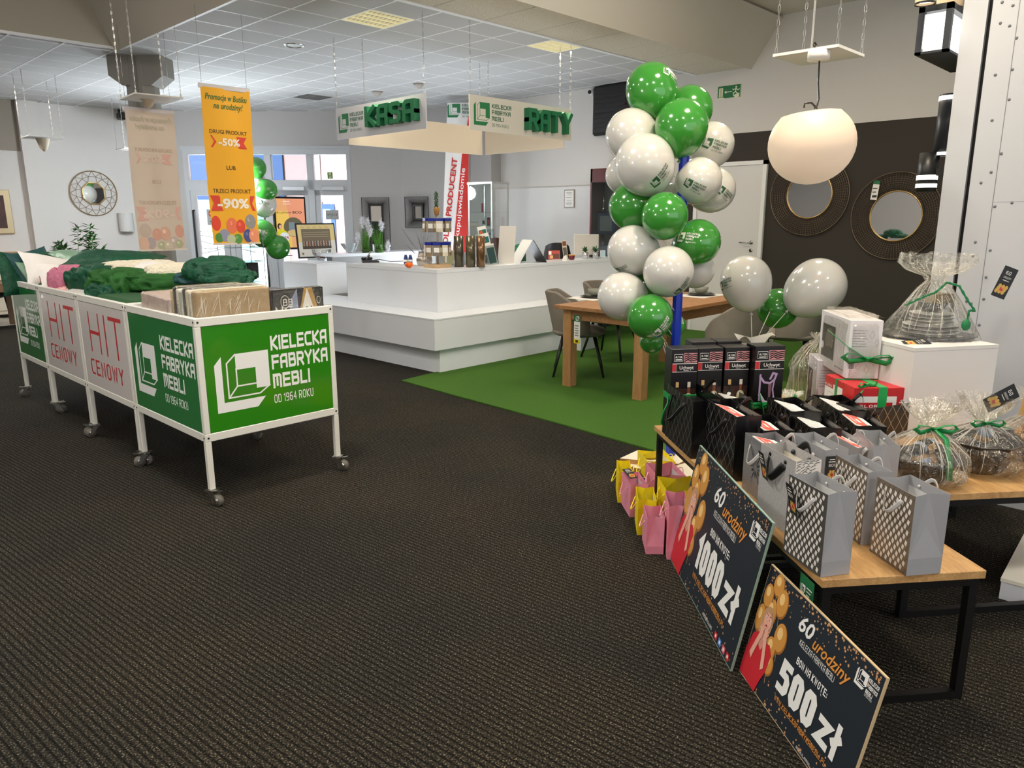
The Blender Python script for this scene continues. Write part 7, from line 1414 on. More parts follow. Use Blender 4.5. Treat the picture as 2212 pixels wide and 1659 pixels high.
# large black bag laid with its patterned face towards us
Nb = pz(1862, 964, .52); Rb_ = pz(1958, 944, .52); wb_ = (Rb_-Nb).length; hb = over(1862, 886, Nb)-.52; axb = (Nb-Rb_)
o = thing('gift_bag', 'large black bag with bold silver diamonds in front of the red press box', 'bag', Rb_, 0, gk); X_ = (Nb-Rb_).normalized(); o.matrix_world = basis(Rb_+Vector((0, 0, .001)), Vector((X_.y, -X_.x, 0)), X_, Vector((0, 0, 1))); D_ = .16; 
sgn = 1 if Vector((X_.y, -X_.x, 0)).dot(FWD) > 0 else -1
x0, x1 = (0, D_) if sgn > 0 else (-D_, 0)
MB().box(x0, x0+.002, 0, wb_, 0, hb, BKM).build('front_panel', o); MB().box(x1-.002, x1, 0, wb_, 0, hb, BKM).build('back_panel', o); MB().box(x0, x1, 0, .002, 0, hb, BKM).build('gusset', o); MB().box(x0, x1, wb_-.002, wb_, 0, hb, BKM).build('gusset', o); MB().box(x0+.003, x1-.003, .003, wb_-.003, 0, hb*.8, BKM).build('packed_content', o)
p = P2((x0-.0005 if sgn > 0 else x1+.0005, wb_, 0), (0, -1, 0), (0, 0, 1), n=(-sgn, 0, 0)); diamonds(p, wb_, hb, mat('bag_gold_line', (196, 178, 152), .35, .4), .062, .0026); p.mb.build('bag_print', o)
# yellow, pink and white bags in the middle row, wide faces towards us
def wide_bag(label, xl, xr, yb, yt, z, m, rope, mi=None, D=.10, group='yellow, pink and white bags in the middle row'):
    A, Bq = pz(xl, yb, z), pz(xr, yb-2, z); X_ = (Bq-A).normalized(); Y_ = Vector((-X_.y, X_.x, 0)); w = (Bq-A).length; h = over(xl, yt, A)-z; o = thing('gift_bag', label, 'bag', A, 0, group); o.matrix_world = basis(A+Vector((0, 0, .001)), X_, Y_, Vector((0, 0, 1)))
    MB().box(0, w, 0, .0015, 0, h, m).build('front_panel', o); MB().box(0, w, D-.0015, D, 0, h, m).build('back_panel', o)
    for x, s in ((0, 1), (w, -1)): MB().add([(x, 0, 0), (x, D, 0), (x, D, h), (x+s*.02, D/2, h), (x, 0, h), (x, D/2, h*.3)], [(0, 1, 5), (0, 5, 3, 4), (1, 2, 3, 5)], m).build('gusset', o)
    MB().box(.003, w-.003, .003, D-.003, 0, h*.82, mi or m).build('packed_content', o)
    for y in (-.002, D): MB().tube([(w*(.3+.4*t/10), y-.01*math.sin(math.pi*t/10), h-.02+.035*math.sin(math.pi*t/10)) for t in range(11)], .0028, rope, n=6).build('handle', o)
    return o
PTI = mat('tissue', (236, 232, 226), .7)
wide_bag('white gift bag at the back of the middle row', 1562, 1648, 876, 836, .463, BWH, PAPER, PTI)
wide_bag('yellow gift bag with small yellow card, farthest of the yellow ones', 1574, 1672, 888, 846, .463, YEL, RIBY, PTI)
wide_bag('yellow gift bag in the middle of the yellow ones', 1590, 1690, 898, 855, .463, YEL, RIBY, PTI)
wide_bag('yellow gift bag nearest of the yellow ones with white cord', 1606, 1712, 912, 868, .463, YEL, PAPER, PTI)
wide_bag('pink gift bag at the left of the middle row', 1562, 1612, 920, 872, .463, PNK, PAPER, PTI, D=.12)
wide_bag('pink gift bag wide one at the right of the middle row', 1636, 1724, 926, 884, .463, PNK, RIBP, PTI)
b = MB().box(0, .10, 0, .001, 0, .04, YEL).build('small_card', label='small bright yellow card lying on the yellow bags', cat='card'); b.location = pz(1600, 852, .463)+Vector((0, 0, .0)); b.location.z = over(1600, 850, pz(1600, 888, .463)); b.rotation_euler = (-.5, 0, FC)
# floor bags
gf = 'small pink and yellow bags standing on the carpet'
def fbag(label, N, L, R, top, m, rope, **k): return bag_px(label, N, L, R, top, 0.0, m, GMi, None, rope, .0028, flat=False, group=gf, inner_h=.45, name='gift_bag', gus=.25, **k)
fbag('yellow paper bag at the back of the floor group with rope handles', (1400, 1042), (1376, 1012), (1440, 1030), (1400, 1000), YEL, RIBY)
fbag('yellow paper bag at the far left of the floor group', (1334, 1086), (1330, 1056), (1362, 1084), (1336, 1021), YEL, RIBY)
fbag('wide pink paper bag in the middle of the floor group', (1420, 1098), (1392, 1062), (1466, 1086), (1424, 1032), PNK, RIBP)
fbag('pink paper bag with black balloon tag at the left', (1360, 1118), (1341, 1086), (1392, 1112), (1365, 1049), PNK, RIBP, tagon=basis((.0, .03, .205), Vector((1, .2, 0)).normalized(), Vector((-.2, 1, .2)).normalized(), Vector((0, 0, 1))))
fbag('wide yellow paper bag behind the narrow pink one', (1440, 1150), (1417, 1108), (1486, 1130), (1442, 1066), YEL, RIBY)
fbag('slim yellow paper bag between two pink ones', (1376, 1156), (1371, 1122), (1412, 1152), (1386, 1082), YEL, RIBY)
fbag('pink paper bag closest to us, left of the black poster', (1395, 1197), (1387, 1165), (1433, 1198), (1403, 1120), PNK, RIBP)
fbag('tall narrow pink paper bag touching the black poster', (1440, 1209), (1432, 1168), (1474, 1200), (1448, 1095), PNK, RIBP)
# ------------------------------------------------------------------ wine holder boxes
RBN = mat('ribbon_green', (22, 140, 70), .3); RBN2 = mat('ribbon_green_light', (40, 168, 84), .3)
WBX = mat('winebox_black', (18, 14, 16), .3); WBR = mat('winebox_brown', (52, 26, 20), .4); BOTL = mat('bottle_amber', (120, 70, 40), .4); CAPG = mat('bottle_cap', (206, 168, 110), .4); LABL = mat('bottle_label', (214, 204, 160), .5); PKK = mat('zigzag_pink', (206, 140, 140), .5)
def winebox(label, a, b, w, h, kind=0, ribz=.42, d=.11, z=.463):
    o = thing('wine_box', label, 'box', TP(a, b, z+.001), TR_, 'black boxes with wine holders'); MB().box(0, w, 0, d, 0, h, WBX, bev=.002).build('box_body', o); p = P2((0, -.0002, 0), (1, 0, 0), (0, 0, 1))
    p.rect(w*.06, h*.86, w*.44, h*.95, WBX, 1); p.rect(w*.08, h*.865, w*.42, h*.945, PAPER, 2); p.rect(w*.09, h*.87, w*.41, h*.94, BLACK, 3); p.st_('ALTOM', w*.13, h*.90, h*.022, PAPER, 4, t=1.3, width=w*.24); p.rect(w*.13, h*.878, w*.37, h*.888, PAPER, 4)
    p.rect(w*.46, h*.85, w*.98, h*.955, PKK, 1)
    for i in range(4): p.line([(w*.5, h*(.865+.024*i)), (w*.62, h*(.885+.02*i)), (w*.74, h*(.865+.022*i)), (w*.96, h*(.88+.02*i))], h*.011, BLACK, 2)
    p.rect(.002, h*.835, w-.002, h*.842, PAPER, 2); p.rect(.002, h*.745, w-.002, h*.75, PAPER, 2); p.rect(w*.01, h*.752, w*.17, h*.834, REDP, 2); p.rect(w*.17, h*.752, w*.175, h*.834, PAPER, 2); p.ft('Uchwyt', w*.30, h*.775, h*.042, PAPER, 2, bold=.012, width=w*.55); p.rect(w*.46, h*.760, w*.66, h*.765, PAPER, 2)
    if kind == 0:
        p.rect(.003, h*.30, w-.003, h*.56, WBR, 1)
        for i, cx in enumerate((.24, .70)):
            c1, c2 = (mat('bottle_dark', (30, 34, 22), .3), mat('bottle_lime', (150, 170, 60), .4)) if i == 0 else (LABL, LABL)
            p.rect(w*(cx-.055), h*.50, w*(cx+.055), h*.60, BOTL if i else mat('bottle_dark', (30, 34, 22), .3), 2); p.rect(w*(cx-.06), h*.575, w*(cx+.06), h*.635, CAPG if i == 0 else mat('cap_white', (216, 206, 190), .4), 3)
            p.ell(w*cx, h*.45, w*.15, h*.06, c1, 2, 20); p.rect(w*(cx-.15), h*.30, w*(cx+.15), h*.45, c1, 2); p.ell(w*cx, h*.47, w*.08, h*.02, PAPER, 3); p.rect(w*(cx-.13), h*.33, w*(cx+.13), h*.41, c2 if i == 0 else LABL, 3)
        p.rect(.003, h*.295, w-.003, h*.30, PAPER, 3); p.rect(.002, h*.04, w-.002, h*.145, REDP, 2); p.ell(w*.5, h*.092, w*.22, h*.045, PAPER, 3, 24); p.poly([(w*.3, h*.085), (w*.5, h*.10), (w*.7, h*.085), (w*.7, h*.075), (w*.3, h*.075)], BLACK, 4)
        for i in range(-2, 3): p.line([(w*(.5+.07*i), h*.055), (w*(.5+.07*i), h*.13)], w*.015, BLACK, 4)
    else:
        lil = mat('holder_lilac', (176, 148, 186), .4); lil2 = mat('holder_lilac_light', (214, 194, 220), .4)
        p.line([(w*.22, h*.68), (w*.22, h*.40)], w*.06, lil, 1); p.line([(w*.22, h*.66), (w*.36, h*.60), (w*.56, h*.59), (w*.70, h*.63), (w*.76, h*.69), (w*.64, h*.70), (w*.56, h*.64)], w*.07, lil, 2); p.line([(w*.70, h*.62), (w*.66, h*.52), (w*.72, h*.42), (w*.60, h*.33)], w*.05, lil, 1); p.line([(w*.24, h*.46), (w*.40, h*.38), (w*.58, h*.37), (w*.70, h*.42)], w*.09, lil2, 2); p.poly([(w*.5, h*.58), (w*.62, h*.58), (w*.58, h*.3), (w*.54, h*.3)], mat('holder_shadow', (120, 88, 100), .5), 1.5); p.ell(w*.45, h*.18, w*.2, h*.05, lil, 1)
    p.mb.build('box_print', o)
    if ribz: rz = h*ribz; MB().box(-.002, w+.002, -.0035, d+.002, rz-.016, rz+.016, RBN, bev=.001).build('ribbon', o)
    return o
wL = .13; hW = over(1418, 743, pz(1418, 928, .463))-.463
winebox('black wine holder box with red foot logo at the far left of the display', .0, 1.50, wL, hW, 0, .46)
winebox('black wine holder box second from left with low green ribbon', .150, 1.55, wL, hW*.985, 0, .32)
winebox('black wine holder box third from left with low green ribbon', .290, 1.55, wL, hW*.985, 0, .32)
winebox('black box printed with a lilac glass holder and a green ribbon cross', .425, 1.50, .155, hW*1.01, 1, .34)
winebox('black wine holder box hidden behind the second one', .160, 1.67, wL, hW*1.01, 0, 0); winebox('black wine holder box hidden behind the third one', .295, 1.67, wL, hW*1.01, 0, 0)
def bow(parent, M, s=1.0, m=RBN, tails=((.5, -1), (-.3, -1))):
    for k in (-1, 1):
        b = MB(M); b.tube([(0, 0, 0), (k*.03*s, -.008, .014*s), (k*.062*s, -.012, .018*s), (k*.075*s, -.012, .004*s), (k*.055*s, -.01, -.010*s), (0, 0, 0)], .010*s, m, n=4, flat=(1.2, .14)); b.build('bow_loop', parent)
    for (tx, tz) in tails: MB(M).tube([(0, 0, 0), (tx*.04*s, -.006, tz*.03*s), (tx*.08*s, -.01, tz*.07*s)], .011*s, m, n=4, flat=(1.2, .12)).build('bow_tail', parent)
    MB(M).sphere(.008*s, m, SC(1, .8, 1), 8, 5).build('bow_knot', parent)
lb = bpy.data.objects['wine_box']; MB().tube([(-.004, .03, hW*.46), (-.012, .0, hW*.40), (-.035, -.01, hW*.31), (-.04, .0, hW*.20), (-.02, .02, hW*.15)], .017, RBN, n=4, flat=(.25, 1.2)).build('ribbon_loop', lb)
l4 = bpy.data.objects['wine_box.003']; bow(l4, T(.05, -.008, hW*.345), .8, RBN, ((-.35, 1.2), (.15, -.9)))
# ------------------------------------------------------------------ foil, boxes and baskets
GLINT = mat('foil_glint', (246, 242, 230), .15, alpha=.55, coat=.5)
CEL = film('cellophane', (255, 252, 244), .10, 14, 1.0); CEL2 = film('cellophane_gathered', (255, 252, 242), .10, 22, 1.0)
def cone_foil(parent, profile, seed=0, amp=.10, n=64, ex=1.0, ey=1.0, lean=(0, 0), mat_=None, name='foil_wrap', folds=26):
    zs = [p[1] for p in profile]
    def f(a, c):
        q = c*(len(profile)-1); i = min(len(profile)-2, int(q)); t = q-i; r = profile[i][0]*(1-t)+profile[i+1][0]*t; z = profile[i][1]*(1-t)+profile[i+1][1]*t; th = a*2*math.pi
        w = noise.noise(Vector((math.cos(th)*3.2+seed, math.sin(th)*3.2, z*7)))*.9+.5*math.sin(th*folds+seed+3*noise.noise(Vector((math.cos(th)*2, math.sin(th)*2, z*5+seed))))*.35
        rr = r*(1+amp*w)+.004*w; k = (z-zs[0])/max(.01, zs[-1]-zs[0])
        return (rr*math.cos(th)*ex+lean[0]*k*k, rr*math.sin(th)*ey+lean[1]*k*k, z+.010*w*(c > .6))
    o_ = MB().grid(f, n*2, 30, mat_ or CEL, closeu=True, smooth=False).build(name, parent)
    cm_ = MB(); rnd = random.Random(seed)                  # pale ridges laid on the foil folds as its highlight streaks
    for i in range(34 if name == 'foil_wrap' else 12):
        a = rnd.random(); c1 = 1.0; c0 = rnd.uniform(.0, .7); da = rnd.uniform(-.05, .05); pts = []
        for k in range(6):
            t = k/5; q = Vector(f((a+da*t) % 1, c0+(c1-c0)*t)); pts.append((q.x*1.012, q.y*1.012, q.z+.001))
        cm_.tube(pts, [.0003, .0011, .0013, .0012, .0008, .0003], GLINT, n=3)
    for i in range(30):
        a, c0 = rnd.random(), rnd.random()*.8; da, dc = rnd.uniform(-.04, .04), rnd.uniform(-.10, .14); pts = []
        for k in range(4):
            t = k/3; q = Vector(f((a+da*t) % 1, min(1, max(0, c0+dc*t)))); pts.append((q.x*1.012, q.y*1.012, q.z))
        cm_.tube(pts, [.0002, .0009, .0009, .0002], GLINT, n=3)
    cr2 = cm_.build('foil_glint', parent, kind='stuff')
    return o_
def card_at(parent, M, s=1.0, kraft=False):
    c = MB(M).box(0, .075*s, 0, .16*s, -.0006, .0006, mat('kraft', (206, 164, 112), .7) if kraft else CARD).build('gift_card', parent); X = M.to_3x3(); p = P2(M @ Vector((0, 0, .0006)), X @ Vector((1, 0, 0)), X @ Vector((0, 1, 0)), n=X @ Vector((0, 0, 1)), step=.0004)
    for i in range(9): p.ell((.014+.018*(i % 3)+.004*(i//3))*s, (.030+.014*(i//3))*s, .009*s, .011*s, GDB if i != 4 else REDP, 1+.1*i, 12)
    if not kraft: p.st_('60', .02*s, .12*s, .018*s, PAPER, 2, t=1); p.st_('URODZINY', .018*s, .100*s, .010*s, PAPER, 2, t=.8, width=.042*s); p.rect(.02*s, .088*s, .055*s, .091*s, PAPER, 2)
    p.mb.build('card_print', c); return c
# white box plinth on the taller table
z0 = .52; Pn = pz(1977, 752.6, .95); Pr = pz(2158, 744.5, .95); X_ = (Pr-Pn).normalized(); wP = (Pr-Pn).length
wp = thing('box_plinth', 'white cube plinth standing on the taller table', 'plinth', (Pn.x, Pn.y, z0)); wp.matrix_world = basis((Pn.x, Pn.y, z0+.001), X_, Vector((-X_.y, X_.x, 0)), Vector((0, 0, 1)))
PLW = mat('plinth_white', (222, 220, 216), .45); MB().box(0, wP, 0, .40, 0, .95-z0-.018, PLW).build('plinth_body', wp); MB().box(-.001, wP+.001, -.001, .401, .95-z0-.017, .95-z0, PLW).build('plinth_top', wp)
# plates wrapped in foil on the plinth
pc_ = pz(2006, 728, .95); kk = mpp(pc_); ps_ = thing('wrapped_plate_set', 'stack of dark plates and bowls wrapped in foil with green cord on the plinth', 'gift', pc_, FC); DP = mat('plate_anthracite', (46, 48, 50), .3, coat=.4); DPr = mat('plate_rim', (196, 196, 190), .3)
R0 = 96*kk; MB().lathe([(.0001, 0), (R0*.8, 0), (R0, .012), (R0*.98, .016), (.0001, .006)], DP, SC(1, .78, 1), n=40).build('serving_tray', ps_)
for i in range(6): MB(T(0, 0, .012+.0095*i)).lathe([(.0001, .0), (R0*.35, 0), (R0*.56, .008), (R0*.565, .0095), (R0*.35, .003)], DPr if i % 2 else DP, n=32).build('plate', ps_)
for i in range(6): MB(T(0, 0, .075+.0085*i)).lathe([(.0001, .0), (R0*.28, 0), (R0*.44, .007), (R0*.445, .0085), (R0*.28, .003)], DPr if i % 2 else DP, n=32).build('plate', ps_)
MB(T(0, 0, .13)).lathe([(.0001, 0), (R0*.2, 0), (R0*.32, .05), (R0*.30, .05), (R0*.18, .01)], DP, n=28).build('bowl', ps_); MB(T(.01, -.03, .18)).box(-.05, .05, -.04, .04, 0, .045, mat('kraft_dark', (120, 104, 72), .6), RZ(.4)).build('small_box', ps_)
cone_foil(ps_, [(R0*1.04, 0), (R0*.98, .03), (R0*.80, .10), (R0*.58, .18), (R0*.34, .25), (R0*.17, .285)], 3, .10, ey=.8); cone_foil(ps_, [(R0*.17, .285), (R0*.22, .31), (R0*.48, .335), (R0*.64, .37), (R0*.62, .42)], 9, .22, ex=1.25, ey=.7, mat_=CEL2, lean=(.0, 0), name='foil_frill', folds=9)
GC_ = mat('cord_green', (16, 112, 64), .6)
def rope_(parent, pts, r=.006): 
    P = [Vector(p) for p in pts]; Q = []
    for i in range(len(P)-1):
        for t in range(8): Q.append(P[i].lerp(P[i+1], t/8))
    Q.append(P[-1])
    for ph in (0, math.pi): MB().tube([q+Vector((math.cos(i*.9+ph), 0, math.sin(i*.9+ph)))*r*.5 for i, q in enumerate(Q)], r*.62, GC_, n=5).build('green_cord', parent)
rope_(ps_, [(-.19, -.10, .175), (-.13, -.13, .215), (-.06, -.12, .24), (0, -.10, .285), (.05, -.12, .27), (.09, -.14, .20), (.125, -.15, .15), (.09, -.16, .155), (.085, -.16, .10)])
MB(T(.08, -.165, .085)).sphere(.022, GC_, SC(1, .7, 1.3), 10, 6).build('cord_tassel', ps_)
rz_ = Matrix.Rotation(-.55, 4, 'Y'); card_at(ps_, T(.215, -.11, .225) @ RX(math.pi/2) @ RZ(-.35), .95); card_at(ps_, T(-.245, -.20, .012) @ RX(.4) @ RZ(-1.3), .8)
# small kettle box wrapped in foil on the red press box
def boxq(name, label, Np, Lp, Rp, top, z, m, cat='box', group=None, deco=None):
    N, L, R = pz(*Np, z), pz(*Lp, z), pz(*Rp, z); ax = (L-N).normalized(); w = (L-N).length; d = (R-N).length; h = over(top[0], top[1], N)-z; dx = Vector((ax.y, -ax.x, 0)); o = thing(name, label, cat, N, 0, group); o.matrix_world = basis(N+Vector((0, 0, .001)), dx, ax, Vector((0, 0, 1)))
    MB().box(0, d, 0, w, 0, h, m, bev=.002).build('box_body', o); pf_ = P2((-.0003, w, 0), (0, -1, 0), (0, 0, 1), n=(-1, 0, 0)); ps2 = P2((0, -.0003, 0), (1, 0, 0), (0, 0, 1), n=(0, -1, 0), mb=pf_.mb)
    if deco: deco(pf_, ps2, w, d, h); pf_.mb.build('box_print', o)
    return o, w, d, h
RDB = mat('box_red', (198, 30, 38), .4); BXW = mat('box_white', (226, 222, 224), .45); BXG = mat('box_print_grey', (150, 148, 154), .5); BXD = mat('box_print_dark', (62, 52, 50), .4)
def dred(f, s, w, d, h):
    f.rect(0, 0, w*.62, h*.86, PAPER, 1); f.rect(0, h*.76, w*.30, h*.86, RDB, 2); f.st_('FLORIN', w*.02, h*.78, h*.05, PAPER, 3, t=1.2, width=w*.24); f.rect(w*.62, 0, w, h, RDB, 1); f.line([(w*.12, h*.66), (w*.12, h*.2), (w*.3, h*.66), (w*.1, h*.66)], .0015, BXG, 2); f.ell(w*.44, h*.62, w*.07, h*.05, mat('lemon', (236, 220, 90), .5), 2); f.line([(w*.68, h*.52), (w*.76, h*.58), (w*.84, h*.5), (w*.84, h*.12)], w*.035, PAPER, 2); f.rect(w*.42, h*.05, w*.58, h*.5, mat('glassprint', (206, 212, 224), .4), 2)
    s.rect(d*.02, 0, d*.68, h*.82, PAPER, 1); s.rect(d*.04, h*.55, d*.62, h*.69, RDB, 2); s.st_('FLORIN', d*.10, h*.585, h*.06, PAPER, 3, t=1.4, width=d*.40); s.rect(d*.68, 0, d, h, RDB, 1); s.rect(d*.72, h*.68, d*.94, h*.70, PAPER, 2); s.rect(d*.74, h*.62, d*.92, h*.64, PAPER, 2); s.rect(d*.76, h*.52, d*.88, h*.53, PAPER, 2); s.line([(d*.3, h*.32), (d*.36, h*.44), (d*.4, h*.34)], .0012, BXG, 2); s.rect(d*.50, 0, d*.94, h*.3, BXD, 3)
ro, rw, rd, rh = boxq('press_box', 'red and white juice press box tied with green ribbon', (1836, 940), (1776, 902), (1931, 924), (1838, 838), .52, RDB, deco=dred)
MB().box(-.003, -.001, rw*.55, rw*.63, 0, rh, RBN).box(-.003, rd, rw*.55, rw*.63, rh, rh+.002, RBN).build('ribbon', ro); MB().box(rd*.38, rd*.52, -.003, -.001, rh*.35, rh, RBN2).box(rd*.38, rd*.52, -.003, rw, rh, rh+.003, RBN2).build('ribbon', ro)
bow(ro, T(rd*.2, .02, rh+.012) @ RZ(.4), .8, RBN2, ((-.8, -.9), (.9, -1.2)))
def dwh(f, s, w, d, h):
    f.rect(w*.10, h*.18, w*.55, h*.78, BXD, 1); f.ell(w*.36, h*.52, w*.14, h*.22, mat('kettle', (132, 120, 112), .3, .3), 2, 24); f.ell(w*.38, h*.3, w*.17, h*.1, mat('kettle_dark', (30, 26, 26), .3), 3, 20); f.ell(w*.14, h*.38, w*.05, h*.07, BXW, 3, 16); f.rect(w*.6, h*.1, w*.9, h*.12, BXG, 1)
    for i in range(7): s.rect(d*.10, h*(.55+.045*i), d*(.55-.04*(i % 3)), h*(.56+.045*i), BXG, 1)
    for (x, y, r) in ((.7, .75, .07), (.86, .62, .06), (.62, .16, .08), (.82, .28, .06), (.35, .2, .07)): s.line([(d*(x-r), h*y), (d*x, h*(y+r)), (d*(x+r), h*y), (d*x, h*(y-r)), (d*(x-r), h*y), (d*(x-r)+.001, h*y)], .0012, mat('tri_pink', (210, 120, 132), .5) if y < .3 else BXG, 1)
    for i in range(9): s.rect(d*(.06+.018*i), h*.17, d*(.06+.018*i+.009), h*.27, BXD, 1)
zr_ = .52+rh+.006
wo, ww, wd, wh = boxq('kettle_box', 'white kettle box wrapped in foil with a green bow on the red press box', (1826, 818), (1766, 782), (1900, 822), (1828, 692), zr_, BXW, deco=dwh)
b = MB()
def fb_(a, c): 
    th = a*2*math.pi; x = math.copysign(abs(math.cos(th))**.35, math.cos(th)); y = math.copysign(abs(math.sin(th))**.35, math.sin(th)); k = 1.05+.03*noise.noise(Vector((x*3, y*3, c*6)))+(.10 if c > .9 else 0)*-1
    return (wd/2+x*wd/2*k, ww/2+y*ww/2*k, -.004+c*(wh+.022)+.008*noise.noise(Vector((x*5, y*5, c*9))))
MB().grid(fb_, 60, 14, CEL, closeu=True, smooth=False).build('foil_wrap', wo); MB().grid(lambda a, c: (wd*(-.03+a*1.06), ww*(-.03+c*1.06), wh+.014+.012*noise.noise(Vector((a*5, c*5, 2)))), 14, 14, CEL, smooth=False).build('foil_top', wo)
bow(wo, T(wd*.55, -.03, wh*.36) @ RZ(-.25), 1.5, RBN, ((-1.6, 1.3), (1.7, .4)))
# grey-white box in foil behind, left of the press box
go, gw_, gd_, gh_ = boxq('foil_wrapped_box', 'pale grey box in crinkled foil left of the red press box', (1757, 902), (1738, 880), (1800, 898), (1757, 778), .463, mat('box_grey', (200, 196, 204), .5), deco=dwh)
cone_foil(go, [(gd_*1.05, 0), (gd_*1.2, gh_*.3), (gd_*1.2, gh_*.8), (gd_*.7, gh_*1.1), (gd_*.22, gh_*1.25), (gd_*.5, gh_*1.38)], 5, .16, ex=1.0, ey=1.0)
for o_ in COL.objects:
    if o_.parent == go and o_.name.startswith('foil_'): o_.location = (gd_*.35, gw_*.7, 0)
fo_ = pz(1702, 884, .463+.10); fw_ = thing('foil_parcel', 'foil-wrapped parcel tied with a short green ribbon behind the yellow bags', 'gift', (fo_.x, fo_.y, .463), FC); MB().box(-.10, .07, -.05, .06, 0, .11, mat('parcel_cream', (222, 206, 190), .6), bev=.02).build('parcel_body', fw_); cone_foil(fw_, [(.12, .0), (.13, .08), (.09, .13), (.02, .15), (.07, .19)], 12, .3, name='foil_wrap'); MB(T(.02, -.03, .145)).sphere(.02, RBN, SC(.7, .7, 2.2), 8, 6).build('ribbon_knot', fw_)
# wrapped baskets on the taller table
def basket(label, x, y, rp, hpx, seed, colr, round_=True, neck=.5, group='foil-wrapped gift baskets on the taller table', fl=.5, dx=0):
    c = pz(x, y, .52); k = mpp(c); R = rp*k; H_ = hpx*k; o = thing('gift_basket', label, 'gift basket', c, FC, group); m_ = mat('basket_%d' % seed, colr, .25, coat=.4)
    if round_: MB().lathe([(.0001, 0), (R*.45, 0), (R*.72, H_*.22), (R*.80, H_*.34), (R*.74, H_*.34), (R*.4, .02)], m_, n=28).build('bowl', o)
    else: MB().lathe([(.0001, 0), (R*.55, 0), (R*.97, H_*.42), (R*.93, H_*.42), (R*.5, .02)], m_, n=9, smooth=False).build('faceted_bowl', o)
    random.seed(seed); st = MB()
    for i in range(14 if round_ else 4):
        a = random.uniform(0, 6.28); r = R*.45*random.random(); st.sphere(R*.2, mat('filling_%d' % (i % 4), [(178, 136, 90), (60, 44, 34), (150, 160, 180), (40, 38, 40)][i % 4], .5), T(r*math.cos(a), r*math.sin(a), H_*.34+random.uniform(-.02, .05)*1) @ SC(1, 1, .8), 10, 7)
    st.build('filling', o, kind='stuff')
    z1 = H_*neck+H_*.2
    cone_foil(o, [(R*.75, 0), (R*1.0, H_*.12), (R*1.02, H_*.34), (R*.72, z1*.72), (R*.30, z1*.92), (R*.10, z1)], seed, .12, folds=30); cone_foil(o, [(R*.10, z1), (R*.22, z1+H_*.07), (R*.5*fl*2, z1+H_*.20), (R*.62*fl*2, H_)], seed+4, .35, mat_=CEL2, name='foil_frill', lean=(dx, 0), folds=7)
    return o, R, H_, z1
o1, R1, H1, z1 = basket('round wrapped basket with long green ribbon tail nearest the grey bags', 1990, 1036, 84, 168, 41, (52, 44, 38))
bow(o1, T(.01, -.03, z1) @ RZ(.0), 1.1, RBN, ((.1, -.1),)); MB().tube([(.01, -.04, z1), (.035, -.075, z1-.03), (.03, -.12, z1-.10), (.02, -.15, z1-.17)], .02, RBN, n=4, flat=(1.0, .12)).build('ribbon_tail', o1)
o2, R2, H2, z2 = basket('dark faceted bowl wrapped in foil with a balloon card, middle basket', 2110, 1012, 82, 160, 52, (44, 38, 36), False, .45)
bow(o2, T(.0, -.02, z2), .9, RBN, ((1.3, -.3),)); card_at(o2, T(-.03, -.02, z2+.10) @ RX(math.pi/2) @ RZ(-1.05), .85)
MB().grid(lambda a, c: (-.28*c*(1-a*.2)+.02, -.03, z2+.03+.10*a-.05*c*(1-a)), 8, 8, CEL, smooth=False).build('foil_sheet', o2)
o3, R3, H3, z3 = basket('dark bowl wrapped in foil with a kraft card, cut by the right edge', 2222, 992, 70, 150, 63, (48, 40, 38), True, .5)
bow(o3, T(-.03, -.03, z3+.01), .8, RBN, ((-.9, .9),)); card_at(o3, T(-.11, -.05, z3-.0) @ RX(math.pi/2) @ RZ(-.12), .75, True)
# low white platform on the floor at right
q1 = pz(2157, 1293, 0); hl = over(2162, 1248, q1); lp = thing('low_platform', 'low white platform on the carpet at the right edge', 'platform', q1); X_ = (pz(2212, 1307, 0)-q1).normalized(); L0 = (pz(2212, 1156, hl)-Vector((q1.x, q1.y, hl))); L0.z = 0; Y_ = L0.normalized(); 
X_ = Vector((Y_.y, -Y_.x, 0)); lp.matrix_world = basis(q1+Vector((0, 0, .001)), X_, Y_, Vector((0, 0, 1))); MB().box(0, .9, 0, .62, 0, hl-.016, mat('platform_white', (224, 226, 230), .4)).build('platform_body', lp); MB().box(-.003, .9, -.003, .62, hl-.0155, hl, mat('platform_top', (238, 232, 214), .35)).build('platform_top', lp)
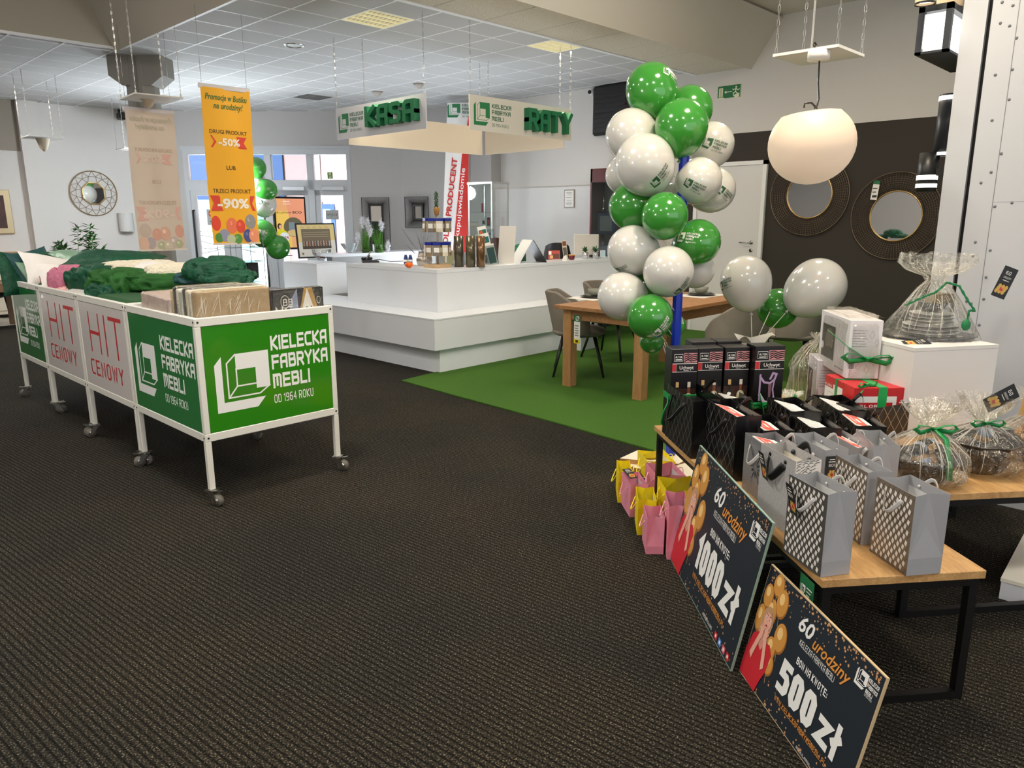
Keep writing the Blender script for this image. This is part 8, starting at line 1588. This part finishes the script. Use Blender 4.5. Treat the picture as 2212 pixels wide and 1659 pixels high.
# ------------------------------------------------------------------ the two poster boards
PBK = mat('poster_anthracite', (36, 44, 52), .35, vary=.08, vscale=3); PGD = mat('poster_gold', (224, 150, 66), .4); PSK = mat('skin_tone', (226, 168, 146), .6); PSK2 = mat('skin_shade', (206, 142, 122), .6); HR = mat('hair_blonde', (186, 144, 104), .6); HR2 = mat('hair_shade', (150, 110, 82), .6); DRS = mat('dress_red', (198, 36, 48), .5); LIP = mat('lip_red', (150, 30, 40), .5); BROW = mat('brow_dark', (60, 36, 30), .6)
GB1 = mat('balloon_gold', (206, 146, 70), .35); GB2 = mat('balloon_gold_light', (240, 200, 130), .35); GB3 = mat('balloon_gold_dark', (158, 100, 44), .4)
def poster(label, BLp, BRp, TLp, amount, edgec, social):
    bl, br = pz(*BLp, 0), pz(*BRp, 0); e = (br-bl); w = e.length; X_ = e.normalized(); d = ray(*TLp); t = ((bl-EYE).dot(e)/d.dot(e)); tl = EYE+d*t; up_v = tl-bl; h = up_v.length; Yv = up_v.normalized(); n = X_.cross(Yv)
    if n.dot(FWD) > 0: n = -n
    o = thing('poster_board', label, 'poster', bl); o.matrix_world = basis(bl+Vector((0, 0, .002)), X_, Yv, X_.cross(Yv)); s = -1 if (X_.cross(Yv)).dot(FWD) > 0 else 1
    MB().box(0, w, 0, h, (-.008 if s > 0 else 0), (0 if s > 0 else .008), mat(edgec[0], edgec[1], .5)).build('board', o); p = P2((0, 0, 0), (1, 0, 0), (0, 1, 0), n=(0, 0, s), step=.00035)
    p.rect(.003, .003, w-.003, h-.003, PBK, 1); random.seed(77)
    def star(x, y, r, m_): p.poly([(x+(r if i % 2 == 0 else r*.45)*math.sin(i*math.pi/5), y+(r if i % 2 == 0 else r*.45)*math.cos(i*math.pi/5)) for i in range(10)], m_, 2)
    cf = mat('confetti', (214, 160, 110), .4)
    for i in range(230):
        t_ = random.random(); x = w*t_; sp = random.random()**2
        if i % 3: y = h*(1-.02-sp*.22*(1.0 if t_ < .6 else .6))
        else: y = h*(.02+sp*.20)
        if x > w*.985 or x < .01: continue
        r = random.choice((.0018, .003, .0045, .006)); (star if r > .004 else lambda x, y, r, m_: p.ell(x, y, r, r, m_, 2, 7))(x, y, r, cf)
    for (bx, by, rx_, ry_) in ((.13, .90, .052, .095), (.20, .80, .055, .12), (.065, .76, .048, .105), (.045, .55, .045, .12), (.125, .66, .055, .12), (.265, .56, .058, .125), (.21, .42, .05, .10), (.235, .30, .045, .09)):
        p.ell(w*bx, h*by, w*rx_, h*ry_, GB3, 3, 26); p.ell(w*(bx-.004), h*(by+.008), w*rx_*.90, h*ry_*.92, GB1, 3.5, 26); p.ell(w*(bx-.012), h*(by+.035), w*rx_*.42, h*ry_*.4, GB2, 4, 18); p.line([(w*bx, h*(by-ry_)), (w*(bx+.01), h*(by-ry_-.06))], .0015, GB2, 3)
    q = lambda L: [(w*a, h*b_) for a, b_ in L]
    p.poly(q([(.075, .66), (.10, .70), (.135, .71), (.165, .67), (.175, .58), (.165, .46), (.185, .34), (.15, .30), (.14, .45), (.10, .42), (.075, .30), (.05, .34), (.065, .48), (.06, .58)]), HR, 5)
    p.poly(q([(.0, .02), (.0, .24), (.03, .40), (.07, .45), (.15, .42), (.20, .44), (.235, .38), (.225, .22), (.20, .12), (.18, .0)]), DRS, 6); p.poly(q([(.085, .50), (.145, .50), (.155, .40), (.13, .33), (.08, .38)]), PSK2, 7)
    p.ell(w*.125, h*.585, w*.037, h*.088, PSK, 8, 24); p.poly(q([(.088, .62), (.10, .675), (.14, .68), (.16, .62), (.135, .655), (.105, .65)]), HR, 9)
    for s2 in (-1, 1): p.ell(w*(.125+s2*.015), h*.605, w*.0065, h*.008, PAPER, 9, 12); p.ell(w*(.125+s2*.015), h*.605, w*.003, h*.008, BROW, 10, 10); p.line([(w*(.125+s2*.006), h*.632), (w*(.125+s2*.024), h*.638)], .002, BROW, 9)
    p.line([(w*.125, h*.60), (w*.122, h*.565)], .0012, PSK2, 9); p.ell(w*.125, h*.545, w*.010, h*.010, LIP, 9, 12)
    for (x0, x1, s2) in ((.045, .105, 1), (.205, .145, -1)): p.poly(q([(x0, .24), (x0+s2*.025, .20), (x1+s2*.012, .46), (x1-s2*.018, .46)]), PSK, 10)
    for s2 in (-1, 1):
        for k in range(4): p.line(q([(.125+s2*.020, .455), (.125+s2*(.004+.011*k), .545-.010*abs(k-1))]), w*.0085, PSK, 11+.1*k)
        p.line(q([(.125+s2*.022, .46), (.125+s2*.044, .50)]), w*.009, PSK, 11)
        p.poly(q([(.125+s2*.036, .44), (.125+s2*.036, .48), (.125+s2*.006, .49), (.125+s2*.006, .42)]), PSK, 10.5)
    for i in range(14): star(w*random.uniform(.015, .2), h*random.uniform(.03, .3), .006, mat('dress_star', (232, 170, 110), .5))
    p.ft('60', w*.375, h*.76, h*.13, PRW, 5, bold=.02, shear=.25, width=w*.125); p.ft('urodziny', w*.515, h*.735, h*.10, PGD, 5, bold=.012, shear=.35, width=w*.30)
    p.st_('KIELECKA FABRYKA MEBLI', w*.42, h*.665, h*.048, PRW, 5, t=.7, sx=.72, gap=1.2, width=w*.30); p.st_('BON NA KWOTE:', w*.44, h*.53, h*.055, PRW, 5, t=1.2, sx=.75, gap=1.2, width=w*.27); p.line([(w*.667, h*.52), (w*.673, h*.51)], .002, PRW, 5)
    sx_ = .62; hh = h*.26; x = w*.34; x += p.st_(amount, x, h*.22, hh, PRW, 5, t=1.75, sx=.62, gap=.55, width=w*.36 if len(amount) == 4 else w*.33)+w*.035
    x += p.st_('z', x, h*.22, hh, PRW, 5, t=1.5, sx=1.0, gap=.5)+w*.012; p.st_('l', x, h*.22, hh, PRW, 5, t=1.5, sx=.8)
    p.st_('WWW.KIELECKAFABRYKAMEBLI.PL', w*.36, h*.135, h*.042, PGD, 5, t=.9, sx=.75, gap=1.2, width=w*.47)
    p.logo(w*.835, h*.80, h*.12, PRW, l=5, text=False, line=.04)
    for i, wd in enumerate(('KIELECKA', 'FABRYKA', 'MEBLI')): p.st_(wd, w*.915, h*(.885-.04*i), h*.028, PRW, 5, t=1.4, sx=1, gap=.9, width=w*(.068 if i < 2 else .045))
    p.st_('OD 1964 ROKU', w*.915, h*.785, h*.016, PRW, 5, t=.8, width=w*.05)
    if social:
        for i in range(4): p.rect(w*(.77+.052*i), h*.02, w*(.805+.052*i), h*.068, [REDP, mat('social_blue', (70, 130, 200), .5), mat('social_pink', (206, 90, 110), .5), REDP][i], 5); p.rect(w*(.78+.052*i), h*.033, w*(.795+.052*i), h*.055, PRW, 6)
        p.st_('OBSERWUJ NAS', w*.60, h*.03, h*.022, PRW, 5, t=.9, width=w*.13)
    else: p.st_('REGULAMIN', w*.62, h*.025, h*.02, PRW, 5, t=.9, width=w*.12)
    p.mb.build('poster_print', o); return o
poster('leaning black poster board with voucher of 1000 zl, left and farther one', (1447.7, 1208.6), (1577.7, 1451), (1511.8, 962), '1000', ('edge_greenish', (150, 176, 160)), True)
poster('leaning black poster board with voucher of 500 zl, nearer right one', (1597, 1451), (1815, 1762), (1666.6, 1219.3), '500', ('edge_cream', (206, 180, 140)), False)
